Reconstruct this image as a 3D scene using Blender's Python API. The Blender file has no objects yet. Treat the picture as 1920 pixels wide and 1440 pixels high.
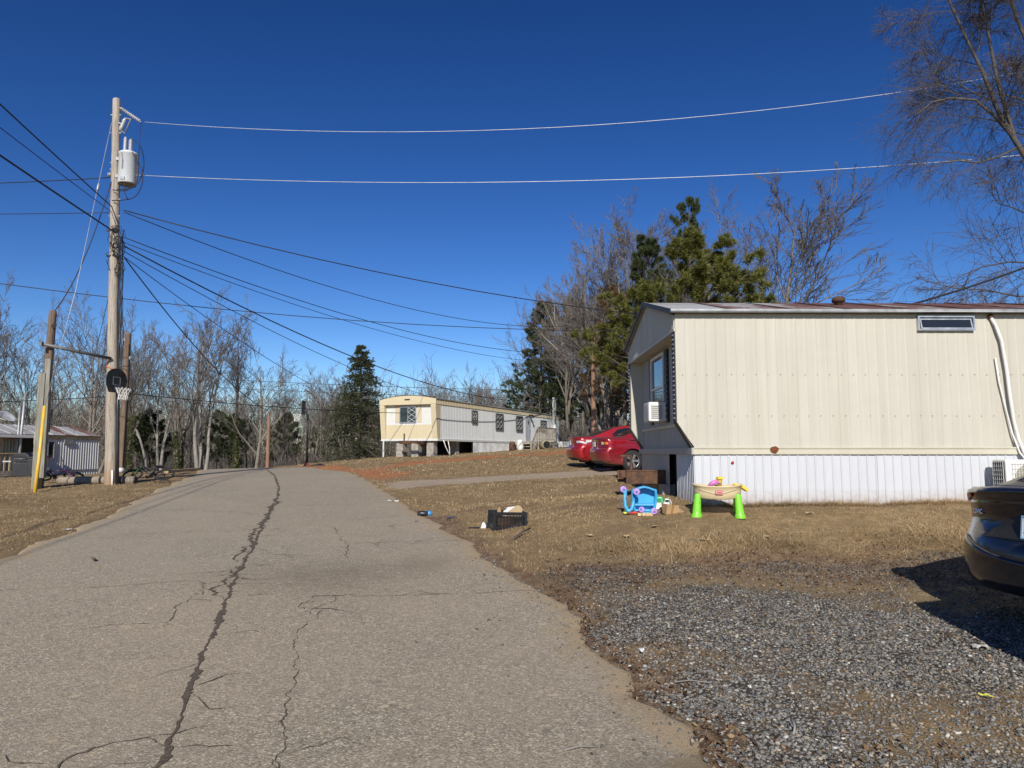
import bpy, bmesh, math, random
import numpy as np
from mathutils import Vector, Matrix, Euler

scene = bpy.context.scene
COL = scene.collection
R = math.radians
rng = np.random.default_rng(7)
random.seed(7)

# ---------------------------------------------------------------- camera
cam_data = bpy.data.cameras.new("camera")
cam = bpy.data.objects.new("camera", cam_data)
COL.objects.link(cam)
cam.location = (0, 0, 1.6)
cam.rotation_euler = (R(90 + 5.5), 0, 0)
cam_data.sensor_fit = 'HORIZONTAL'
cam_data.sensor_width = 36.0
cam_data.lens = 36.0 * 1331 / 1920
cam_data.clip_start = 0.05
cam_data.clip_end = 3000
scene.camera = cam

# ---------------------------------------------------------------- sky, sun, exposure
SUN_EL, SUN_AZ = R(31), R(-3.5)          # the sun stands behind the camera, a touch to its left
world = bpy.data.worlds.new("World")
scene.world = world
world.use_nodes = True
wn, wl = world.node_tree.nodes, world.node_tree.links
wn.clear()
sky = wn.new('ShaderNodeTexSky')
sky.sky_type = 'NISHITA'
sky.sun_disc = False
sky.sun_elevation = SUN_EL
sky.sun_rotation = R(180) - SUN_AZ
sky.altitude = 900
sky.air_density = 1.0
sky.dust_density = 0.15
sky.ozone_density = 3.0
hs = wn.new('ShaderNodeHueSaturation')
hs.inputs['Hue'].default_value = 0.510
hs.inputs['Saturation'].default_value = 1.15
gm = wn.new('ShaderNodeGamma')
gm.inputs['Gamma'].default_value = 1.38
bg = wn.new('ShaderNodeBackground')
bg.inputs['Strength'].default_value = 0.046
out = wn.new('ShaderNodeOutputWorld')
wl.new(sky.outputs[0], gm.inputs['Color'])
wl.new(gm.outputs[0], hs.inputs['Color'])
wl.new(hs.outputs[0], bg.inputs[0])
wl.new(bg.outputs[0], out.inputs[0])

sun_data = bpy.data.lights.new("sun", 'SUN')
sun_data.energy = 4.8
sun_data.angle = R(0.5)
sun_data.color = (1.0, 0.945, 0.86)
sun = bpy.data.objects.new("sun", sun_data)
COL.objects.link(sun)
# light travels along (sin az', cos az', -tan el)
ldir = Vector((-math.sin(SUN_AZ) * math.cos(SUN_EL), math.cos(SUN_AZ) * math.cos(SUN_EL), -math.sin(SUN_EL)))
sun.rotation_euler = ldir.to_track_quat('-Z', 'Y').to_euler()
sun.location = (-2, -10, 20)

vs = scene.view_settings
vs.view_transform = 'Standard'
vs.look = 'None'
vs.exposure = 0.15
vs.gamma = 1.0
vs.use_curve_mapping = False
scene.render.resolution_x = 1024
scene.render.resolution_y = 768

# ---------------------------------------------------------------- small numeric helpers
def smooth(a, b, x):
    t = np.clip((np.asarray(x, float) - a) / (b - a), 0, 1)
    return t * t * (3 - 2 * t)

def _hash(i, j, seed):
    h = (i.astype(np.int64) * 374761393 + j.astype(np.int64) * 668265263 + seed * 974634777) & 0x7fffffff
    h = ((h ^ (h >> 13)) * 1274126177) & 0x7fffffff
    return ((h ^ (h >> 16)) & 0xffff) / 65535.0

def vnoise(x, y, seed=0):
    x = np.asarray(x, float); y = np.asarray(y, float)
    i = np.floor(x); j = np.floor(y)
    fx = x - i; fy = y - j
    fx = fx * fx * (3 - 2 * fx); fy = fy * fy * (3 - 2 * fy)
    a = _hash(i, j, seed); b = _hash(i + 1, j, seed); c = _hash(i, j + 1, seed); d = _hash(i + 1, j + 1, seed)
    return (a * (1 - fx) + b * fx) * (1 - fy) + (c * (1 - fx) + d * fx) * fy

def fbm(x, y, seed=0, oct=4):
    s = 0; a = 0.5; t = 0
    for k in range(oct):
        s = s + a * vnoise(np.asarray(x) * 2 ** k, np.asarray(y) * 2 ** k, seed + k); t += a; a *= .5
    return s / t

# ---------------------------------------------------------------- materials
class NT:
    """tiny node helper around one material"""
    def __init__(self, name):
        self.m = bpy.data.materials.new(name)
        self.m.use_nodes = True
        self.t = self.m.node_tree
        self.t.nodes.clear()
        self.out = self.t.nodes.new('ShaderNodeOutputMaterial')
        self.b = self.t.nodes.new('ShaderNodeBsdfPrincipled')
        self.t.links.new(self.b.outputs[0], self.out.inputs[0])
        self._co = None
    def n(self, ty, props=None, **inp):
        nd = self.t.nodes.new(ty)
        for k, v in (props or {}).items(): setattr(nd, k, v)
        for k, v in inp.items(): self.set(nd, k, v)
        return nd
    def set(self, nd, k, v):
        s = nd.inputs[int(k[1:])] if (k[0] == 'i' and k[1:].isdigit()) else nd.inputs[k.replace('_', ' ')]
        if isinstance(v, bpy.types.NodeSocket): self.t.links.new(v, s)
        else:
            if s.type == 'RGBA' and len(v) == 3: v = (*v, 1)
            s.default_value = v
    def co(self, sx=1, sy=1, sz=1, kind='Object'):
        if self._co is None: self._co = self.n('ShaderNodeTexCoord')
        if (sx, sy, sz) == (1, 1, 1): return self._co.outputs[kind]
        mp = self.n('ShaderNodeMapping', Vector=self._co.outputs[kind], Scale=(sx, sy, sz))
        return mp.outputs[0]
    def noise(self, scale, detail=4, rough=.55, vec=None, dist=0):
        return self.n('ShaderNodeTexNoise', Vector=vec or self.co(), Scale=scale, Detail=detail, Roughness=rough, Distortion=dist).outputs[0]
    def vor(self, scale, vec=None, feature='F1', out='Distance'):
        return self.n('ShaderNodeTexVoronoi', {'feature': feature}, Vector=vec or self.co(), Scale=scale).outputs[out]
    def ramp(self, f, stops):
        nd = self.n('ShaderNodeValToRGB', Fac=f)
        e = nd.color_ramp.elements
        while len(e) < len(stops): e.new(.5)
        for q, (p, c) in zip(e, stops):
            q.position = p; q.color = (*c, 1) if len(c) == 3 else c
        return nd.outputs[0]
    def rng(self, f, a, b, c=0, d=1):
        nd = self.n('ShaderNodeMapRange', Value=f)
        for k, v in zip(('From Min', 'From Max', 'To Min', 'To Max'), (a, b, c, d)): nd.inputs[k].default_value = v
        return nd.outputs[0]
    def mix(self, f, a, b, mode='MIX'):
        nd = self.n('ShaderNodeMix', {'data_type': 'RGBA', 'blend_type': mode})
        for k, v in ((0, f), (6, a), (7, b)):
            if isinstance(v, bpy.types.NodeSocket): self.t.links.new(v, nd.inputs[k])
            else: nd.inputs[k].default_value = ((*v, 1) if (k and len(v) == 3) else v)
        return nd.outputs[2]
    def math(self, op, a, b=0.0):
        nd = self.n('ShaderNodeMath', {'operation': op})
        for k, v in ((0, a), (1, b)):
            if isinstance(v, bpy.types.NodeSocket): self.t.links.new(v, nd.inputs[k])
            else: nd.inputs[k].default_value = v
        return nd.outputs[0]
    def attr(self, name, out='Fac'):
        return self.n('ShaderNodeAttribute', {'attribute_name': name}).outputs[out]
    def bump(self, h, strength=.3, dist=.01):
        nd = self.n('ShaderNodeBump', Height=h, Strength=strength, Distance=dist)
        self.t.links.new(nd.outputs[0], self.b.inputs['Normal'])
    def fin(self, col=None, rough=None, metal=None, **kw):
        if col is not None: self.set(self.b, 'Base_Color', col)
        if rough is not None: self.set(self.b, 'Roughness', rough)
        if metal is not None: self.set(self.b, 'Metallic', metal)
        for k, v in kw.items(): self.set(self.b, k, v)
        return self.m

MATS = {}
def M(name, col=(.5, .5, .5), rough=.6, metal=0., var=.15, scale=3., dirt=None, dirtamt=.0, bump=0., bscale=60., spec=.5, coat=0.):
    """painted / plain material with mottling, dirt and fine relief"""
    if name in MATS: return MATS[name]
    t = NT(name)
    n1 = t.noise(scale, 5, .6)
    c2 = tuple(max(0, c * (1 - var * 1.6)) for c in col)
    c1 = tuple(min(1, c * (1 + var * .7)) for c in col)
    c = t.mix(t.rng(n1, .3, .7), c2, c1)
    if dirt:
        n2 = t.noise(scale * 2.3, 6, .7)
        c = t.mix(t.rng(n2, .62 - dirtamt * .5, .85 - dirtamt * .3), c, dirt)
    if bump: t.bump(t.noise(bscale, 4), bump, .01)
    t.fin(c, t.rng(n1, .2, .8, max(0.02, rough - .08), min(1, rough + .08)), metal)
    t.b.inputs['Specular IOR Level'].default_value = spec
    t.b.inputs['Coat Weight'].default_value = coat
    if coat: t.b.inputs['Coat Roughness'].default_value = .06
    MATS[name] = t.m
    return t.m

# ---------------------------------------------------------------- mesh building
def mesh_arrays(name, V, faces, mat=None, smooth_=False, cols=None):
    """V (n,3) array, faces (m,k) int array -> mesh; cols (n,3) per vertex colour in attribute 'Col'"""
    me = bpy.data.meshes.new(name)
    V = np.asarray(V, np.float32); F = np.asarray(faces, np.int32)
    m, k = F.shape
    me.vertices.add(len(V)); me.vertices.foreach_set('co', V.ravel())
    me.loops.add(m * k); me.loops.foreach_set('vertex_index', F.ravel())
    me.polygons.add(m)
    me.polygons.foreach_set('loop_start', np.arange(0, m * k, k, dtype=np.int32))
    if smooth_: me.polygons.foreach_set('use_smooth', np.ones(m, bool))
    me.update(calc_edges=True)
    if cols is not None:
        a = me.attributes.new('Col', 'FLOAT_COLOR', 'POINT')
        c4 = np.ones((len(V), 4), np.float32); c4[:, :3] = cols
        a.data.foreach_set('color', c4.ravel())
    if mat: me.materials.append(mat)
    return me

def link(name, data, parent=None, loc=None, rot=None):
    o = bpy.data.objects.new(name, data)
    COL.objects.link(o)
    if parent: o.parent = parent
    if loc is not None: o.location = loc
    if rot is not None: o.rotation_euler = rot
    return o

def tag(o, label, cat, group=None, kind=None):
    o['label'] = label
    if cat: o['category'] = cat
    if group: o['group'] = group
    if kind: o['kind'] = kind
    return o

def thing(name, label, cat, loc=(0, 0, 0), rz=0., group=None, rot=None):
    o = link(name, None, None, loc, rot or (0, 0, rz))
    o.empty_display_size = .2
    return tag(o, label, cat, group)

class MB:
    """collects simple solids into one mesh"""
    def __init__(self): self.v = []; self.f = []; self.sm = []
    def add(self, vs, fs, smooth_=False):
        b = len(self.v)
        self.v += [tuple(p) for p in vs]
        for f in fs: self.f.append([b + i for i in f]); self.sm.append(smooth_)
        return self
    def box(self, a, b, mat=None):
        x0, y0, z0 = a; x1, y1, z1 = b
        vs = [Vector(p) for p in ((x0,y0,z0),(x1,y0,z0),(x1,y1,z0),(x0,y1,z0),(x0,y0,z1),(x1,y0,z1),(x1,y1,z1),(x0,y1,z1))]
        if mat: vs = [mat @ p for p in vs]
        return self.add(vs, [(3,2,1,0),(4,5,6,7),(0,1,5,4),(1,2,6,5),(2,3,7,6),(3,0,4,7)])
    def cbox(self, c, s, rot=(0, 0, 0)):
        m = Matrix.Translation(c) @ Euler(rot).to_matrix().to_4x4()
        return self.box([-k / 2 for k in s], [k / 2 for k in s], m)
    def beam(self, p, q, w, h=None, up=(0, 0, 1)):
        p = Vector(p); q = Vector(q); h = h or w
        d = (q - p); L = d.length; d.normalize()
        u = Vector(up)
        if abs(d.dot(u)) > .98: u = Vector((0, 1, 0))
        s = d.cross(u).normalized(); u = s.cross(d)
        m = Matrix((s, d, u)).transposed().to_4x4(); m.translation = p
        return self.box((-w / 2, 0, -h / 2), (w / 2, L, h / 2), m)
    def tube(self, pts, r, n=8, caps=True, closed=False):
        P = [Vector(p) for p in pts]; k = len(P)
        rad = r if hasattr(r, '__len__') else [r] * k
        T = []
        for i in range(k):
            a = P[(i - 1) % k] if (closed or i) else P[i]; b = P[(i + 1) % k] if (closed or i < k - 1) else P[i]
            T.append((b - a).normalized())
        ref = Vector((0, 0, 1)) if abs(T[0].z) < .9 else Vector((1, 0, 0))
        N = T[0].cross(ref).normalized(); vs = []
        for i in range(k):
            N = (N - T[i] * N.dot(T[i])).normalized(); B = T[i].cross(N)
            for j in range(n):
                a = 2 * math.pi * j / n
                vs.append(P[i] + (N * math.cos(a) + B * math.sin(a)) * rad[i])
        fs = []
        for i in range(k if closed else k - 1):
            i2 = (i + 1) % k
            for j in range(n):
                j2 = (j + 1) % n
                fs.append((i * n + j, i * n + j2, i2 * n + j2, i2 * n + j))
        b = len(self.v); self.add(vs, fs, True)
        if caps and not closed:
            self.f.append([b + j for j in range(n)][::-1]); self.sm.append(False)
            self.f.append([b + (k - 1) * n + j for j in range(n)]); self.sm.append(False)
        return self
    def lathe(self, prof, n=20, m=None, smooth_=True, caps=True):
        vs = []; fs = []; k = len(prof)
        for r_, z in prof:
            for j in range(n):
                a = 2 * math.pi * j / n
                p = Vector((r_ * math.cos(a), r_ * math.sin(a), z)); vs.append(m @ p if m else p)
        for i in range(k - 1):
            for j in range(n):
                j2 = (j + 1) % n
                fs.append((i * n + j, i * n + j2, (i + 1) * n + j2, (i + 1) * n + j))
        b = len(self.v); self.add(vs, fs, smooth_)
        if caps:
            self.f.append([b + j for j in range(n)][::-1]); self.sm.append(False)
            self.f.append([b + (k - 1) * n + j for j in range(n)]); self.sm.append(False)
        return self
    def prism(self, poly, d0, d1, m=None):
        """poly (x,z) points counter-clockwise seen from -y; extruded along y from d0 to d1"""
        n = len(poly)
        vs = [Vector((x, d0, z)) for x, z in poly] + [Vector((x, d1, z)) for x, z in poly]
        if m: vs = [m @ p for p in vs]
        fs = [tuple(range(n)), tuple(range(2 * n - 1, n - 1, -1))]
        fs += [(i, i + n, (i + 1) % n + n, (i + 1) % n) for i in range(n)]
        return self.add(vs, fs)
    def sheet(self, rows, smooth_=True, flip=False):
        """rows of points -> quad sheet"""
        k = len(rows[0]); vs = [p for r_ in rows for p in r_]; fs = []
        for i in range(len(rows) - 1):
            for j in range(k - 1):
                f = (i * k + j, i * k + j + 1, (i + 1) * k + j + 1, (i + 1) * k + j)
                fs.append(f[::-1] if flip else f)
        return self.add(vs, fs, smooth_)
    def mesh(self, name, mat, bevel=0):
        me = bpy.data.meshes.new(name)
        me.from_pydata([tuple(p) for p in self.v], [], self.f)
        me.polygons.foreach_set('use_smooth', self.sm)
        me.update()
        if mat: me.materials.append(mat)
        return me
    def build(self, name, mat, parent=None, loc=None, rot=None, bevel=0):
        o = link(name, self.mesh(name, mat), parent, loc, rot)
        if bevel:
            b = o.modifiers.new('bevel', 'BEVEL'); b.width = bevel; b.segments = 2; b.limit_method = 'ANGLE'; b.angle_limit = R(40)
        return o

def copy_tree(o, parent=None):
    c = o.copy(); COL.objects.link(c); c.parent = parent
    for ch in list(o.children): copy_tree(ch, c)
    return c

def text_obj(name, s, size, mat, parent, loc, rot, ext=.004, align='CENTER', bold=0.):
    cu = bpy.data.curves.new(name, 'FONT')
    cu.body = s; cu.size = size; cu.extrude = ext; cu.offset = bold; cu.align_x = align; cu.align_y = 'CENTER'
    o = bpy.data.objects.new(name, cu); COL.objects.link(o)
    dg = bpy.context.evaluated_depsgraph_get()
    me = bpy.data.meshes.new_from_object(o.evaluated_get(dg))
    bpy.data.objects.remove(o); bpy.data.curves.remove(cu)
    me.materials.clear(); me.materials.append(mat)
    return link(name, me, parent, loc, rot)
# ================================================================ GROUND HEIGHT
CP = np.array([
 (0,-10,-.3),(-8,-10,-.3),(8,-10,-.2),(0,0,0),(-3,0,0),(3,0,.02),(-8,0,.02),(8,0,.08),(14,0,.2),
 (-2,4,.09),(-6,4,.1),(1,4,.09),(4,3,.06),(7,5,.15),(4.3,6.4,.16),(6,7.6,.24),(3,7.5,.21),(1,7.5,.22),(10,7.5,.3),
 (-1,11,.37),(-4,11,.37),(-8,11,.38),(-13,11,.42),
 (0,11.2,.46),(1.2,9.2,.40),(0.2,9,.33),(4,8.7,.32),(8,8.7,.36),(2,10.3,.70),(5,10.3,.73),(8,10.3,.75),(2.6,11.1,.80),(5,11.1,.81),(9,11.1,.82),(13,11,.85),
 (2.5,15.5,.86),(6,14,.88),(12,15,.95),(0,15,.66),(-1.84,13.75,.48),(-3.3,18.3,.62),(0,18,.80),(3,18.5,.91),(6,22.4,1.03),(2.5,22.4,1.0),(0,24,.97),(8,25,1.12),
 (-4.4,22,.75),(-7.5,22,.75),(-10.1,22,.75),(-1.3,28,1.15),(-5,28,.95),(-8.7,34,1.02),(-10,35,.9),(-13,31,.86),(-8,31,.87),(-11,28,.83),
 (-4.2,40,1.36),(-7.6,41.4,1.3),(4,59,2.04),(0,50,1.75),(-1,34,1.35),(4,40,1.7),(8,30,1.35),(11,45,1.9),
 (0,75,1.6),(-12,48,.85),(-15,40,.62),(-18,60,-.6),
 (-11.3,20,.71),(-12.4,18.3,.64),(-14,20,.72),(-16,26,.75),(-14.5,27,.84),(-20,30,.55),(-27,38,.1),(-27,46,.05),(-35,40,0),(-14,31,.8),(-18,38,.3),
 (-6.5,8.6,.32),(-12,9,.36),(-15,15,.55),(-25,20,.5),(-10,15,.53),
 (-30,70,-2),(0,100,.2),(30,60,2.1),(25,32,1.5),(20,12,1.0),(22,0,.3),(-30,0,.2),(-40,20,.2),(45,30,1.6),(-60,60,-2)], float)
def _phi(d2): return np.sqrt(d2 + 1.2)
_d2 = ((CP[:, None, :2] - CP[None, :, :2]) ** 2).sum(-1)
_n = len(CP)
_A = np.zeros((_n + 3, _n + 3)); _A[:_n, :_n] = _phi(_d2) - np.eye(_n) * .25
_A[:_n, _n] = 1; _A[:_n, _n + 1:] = CP[:, :2]; _A[_n:, :_n] = _A[:_n, _n:].T
_W = np.linalg.solve(_A, np.concatenate([CP[:, 2], np.zeros(3)]))
def g(x, y):
    x = np.asarray(x, float); y = np.asarray(y, float)
    sh = np.broadcast(x, y).shape
    X = np.broadcast_to(x, sh).ravel(); Y = np.broadcast_to(y, sh).ravel()
    z = np.empty(len(X))
    for i in range(0, len(X), 20000):
        a = X[i:i + 20000]; b = Y[i:i + 20000]
        ac = np.clip(a, -70, 60); bc = np.clip(b, -20, 110)
        d2 = (ac[:, None] - CP[:, 0]) ** 2 + (bc[:, None] - CP[:, 1]) ** 2
        z[i:i + 20000] = _phi(d2) @ _W[:_n] + _W[_n] + ac * _W[_n + 1] + bc * _W[_n + 2]
    far = smooth(60, 130, np.hypot(X, Y))
    z = z * (1 - far) + far * (-2.0)
    return z.reshape(sh)
def G(x, y): return float(g(x, y))

# ---------------------------------------------------------------- road edges
_ry = [-14, -6, 0, 2, 3.6, 4.5, 5.2, 6.1, 7.05, 7.75, 8.55, 10.05, 11.6, 13.75, 15.7, 18.35, 20.45, 22, 25.65, 31.1, 36, 42, 52, 64]
_rr = [3.2, 2.1, 1.45, 1.25, 1.06, .86, .72, .65, .47, .17, -.13, -.59, -1.12, -1.84, -2.45, -3.28, -3.88, -4.43, -5.74, -8.3, -11.6, -16.5, -26, -39]
_rl = [-2.6, -3.8, -4.6, -4.95, -5.25, -5.4, -5.55, -5.7, -5.85, -6.0, -6.17, -6.53, -6.96, -7.6, -8.25, -9.1, -9.7, -10.15, -11.38, -13.7, -16.8, -21.8, -31, -44]
def road_r(y): return np.interp(y, _ry, _rr) + (vnoise(np.asarray(y) * 2.2, 3., 5) - .5) * .16 + (vnoise(np.asarray(y) * 9, 1., 6) - .5) * .07
def road_l(y): return np.interp(y, _ry, _rl) + (vnoise(np.asarray(y) * 1.8, 7., 8) - .5) * .18 + (vnoise(np.asarray(y) * 8, 2., 9) - .5) * .08

def rough(x, y):
    """small-scale lie of the land, none on the road"""
    on = road_mask(x, y)
    return ((fbm(x * .9, y * .9, 21) - .5) * .10 + (fbm(x * 4, y * 4, 31) - .5) * .035) * (1 - smooth(-.5, .6, on))
def road_mask(x, y):
    """distance inside the road (positive inside)"""
    return np.minimum(road_r(y) - x, x - road_l(y))
def Gt(x, y):
    x = np.asarray(x, float); y = np.asarray(y, float)
    return g(x, y) + rough(x, y)
def GZ(x, y): return float(Gt(np.array([x]), np.array([y]))[0])

# material masks over the land, in world metres
def masks(x, y):
    n1 = fbm(x * .8, y * .8, 51); n2 = fbm(x * 2.5, y * 2.5, 61)
    d_r = x - road_r(y); d_l = road_l(y) - x
    nn = (n1 - .5) * 1.6 + (n2 - .5) * .7
    # parking gravel, right of the road in front of the bank
    lim = 8.2 + .05 * x
    gravel = smooth(-.35, .25, (lim - y) + nn * .9) * smooth(-.05, .35, d_r + (n2 - .5) * .5) * smooth(30, 20, x)
    gravel = gravel * (1 - .55 * smooth(.42, .72, fbm(x * .8 + 3, y * 1.3 + 1, 71) + (n2 - .5) * .35) * smooth(3.0, 4.6, y)) * (1 - .45 * smooth(6.2, 8.0, y + nn * .5))   # bare patches
    gravel = gravel * (.55 + .6 * fbm(x * 5, y * 5, 75))
    gravel = gravel * (1 - .68 * smooth(1.0, .0, y - (4.85 - .30 * x) + (n1 - .5) * 1.2) * smooth(1.3, 2.3, x) * smooth(.25, .5, n2))
    dirt = smooth(1.0, .1, np.abs(y - lim + .1) + (n1 - .5) * 1.4) * smooth(0, .4, d_r) * smooth(-1.2, 1.5, x)
    dirt = np.maximum(dirt, smooth(.45, .0, d_r + (n2 - .5) * .5) * smooth(-.35, -.05, d_r) * smooth(16, 12, y))
    dirt = np.maximum(dirt, .8 * smooth(.50, .66, fbm(x * 1.1 + 7, y * 2.4, 83)) * smooth(8., 8.6, y) * smooth(10.6, 9.4, y) * smooth(.1, .5, d_r))
    dirt = np.maximum(dirt, .55 * smooth(.56, .70, fbm(x * .7 + 2, y * .9, 87)) * smooth(9, 10, y) * smooth(20, 17, y) * smooth(.1, .5, d_r))
    dirt = np.maximum(dirt, .5 * smooth(.4, 0., d_l + (n2 - .5) * .4) * smooth(-.4, -.1, d_l))
    # driveway behind the trailer: a band running to the red cars
    yc = 18.9 + .42 * (x + 3.6) - .012 * (x + 3.6) ** 2
    drive = smooth(1.5, .9, np.abs(y - yc - .6) + nn * .45) * smooth(-.1, .5, d_r) * smooth(16, 12, x)
    drive2 = .8 * smooth(2.2, 1.2, np.abs(y - 23.2) + nn * .5) * smooth(1, 3, x) * smooth(16, 13, x)
    drive = np.maximum(drive, drive2)
    # red clay on the rise
    cl = smooth(.55, .2, np.abs((y - (31.5 + .98 * (x + 4.5))) / 5.5) + nn * .55) * smooth(-7.5, -4, x) * smooth(14, 6, x)
    cl = np.maximum(cl, smooth(2.6, .6, d_r + nn * 1.3) * smooth(-.2, .3, d_r) * smooth(20.5, 24, y) * smooth(46, 36, y))
    clay = cl * smooth(20, 22.5, y)
    return gravel, dirt, drive, clay

def build_ground():
    xs = np.unique(np.concatenate([np.linspace(-900, -80, 14), np.linspace(-80, -16, 44), np.linspace(-16, -8, 40), np.linspace(-8, 9, 140), np.linspace(9, 20, 45), np.linspace(20, 80, 40), np.linspace(80, 900, 14)]).round(4))
    ys = np.unique(np.concatenate([np.linspace(-200, -15, 10), np.linspace(-15, 2.5, 40), np.linspace(2.5, 12, 100), np.linspace(12, 24, 70), np.linspace(24, 48, 70), np.linspace(48, 120, 50), np.linspace(120, 1500, 22)]).round(4))
    X, Y = np.meshgrid(xs, ys)
    Z = Gt(X, Y)
    on = road_mask(X, Y)
    Z = Z - .07 * smooth(.02, .22, on) * (Y < 64)
    V = np.stack([X, Y, Z], -1).reshape(-1, 3)
    nx = len(xs); ny = len(ys)
    idx = np.arange(nx * ny).reshape(ny, nx)
    F = np.stack([idx[:-1, :-1], idx[:-1, 1:], idx[1:, 1:], idx[1:, :-1]], -1).reshape(-1, 4)
    t = NT('ground_cover')
    gr, di, dr, cl = (t.attr(k) for k in ('gravel', 'dirt', 'drive', 'clay'))
    n_f = t.noise(55, 5, .7); n_m = t.noise(6, 6, .65); n_l = t.noise(.9, 5, .6)
    straw = t.ramp(n_f, [(.25, (.11, .068, .033)), (.5, (.31, .212, .108)), (.75, (.54, .41, .225))])
    straw2 = t.ramp(n_f, [(.3, (.075, .05, .026)), (.5, (.19, .135, .07)), (.7, (.36, .28, .16))])
    base = t.mix(t.rng(n_m, .38, .62), straw, straw2)
    base = t.mix(t.rng(n_l, .45, .72, 0, .55), base, t.mix(n_f, (.07, .045, .022), (.20, .125, .06)))
    vg = t.vor(38, out='Color'); vd = t.vor(38)
    sep = t.n('ShaderNodeSeparateColor', Color=vg)
    stone = t.ramp(sep.outputs[0], [(0, (.07, .068, .064)), (.4, (.17, .168, .16)), (.7, (.27, .262, .24)), (.86, (.40, .36, .29)), (.97, (.6, .57, .5))])
    stone = t.mix(t.rng(vd, .25, .5), stone, (.05, .042, .034))
    grime = t.ramp(t.math('ADD', t.math('MULTIPLY', n_m, .5), t.math('MULTIPLY', n_f, .5)), [(.32, (.055, .034, .021)), (.47, (.15, .096, .057)), (.58, (.26, .18, .11)), (.7, (.36, .28, .19))])
    brk = t.rng(n_f, .3, .7, -.35, .35)
    c = t.mix(t.rng(t.math('ADD', di, brk), .35, .7), base, grime)
    c = t.mix(t.rng(t.math('ADD', gr, brk), .3, .6), c, t.mix(t.rng(n_m, .5, .72), stone, grime))
    drc = t.mix(t.math('ADD', t.math('MULTIPLY', n_f, .6), t.math('MULTIPLY', n_m, .4)), (.16, .12, .08), (.56, .46, .34))
    c = t.mix(t.rng(t.math('ADD', dr, t.math('ADD', brk, t.rng(n_m, .3, .7, -.3, .3))), .3, .9), c, drc)
    clc = t.ramp(n_m, [(.3, (.25, .10, .045)), (.55, (.40, .17, .075)), (.75, (.44, .26, .135))])
    c = t.mix(t.rng(t.math('ADD', cl, brk), .3, .8), c, clc)
    t.bump(t.math('ADD', t.math('MULTIPLY', n_f, .6), t.math('MULTIPLY', vd, gr)), .7, .03)
    mat = t.fin(c, .95); t.b.inputs['Specular IOR Level'].default_value = .15
    me = mesh_arrays('ground', V, F, mat, True)
    for nm, arr in zip(('gravel', 'dirt', 'drive', 'clay'), masks(X.ravel(), Y.ravel())):
        a = me.attributes.new(nm, 'FLOAT', 'POINT'); a.data.foreach_set('value', np.asarray(arr, np.float32))
    o = link('ground', me); o['kind'] = 'structure'
    o['label'] = 'winter lawn, bare dirt and red clay ground rolling to the woods'
    return o

def road_z(x, y):
    L = road_l(y); Rr = road_r(y); u = (x - L) / np.maximum(Rr - L, .1)
    return g(x, y) + .012 + .05 * (1 - (2 * u - 1) ** 2) * .5

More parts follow.
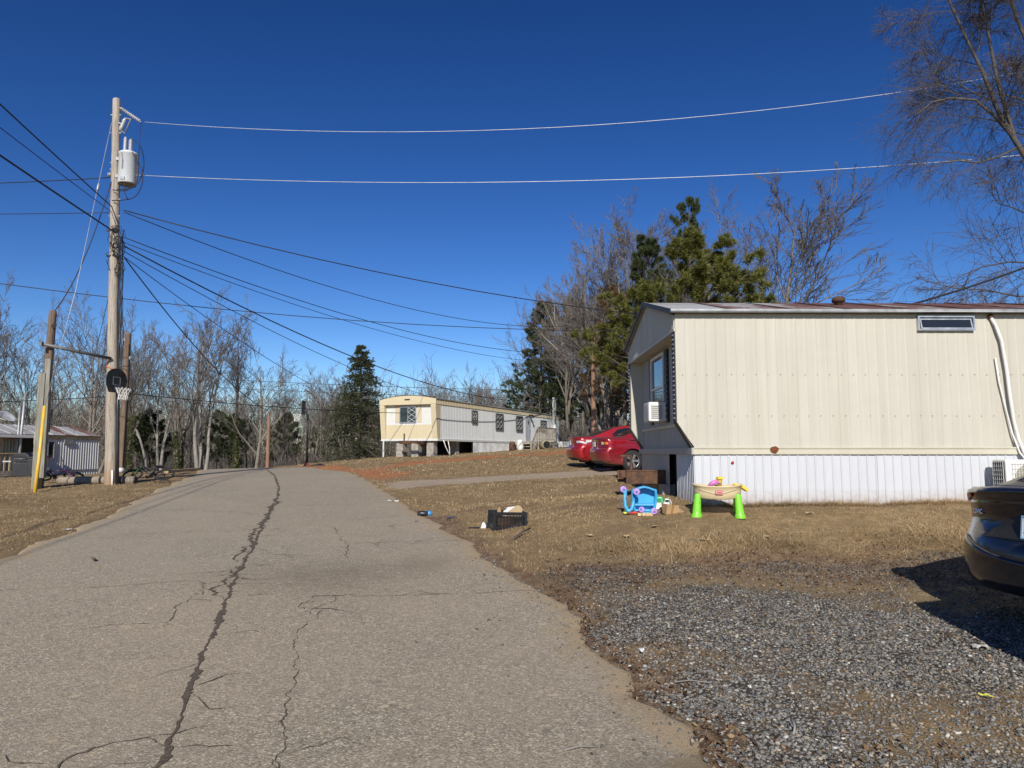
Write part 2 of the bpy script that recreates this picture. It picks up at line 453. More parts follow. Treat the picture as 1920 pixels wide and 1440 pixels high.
def build_road():
    ys = np.concatenate([np.linspace(-13, 2.4, 50), np.linspace(2.5, 14, 180), np.linspace(14.15, 36, 130), np.linspace(36.5, 62, 50)])
    u = np.concatenate([[0, .004], np.linspace(.015, .985, 34), [.996, 1]])
    Y, U = np.meshgrid(ys, u, indexing='ij')
    L = road_l(Y); Rr = road_r(Y)
    X = L + (Rr - L) * U
    Z = road_z(X, Y)
    Z[:, 0] -= .08; Z[:, -1] -= .08; Z[:, 1] -= .012; Z[:, -2] -= .012
    V = np.stack([X, Y, Z], -1).reshape(-1, 3)
    k = len(u); idx = np.arange(len(ys) * k).reshape(len(ys), k)
    F = np.stack([idx[:-1, :-1], idx[:-1, 1:], idx[1:, 1:], idx[1:, :-1]], -1).reshape(-1, 4)
    t = NT('worn_asphalt')
    vc = t.n('ShaderNodeSeparateColor', Color=t.vor(82, out='Color'))
    v2 = t.n('ShaderNodeSeparateColor', Color=t.vor(125, out='Color'))
    v3 = t.n('ShaderNodeSeparateColor', Color=t.vor(27, out='Color'))
    nl = t.noise(.55, 5, .6); nm = t.noise(3.5, 6, .65); nf = t.noise(140, 3, .7)
    agg = t.ramp(vc.outputs[0], [(0, (.12, .102, .08)), (.25, (.225, .193, .15)), (.6, (.325, .28, .215)), (.85, (.44, .38, .29)), (.96, (.72, .64, .52))])
    fine = t.ramp(v2.outputs[1], [(0, (.11, .096, .075)), (.5, (.265, .232, .18)), (.92, (.41, .365, .29)), (1, (.7, .64, .54))])
    c = t.mix(.42, agg, fine)
    c = t.mix(t.rng(v3.outputs[0], .93, .97, 0, .6), c, t.mix(v3.outputs[1], (.10, .095, .09), (.62, .50, .34)))
    c = t.mix(1.0, c, (1.0, .985, .93), 'MULTIPLY')
    c = t.mix(t.rng(t.noise(.28, 4, .6), .42, .62, 0, .35), c, t.mix(.5, c, (.30, .27, .225)))
    c = t.mix(t.rng(nl, .35, .65, 0, .75), c, t.mix(.5, c, (.42, .335, .225)))
    c = t.mix(t.rng(nm, .55, .8, 0, .35), c, (.17, .148, .115))
    ed = t.attr('edge')
    nb = t.rng(nm, .3, .7, -.45, .45)
    c = t.mix(t.rng(t.math('ADD', ed, nb), .35, .9, 0, .85), c, t.mix(nf, (.27, .195, .11), (.47, .36, .22)))
    st = t.attr('stain')
    c = t.mix(t.math('MULTIPLY', st, t.rng(nm, .2, .7, .2, .85)), c, (.17, .135, .09))
    h = t.math('ADD', t.math('MULTIPLY', t.vor(85), .7), t.math('MULTIPLY', nf, .6))
    t.bump(h, .6, .006)
    mat = t.fin(c, .92); t.b.inputs['Specular IOR Level'].default_value = .25
    me = mesh_arrays('road', V, F, mat, True)
    din = np.minimum(X - L, Rr - X).ravel()
    a = me.attributes.new('edge', 'FLOAT', 'POINT'); a.data.foreach_set('value', (1 - smooth(0, .5, din)).astype(np.float32))
    st = np.exp(-(((X + 2.05) / .9) ** 2 + ((Y - 7.9) / .8) ** 2)) * .8 + np.exp(-(((X + 1.0) / .35) ** 2 + ((Y - 8.6) / .5) ** 2)) * .7 + np.exp(-(((X - .78) / .28) ** 2 + ((Y - 3.55) / .18) ** 2)) * 1.2
    a = me.attributes.new('stain', 'FLOAT', 'POINT'); a.data.foreach_set('value', np.clip(st, 0, 1).ravel().astype(np.float32))
    o = link('road', me); o['kind'] = 'structure'
    o['label'] = 'worn cracked asphalt lane curving uphill to the left'
    return o

GROUND = build_ground()
ROAD = build_road()

# ---------------------------------------------------------------- cracks: ragged dirt-filled grooves lying in the road
def crack(pts, w0, w1, seed, jag=.05, step=.028, spurs=0):
    r = np.random.default_rng(seed)
    P = np.array(pts, float)
    s = np.concatenate([[0], np.cumsum(np.hypot(*np.diff(P, axis=0).T))])
    n = max(4, int(s[-1] / step)); q = np.linspace(0, s[-1], n)
    x = np.interp(q, s, P[:, 0]); y = np.interp(q, s, P[:, 1])
    tx = np.gradient(x); ty = np.gradient(y); L = np.hypot(tx, ty); tx /= L; ty /= L
    off = (vnoise(q * 3, seed * 1.0, seed) - .5) * jag * 2.0 + (vnoise(q * 14, seed * 2.0, seed + 1) - .5) * jag * 1.1 + r.normal(0, jag * .1, n)
    x = x - ty * off; y = y + tx * off
    env = np.minimum(1, np.minimum(q, s[-1] - q) / .25 + .12)
    wid = np.interp(q, s, np.linspace(w0, w1, len(P))) * (.35 + 1.5 * vnoise(q * 7, 5., seed + 3) ** 1.6) * env
    wl = wid * r.uniform(.3, 1.15, n); wr = wid * r.uniform(.3, 1.15, n)
    a = np.stack([x - ty * -wl, y + tx * -wl], -1); b = np.stack([x - ty * wr, y + tx * wr], -1)
    xy = np.concatenate([a, b]); z = road_z(xy[:, 0], xy[:, 1]) + .0045
    V = np.column_stack([xy, z])
    i = np.arange(n - 1)
    F = np.stack([i, i + 1, n + i + 1, n + i], -1)
    return V, F, np.stack([x, y], -1)
tk = NT('crack_dirt')
mat_crack = tk.fin(tk.ramp(tk.noise(45, 5, .7), [(.3, (.05, .038, .027)), (.55, (.10, .075, .05)), (.75, (.20, .15, .10))]), .95)
def add_crack(pts, w0, w1, seed, jag=.05, spur=0, lab=None):
    V, F, line = crack(pts, w0, w1, seed, jag)
    Vs = [V]; Fs = [F]; b = len(V)
    r = np.random.default_rng(seed + 99)
    for _ in range(spur):
        k = r.integers(1, len(line) - 1); p = line[k]; a = r.uniform(0, 6.28); L = r.uniform(.12, .45)
        q = p + np.array([math.cos(a), math.sin(a) * .8]) * L; q2 = q + np.array([math.cos(a + r.normal(0, .8)), math.sin(a + r.normal(0, .8))]) * L * .6
        v, f, _l = crack([p, q, q2], .006, .003, int(r.integers(1e6)), .03)
        Vs.append(v + [0, 0, .001]); Fs.append(f + b); b += len(v)
    o = link('crack', mesh_arrays('crack', np.concatenate(Vs), np.concatenate(Fs), mat_crack), ROAD)
    if lab: o['label'] = lab
    return o
main_line = [(-1.62, 2.2), (-1.66, 3.2), (-1.69, 3.6), (-1.83, 4.1), (-2.03, 4.7), (-2.2, 5.2), (-2.37, 5.8), (-2.63, 6.65), (-2.96, 7.75), (-3.18, 8.55), (-3.46, 9.65), (-4.1, 11.9), (-4.64, 13.75), (-5.33, 16.3), (-6.24, 19.15), (-7.88, 23.75), (-10.0, 29.2)]
add_crack(main_line, .020, .036, 1, .017, 34, 'long dirt-filled crack along the middle of the lane')
add_crack([(-3.3, 8.6), (-3.5, 9.6), (-4.1, 11.9), (-4.65, 13.75), (-5.3, 16.3)], .02, .04, 2, .07, 18)
add_crack([(-2.75, 6.9), (-3.05, 7.6), (-3.2, 8.4)], .018, .018, 3, .09, 18)
for i, (pts, w) in enumerate([
    ([(-3.2, 7.6), (-3.9, 7.35), (-4.8, 7.2), (-5.8, 7.0)], .011), ([(-2.0, 6.95), (-1.2, 7.0), (-.4, 7.2), (.3, 7.3)], .010),
    ([(-4.5, 13.2), (-5.4, 13.6), (-6.4, 13.9), (-7.5, 13.8)], .014), ([(-4.4, 14.6), (-3.4, 14.9), (-2.3, 15.1)], .012),
    ([(-3.6, 11.0), (-4.6, 10.9), (-6.0, 10.6)], .010), ([(-2.0, 10.0), (-1.3, 10.2), (-.65, 10.1)], .013), ([(-2.2, 11.6), (-1.7, 11.9), (-1.2, 12.0)], .012),
    ([(-1.1, 3.2), (-1.25, 4.0), (-1.42, 4.7), (-1.62, 5.5), (-1.7, 6.1), (-1.6, 6.6)], .009), ([(-1.7, 6.2), (-1.95, 6.6), (-1.9, 7.1)], .007),
    ([(-2.9, 11.6), (-2.55, 10.6), (-2.3, 9.9), (-2.15, 9.3), (-1.9, 8.8)], .014), ([(-2.3, 9.9), (-1.9, 10.1), (-1.75, 9.7), (-1.5, 9.75)], .009),
    ([(-2.25, 3.45), (-2.12, 3.75), (-1.9, 3.85), (-1.72, 3.72)], .010), ([(-2.1, 3.5), (-1.85, 3.55), (-1.7, 3.55)], .007),
    ([(-2.8, 5.9), (-2.95, 6.4), (-3.1, 7.0), (-3.15, 7.5)], .009), ([(-5.5, 17.5), (-4.2, 17.9), (-3.4, 17.8)], .02), ([(-6.3, 19.2), (-7.6, 19.5), (-9.0, 19.4)], .014),
    ([(-2.4, 9.0), (-3.1, 9.1), (-3.35, 9.0)], .008), ([(-2.9, 12.2), (-2.2, 12.9), (-1.8, 13.1)], .012), ([(-7, 22.3), (-6, 22.5), (-4.7, 22.4)], .016)]):
    add_crack(pts, w * .62, w * .4, 20 + i, .05, 4)
# ================================================================ GRAVEL, GRASS, LITTER (uncountable: one object each)
def vcol_mat(name, rough_=.9, trans=0., spec=.2):
    t = NT(name)
    c = t.attr('Col', 'Color')
    c = t.mix(t.rng(t.noise(30, 3), .3, .7, 0, .35), c, t.mix(.5, c, (.05, .04, .03)))
    m = t.fin(c, rough_); t.b.inputs['Specular IOR Level'].default_value = spec
    if trans:
        tr = t.n('ShaderNodeBsdfTranslucent', Color=t.attr('Col', 'Color'))
        mx = t.n('ShaderNodeMixShader', Fac=trans)
        t.t.links.new(t.b.outputs[0], mx.inputs[1]); t.t.links.new(tr.outputs[0], mx.inputs[2]); t.t.links.new(mx.outputs[0], t.out.inputs[0])
    return m
_ph = (1 + 5 ** .5) / 2
ICO_V = np.array([(-1,_ph,0),(1,_ph,0),(-1,-_ph,0),(1,-_ph,0),(0,-1,_ph),(0,1,_ph),(0,-1,-_ph),(0,1,-_ph),(_ph,0,-1),(_ph,0,1),(-_ph,0,-1),(-_ph,0,1)], float)
ICO_V /= np.linalg.norm(ICO_V[0])
ICO_F = np.array([(0,11,5),(0,5,1),(0,1,7),(0,7,10),(0,10,11),(1,5,9),(5,11,4),(11,10,2),(10,7,6),(7,1,8),(3,9,4),(3,4,2),(3,2,6),(3,6,8),(3,8,9),(4,9,5),(2,4,11),(6,2,10),(8,6,7),(9,8,1)])
OCT_V = np.array([(1,0,0),(-1,0,0),(0,1,0),(0,-1,0),(0,0,1),(0,0,-1)], float) * 1.25
OCT_F = np.array([(0,2,4),(2,1,4),(1,3,4),(3,0,4),(2,0,5),(1,2,5),(3,1,5),(0,3,5)])
def stones(x, y, z, r, cols, rs, coarse=False):
    n = len(x); SV, SF = (OCT_V, OCT_F) if coarse else (ICO_V, ICO_F); k = len(SV)
    V = SV[None] * (1 + rs.normal(0, .16, (n, k, 1)))
    sc = np.stack([rs.uniform(.7, 1.35, n), rs.uniform(.6, 1.1, n), rs.uniform(.35, .75, n)], -1)
    V = V * sc[:, None, :]
    a = rs.uniform(0, 6.28, n); ca = np.cos(a)[:, None]; sa = np.sin(a)[:, None]
    V = np.stack([V[..., 0] * ca - V[..., 1] * sa, V[..., 0] * sa + V[..., 1] * ca, V[..., 2] + V[..., 0] * rs.normal(0, .3, n)[:, None]], -1)
    V = V * r[:, None, None] + np.stack([x, y, z], -1)[:, None, :]
    F = SF[None] + (np.arange(n) * k)[:, None, None]
    C = np.repeat(cols, k, 0)
    return V.reshape(-1, 3), F.reshape(-1, 3), C
PAL = np.array([(.10,.097,.092),(.14,.138,.132),(.18,.176,.166),(.225,.215,.198),(.28,.265,.24),(.155,.16,.155),(.13,.13,.112),(.30,.245,.175),(.36,.33,.27),(.22,.155,.10),(.50,.48,.43)])
PALP = np.array([.13,.17,.17,.15,.1,.09,.06,.05,.03,.05,.012]); PALP = PALP / PALP.sum()
def make_gravel():
    rs = np.random.default_rng(3)
    n = 95000
    y = 2.6 + 6.6 * rs.random(n) ** 1.25; x = rs.uniform(-.3, 1, n) * 0 + rs.uniform(.1, 1.0, n) * (.78 * y + .8)
    gr = masks(x, y)[0]
    d = x - road_r(y)
    keep = (rs.random(n) < (gr * .95 + .20 * smooth(8.9, 8.0, y))) & (d > .03)
    x = x[keep]; y = y[keep]
    r = .0055 + .0105 * rs.random(len(x)) ** 2.4 + .006 * (rs.random(len(x)) < .04)
    r = r * (1 - .3 * smooth(6, 8.5, y))
    z = Gt(x, y) + r * rs.uniform(-.25, .4, len(x))
    c = PAL[rs.choice(len(PAL), len(x), p=PALP)] * rs.uniform(.85, 1.3, (len(x), 1))
    # strays thrown on to the asphalt and along its edge
    m = 900
    y2 = rs.uniform(2.8, 9, m); x2 = road_r(y2) - np.abs(rs.normal(0, .22, m)) + .05
    k = 60; y3 = rs.uniform(3.2, 7.5, k); x3 = road_r(y3) - rs.uniform(.1, 1.6, k)
    x2 = np.concatenate([x2, x3]); y2 = np.concatenate([y2, y3])
    r2 = .004 + .011 * rs.random(len(x2)) ** 3
    z2 = np.where(x2 < road_r(y2) - .03, road_z(x2, y2), Gt(x2, y2)) + r2 * .3
    c2 = PAL[rs.choice(len(PAL), len(x2), p=PALP)] * rs.uniform(.6, 1.2, (len(x2), 1))
    # thin gravel on the drive behind the trailer and a scatter on the bank
    X, Y, Z, RR, CC = (np.concatenate(q) for q in ((x, x2), (y, y2), (z, z2), (r, r2), (c, c2)))
    big = (RR > .0088) & (Y < 6.5)
    V1, F1, C1 = stones(X[big], Y[big], Z[big], RR[big], CC[big], rs)
    V2, F2, C2 = stones(X[~big], Y[~big], Z[~big], RR[~big], CC[~big], rs, True)
    V = np.concatenate([V1, V2]); F = np.concatenate([F1, F2 + len(V1)]); C = np.concatenate([C1, C2])
    o = link('gravel', mesh_arrays('gravel', V, F, vcol_mat('gravel_stone', .85), False, C))
    tag(o, 'grey crushed stone gravel with brown leaf bits beside the asphalt', 'gravel', kind='stuff')
make_gravel()

def blades(x, y, z, h, w, tilt, cols, rs):
    n = len(x)
    a = rs.uniform(0, 6.28, n); b = a + np.pi / 2 + rs.normal(0, .5, n)
    p = np.stack([x, y, z - .004], -1)
    s = np.stack([np.cos(a), np.sin(a), np.zeros(n)], -1) * (w / 2)[:, None]
    lean = np.stack([np.cos(b) * np.sin(tilt), np.sin(b) * np.sin(tilt), np.cos(tilt)], -1)
    tip = p + lean * h[:, None] + np.stack([np.zeros(n), np.zeros(n), -h * .12 * np.sin(tilt)], -1)
    V = np.stack([p - s, p + s, tip], 1).reshape(-1, 3)
    F = np.arange(n * 3).reshape(-1, 3)
    return V, F, np.repeat(cols, 3, 0)
GPAL = np.array([(.68,.52,.305),(.57,.415,.228),(.45,.315,.172),(.30,.198,.10),(.80,.65,.43),(.37,.30,.15),(.18,.185,.075)])
GP = np.array([.24,.25,.19,.1,.1,.08,.04]); GP /= GP.sum()
def lawn(xy_fn, n, hmax, wid, seed, name, label, tiltmin=.5):
    rs = np.random.default_rng(seed)
    x, y = xy_fn(rs, n)
    gr, di, dr, cl = masks(x, y)
    on = road_mask(x, y)
    patch = fbm(x * 1.3, y * 1.3, 77)
    patch = patch * .75 + .25 * fbm(x * 4.5, y * 4.5, 79)
    pr = (1 - .97 * gr) * (1 - .72 * di) * (1 - .93 * dr) * (1 - .85 * cl) * smooth(.34, .56, patch + .06)
    k = (rs.random(len(x)) < pr) & (on < -.04 + .08 * rs.random(len(x)))
    x = x[k]; y = y[k]; patch = patch[k]
    h = hmax * rs.uniform(.35, 1, len(x)) * (.55 + .9 * patch)
    z = Gt(x, y)
    tint = .55 + .85 * fbm(x * .9 + 9, y * .9, 88)
    c = GPAL[rs.choice(len(GPAL), len(x), p=GP)] * rs.uniform(.7, 1.2, (len(x), 1)) * tint[:, None]
    V, F, C = blades(x, y, z, h, np.full(len(x), wid) * rs.uniform(.6, 1.3, len(x)), np.maximum(tiltmin, 1.45 - .9 * rs.random(len(x)) ** 1.6), c, rs)
    o = link(name, mesh_arrays(name, V, F, MATGRASS, False, C))
    tag(o, label, 'grass', kind='stuff')
MATGRASS = vcol_mat('dead_grass', .9, .25)
lawn(lambda r, n: ((lambda y: (r.uniform(-.22, .8, n) * y, y))(8.0 + 6.5 * r.random(n) ** 1.2)), 260000, .066, .0048, 11, 'lawn_grass', 'short straw coloured winter grass on the bank below the cream trailer')
lawn(lambda r, n: ((lambda y: (r.uniform(-.32, .32, n) * y, y))(13.5 + 10 * r.random(n) ** 1.1)), 90000, .08, .009, 12, 'lawn_grass', 'short straw coloured grass between lane and driveway behind the trailer', .3)
lawn(lambda r, n: ((lambda y: (r.uniform(-.82, -.4, n) * y, y))(7.5 + 18 * r.random(n) ** 1.1)), 130000, .075, .0075, 13, 'lawn_grass', 'tan winter grass on the verge round the utility pole', .4)
lawn(lambda r, n: ((lambda y: (r.uniform(-.3, .2, n) * y, y))(23 + 22 * r.random(n))), 70000, .11, .018, 14, 'lawn_grass', 'dry brown grass on the red clay rise below the far trailer', .3)
# taller fringe where the mower does not reach, along the skirting and under the bank
def fringe(rs, n):
    x = rs.uniform(2.9, 8.2, n); y = 11.06 - np.abs(rs.normal(0, .05, n))
    k = n // 2
    x[:k] = rs.uniform(.6, 7.5, k); y[:k] = 8.95 + .05 * x[:k] + rs.normal(0, .22, k)
    return x, y
lawn(fringe, 34000, .16, .0052, 15, 'lawn_grass', 'longer dry grass fringing the white skirting and the foot of the bank', .25)

def thin_grass(rs, n):
    y = 3.0 + 5.6 * rs.random(n); x = rs.uniform(.1, 1, n) * (.78 * y + .5)
    k = fbm(x * 1.1 + 4, y * 1.5, 95) > .44
    return x[k], y[k]
def wisps():
    rs = np.random.default_rng(19)
    x, y = thin_grass(rs, 60000)
    d = x - road_r(y); near = smooth(1.6, .2, y - (4.55 - .22 * x)) * smooth(1.4, 3., x)
    k = (d > .02) & (rs.random(len(x)) < .35 + .6 * near); x = x[k]; y = y[k]
    c = GPAL[rs.choice(len(GPAL), len(x), p=GP)] * rs.uniform(.45, .95, (len(x), 1))
    V, F, C = blades(x, y, Gt(x, y) + .006, rs.uniform(.02, .055, len(x)), np.full(len(x), .0035), rs.uniform(1.0, 1.5, len(x)), c, rs)
    tag(link('dry_grass_wisps', mesh_arrays('dry_grass_wisps', V, F, MATGRASS, False, C)), 'thin flattened dry grass growing through the gravel', 'grass', kind='stuff')
wisps()
def make_litter():
    rs = np.random.default_rng(17)
    n = 16000
    y = 3.2 + 6.4 * rs.random(n); x = rs.uniform(.05, 1, n) * (.78 * y + .6)
    gr, di, dr, cl = masks(x, y)
    d = x - road_r(y)
    w = np.clip(di * 1.0 + .30 * (fbm(x * .9, y * .9, 91) > .55) + .9 * smooth(.62, .72, fbm(x * 1.4 + 5, y * 1.9, 93)), 0, 1)
    k = (rs.random(n) < w) & (d > -.05)
    x = x[k]; y = y[k]; m = len(x)
    L = rs.uniform(.006, .022, m); W = L * rs.uniform(.25, .8, m); a = rs.uniform(0, 6.28, m)
    z = Gt(x, y) + rs.uniform(.004, .022, m)
    q = []
    for sx, sy in ((-1, -.3), (.1, -1), (1, .2), (-.1, 1)):
        q.append(np.stack([x + np.cos(a) * L * sx - np.sin(a) * W * sy, y + np.sin(a) * L * sx + np.cos(a) * W * sy, z + rs.normal(0, .008, m)], -1))
    V = np.stack(q, 1).reshape(-1, 3); F = np.arange(m * 4).reshape(-1, 4)
    pal = np.array([(.12,.07,.04),(.19,.115,.062),(.27,.175,.095),(.09,.055,.034),(.36,.26,.15)])
    C = np.repeat(pal[rs.choice(5, m, p=[.28,.3,.2,.15,.07])] * rs.uniform(.7, 1.2, (m, 1)), 4, 0)
    o = link('leaf_litter', mesh_arrays('leaf_litter', V, F, vcol_mat('dead_leaf', .85, .15), False, C))
    tag(o, 'brown dead leaf bits strewn over the gravel edge and bank', 'leaves', kind='stuff')
make_litter()
# ================================================================ TREES
def _norm(a): return a / np.maximum(np.linalg.norm(a, axis=-1, keepdims=True), 1e-9)
def walk(p0, d0, L, k, rs, wander, trop):
    """vectorised branch polylines: (N,3),(N,3),(N,) -> (N,k,3)"""
    N = len(p0); P = np.empty((N, k, 3)); P[:, 0] = p0; d = d0.copy()
    st = (L / (k - 1))[:, None]
    for i in range(1, k):
        P[:, i] = P[:, i - 1] + d * st
        d = _norm(d + rs.normal(0, wander, (N, 3)) + np.array([0, 0, trop]))
    return P
def kids(P, Rr, m, t0, t1, ang, lf, k, rs, wander, trop, rf, rmin=.004, taper=.25, Lp=None):
    N, kk, _ = P.shape
    idx = np.repeat(np.arange(N), m); n = N * m
    t = t0 + (t1 - t0) * (np.tile(np.arange(m), N) + rs.random(n)) / m
    f = t * (kk - 1); i = np.minimum(f.astype(int), kk - 2); fr = (f - i)[:, None]
    p0 = P[idx, i] * (1 - fr) + P[idx, i + 1] * fr
    T = _norm(P[idx, i + 1] - P[idx, i])
    r0 = Rr[idx, i] * (1 - fr[:, 0]) + Rr[idx, i + 1] * fr[:, 0]
    rv = _norm(np.cross(T, rs.normal(0, 1, (n, 3))))
    a = rs.normal(ang, .16, n)[:, None]
    d = _norm(T * np.cos(a) + rv * np.sin(a))
    PL = np.linalg.norm(np.diff(P, axis=1), axis=-1).sum(1)[idx]
    L = PL * lf * rs.uniform(.65, 1.2, n) * (1.15 - .62 * t)
    C = walk(p0, d, L, k, rs, wander, trop)
    ra = np.maximum(r0 * rf * rs.uniform(.7, 1.05, n), rmin)
    RR = ra[:, None] * np.linspace(1, taper, k)[None]
    return C, np.maximum(RR, rmin * .6)
def tubes(P, Rr, n):
    N, k, _ = P.shape
    T = np.gradient(P, axis=1); T = _norm(T)
    ref = np.where(np.abs(T[:, :1, 2:3]) < .9, np.array([0, 0, 1.]), np.array([1., 0, 0]))
    A = _norm(np.cross(T, np.broadcast_to(ref, T.shape))); B = np.cross(T, A)
    th = np.arange(n) * 2 * np.pi / n
    V = P[:, :, None] + (A[:, :, None] * np.cos(th)[:, None] + B[:, :, None] * np.sin(th)[:, None]) * Rr[:, :, None, None]
    idx = np.arange(N * k * n).reshape(N, k, n); nx = np.roll(idx, -1, 2)
    F = np.stack([idx[:, :-1], nx[:, :-1], nx[:, 1:], idx[:, 1:]], -1).reshape(-1, 4)
    return V.reshape(-1, 3), F
def join(parts):
    Vs, Fs, b = [], [], 0
    for V, F in parts: Vs.append(V); Fs.append(F + b); b += len(V)
    return np.concatenate(Vs), np.concatenate(Fs)
def bark(name, c1, c2, sc=9):
    t = NT(name)
    n = t.noise(sc, 6, .65, t.co(1, 1, .25)); n2 = t.noise(1.3, 3)
    ri = t.n('ShaderNodeObjectInfo').outputs['Random']
    c = t.mix(t.rng(n, .32, .68), c1, c2)
    c = t.mix(t.rng(n2, .4, .75, 0, .5), c, tuple(k * .62 for k in c2))
    c = t.mix(t.math('MULTIPLY', ri, .35), c, tuple(k * .5 for k in c1))
    t.bump(n, .5, .03)
    return t.fin(c, .9)
BARK = bark('grey_bark', (.13, .108, .086), (.29, .255, .212))
BARK_D = bark('dark_bark', (.055, .045, .036), (.14, .12, .10))
BARK_P = bark('pale_bark', (.19, .17, .145), (.40, .375, .335))
TWIG = bark('twig', (.118, .10, .088), (.212, .186, .166), 2)
TWIG_W = bark('willow_twig', (.06, .046, .038), (.13, .108, .088), 2)

def bare_tree(H, seed, stems=1, spread=.5, t0=.3, limbs=11, up=.06, tw=.0085, base_r=None, n2=7, n3=6, n4=3, lf1=.55, tilt=(.12, .3)):
    """leafless broadleaf: returns trunk mesh (trunk + limbs), crown mesh (branchlets)"""
    rs = np.random.default_rng(seed)
    base_r = base_r or H * .0165
    a = rs.uniform(0, 6.28) + np.arange(stems) * 6.283 / stems + rs.normal(0, .3, stems); tl = np.where(np.arange(stems) == 0, .06, rs.uniform(tilt[0], tilt[1], stems)) if stems > 1 else np.array([.03])
    d = _norm(np.stack([np.cos(a) * tl, np.sin(a) * tl, np.ones(stems)], -1))
    p0 = np.stack([np.cos(a) * base_r * (stems > 1), np.sin(a) * base_r * (stems > 1), np.full(stems, -.25)], -1)
    L = H * np.where(np.arange(stems) == 0, 1., rs.uniform(.8, .98, stems))
    P0 = walk(p0, d, L, 14, rs, .045, .02)
    R0 = base_r * (np.linspace(1, .1, 14) ** .9)[None] * rs.uniform(.75, 1, (stems, 1)); R0[:, 0] *= 1.5; R0[:, 1] *= 1.12
    P1, R1 = kids(P0, R0, limbs, t0, .97, spread, lf1, 9, rs, .085, up, .62, .022)
    P2, R2 = kids(P1, R1, n2, .2, 1, .55, .5, 6, rs, .11, up * 1.1, .6, tw * 1.5)
    P3, R3 = kids(P2, R2, n3, .15, 1, .55, .55, 5, rs, .12, up, .6, tw)
    P4, R4 = kids(P3, R3, n4, .15, 1, .5, .6, 4, rs, .13, up * .7, .7, tw * .8)
    tr = join([tubes(P0, R0, 8), tubes(P1, R1, 6)])
    cr = join([tubes(P2, R2, 4), tubes(P3, R3, 3), tubes(P4, R4, 3)])
    return mesh_arrays('trunk', *tr, None, True), mesh_arrays('crown', *cr, None, True), (P0, R0)
def quad_needles(P, k, ln, wd, rs, spread=1.0, along=.5, tri=True):
    """needle triangles round points P (N,3) with axis A"""
    pts, ax = P
    n = len(pts) * k
    p = np.repeat(pts, k, 0); a = np.repeat(ax, k, 0)
    d = _norm(a * along + rs.normal(0, spread, (n, 3)))
    s = _norm(np.cross(d, rs.normal(0, 1, (n, 3)))) * (wd * rs.uniform(.6, 1.3, n))[:, None] / 2
    L = (ln * rs.uniform(.6, 1.15, n))[:, None]
    V = np.stack([p - s, p + s, p + d * L], 1).reshape(-1, 3)
    return V, np.arange(n * 3).reshape(-1, 3)
def leafmat(name, c1, c2, c3, trans=.25, sc=1.2):
    t = NT(name)
    ri = t.n('ShaderNodeNewGeometry').outputs['Random Per Island']
    c = t.ramp(ri, [(0, c1), (.5, c2), (1, c3)])
    c = t.mix(t.rng(t.noise(sc, 3), .35, .7, 0, .6), c, c1)
    m = t.fin(c, .6); t.b.inputs['Specular IOR Level'].default_value = .3
    tr = t.n('ShaderNodeBsdfTranslucent', Color=c); mx = t.n('ShaderNodeMixShader', Fac=trans)
    t.t.links.new(t.b.outputs[0], mx.inputs[1]); t.t.links.new(tr.outputs[0], mx.inputs[2]); t.t.links.new(mx.outputs[0], t.out.inputs[0])
    return m
PINE = leafmat('pine_needles', (.07, .082, .018), (.185, .19, .042), (.31, .295, .085))
SPRUCE = leafmat('spruce_needles', (.035, .045, .018), (.08, .092, .038), (.135, .135, .065))
WPINE = leafmat('dark_pine_needles', (.035, .05, .02), (.075, .098, .04), (.125, .145, .062))
BROWNP = leafmat('browned_needles', (.10, .06, .03), (.17, .10, .05), (.22, .15, .07))
IVY = leafmat('ivy_leaves', (.05, .065, .015), (.10, .115, .03), (.15, .16, .05))

def spruce(H, seed, wid=.32, mat=SPRUCE):
    rs = np.random.default_rng(seed)
    P0 = walk(np.array([[0, 0, -.2]]), np.array([[0, 0, 1.]]), np.array([H + .2]), 16, rs, .008, .01)
    R0 = np.linspace(H * .016, .012, 16)[None]
    n = 240
    t = np.sort(rs.random(n) ** .85) * .96 + .03
    f = t * 15; i = np.minimum(f.astype(int), 14)
    p = P0[0, i] + (P0[0, i + 1] - P0[0, i]) * (f - i)[:, None]
    a = rs.uniform(0, 6.28, n) ; e = .35 * (t - .35)
    d = _norm(np.stack([np.cos(a), np.sin(a), e], -1))
    L = H * wid * (1 - t) ** .85 * rs.uniform(.68, 1.15, n) + .12
    P1 = walk(p, d, L, 7, rs, .05, -.055)
    R1 = (L * .014 + .004)[:, None] * np.linspace(1, .2, 7)[None]
    P2, R2 = kids(P1, R1, 9, .12, 1, .75, .42, 4, rs, .06, -.04, .5, .004)
    Q = P2.reshape(-1, 3); T = _norm(np.gradient(P2, axis=1)).reshape(-1, 3)
    Q1 = P1[:, 1:].reshape(-1, 3); T1 = _norm(np.gradient(P1, axis=1))[:, 1:].reshape(-1, 3)
    pts = np.concatenate([Q, Q1, Q + rs.normal(0, .03, Q.shape)]); ax = np.concatenate([T, T1, T])
    V, F = quad_needles((pts, ax), 6, .12, .030, rs, .5, .9)
    tr = join([tubes(P0, R0, 7), tubes(P1, R1, 4)])
    return mesh_arrays('trunk', *tr, BARK_D, True), mesh_arrays('crown', V, F, mat), None
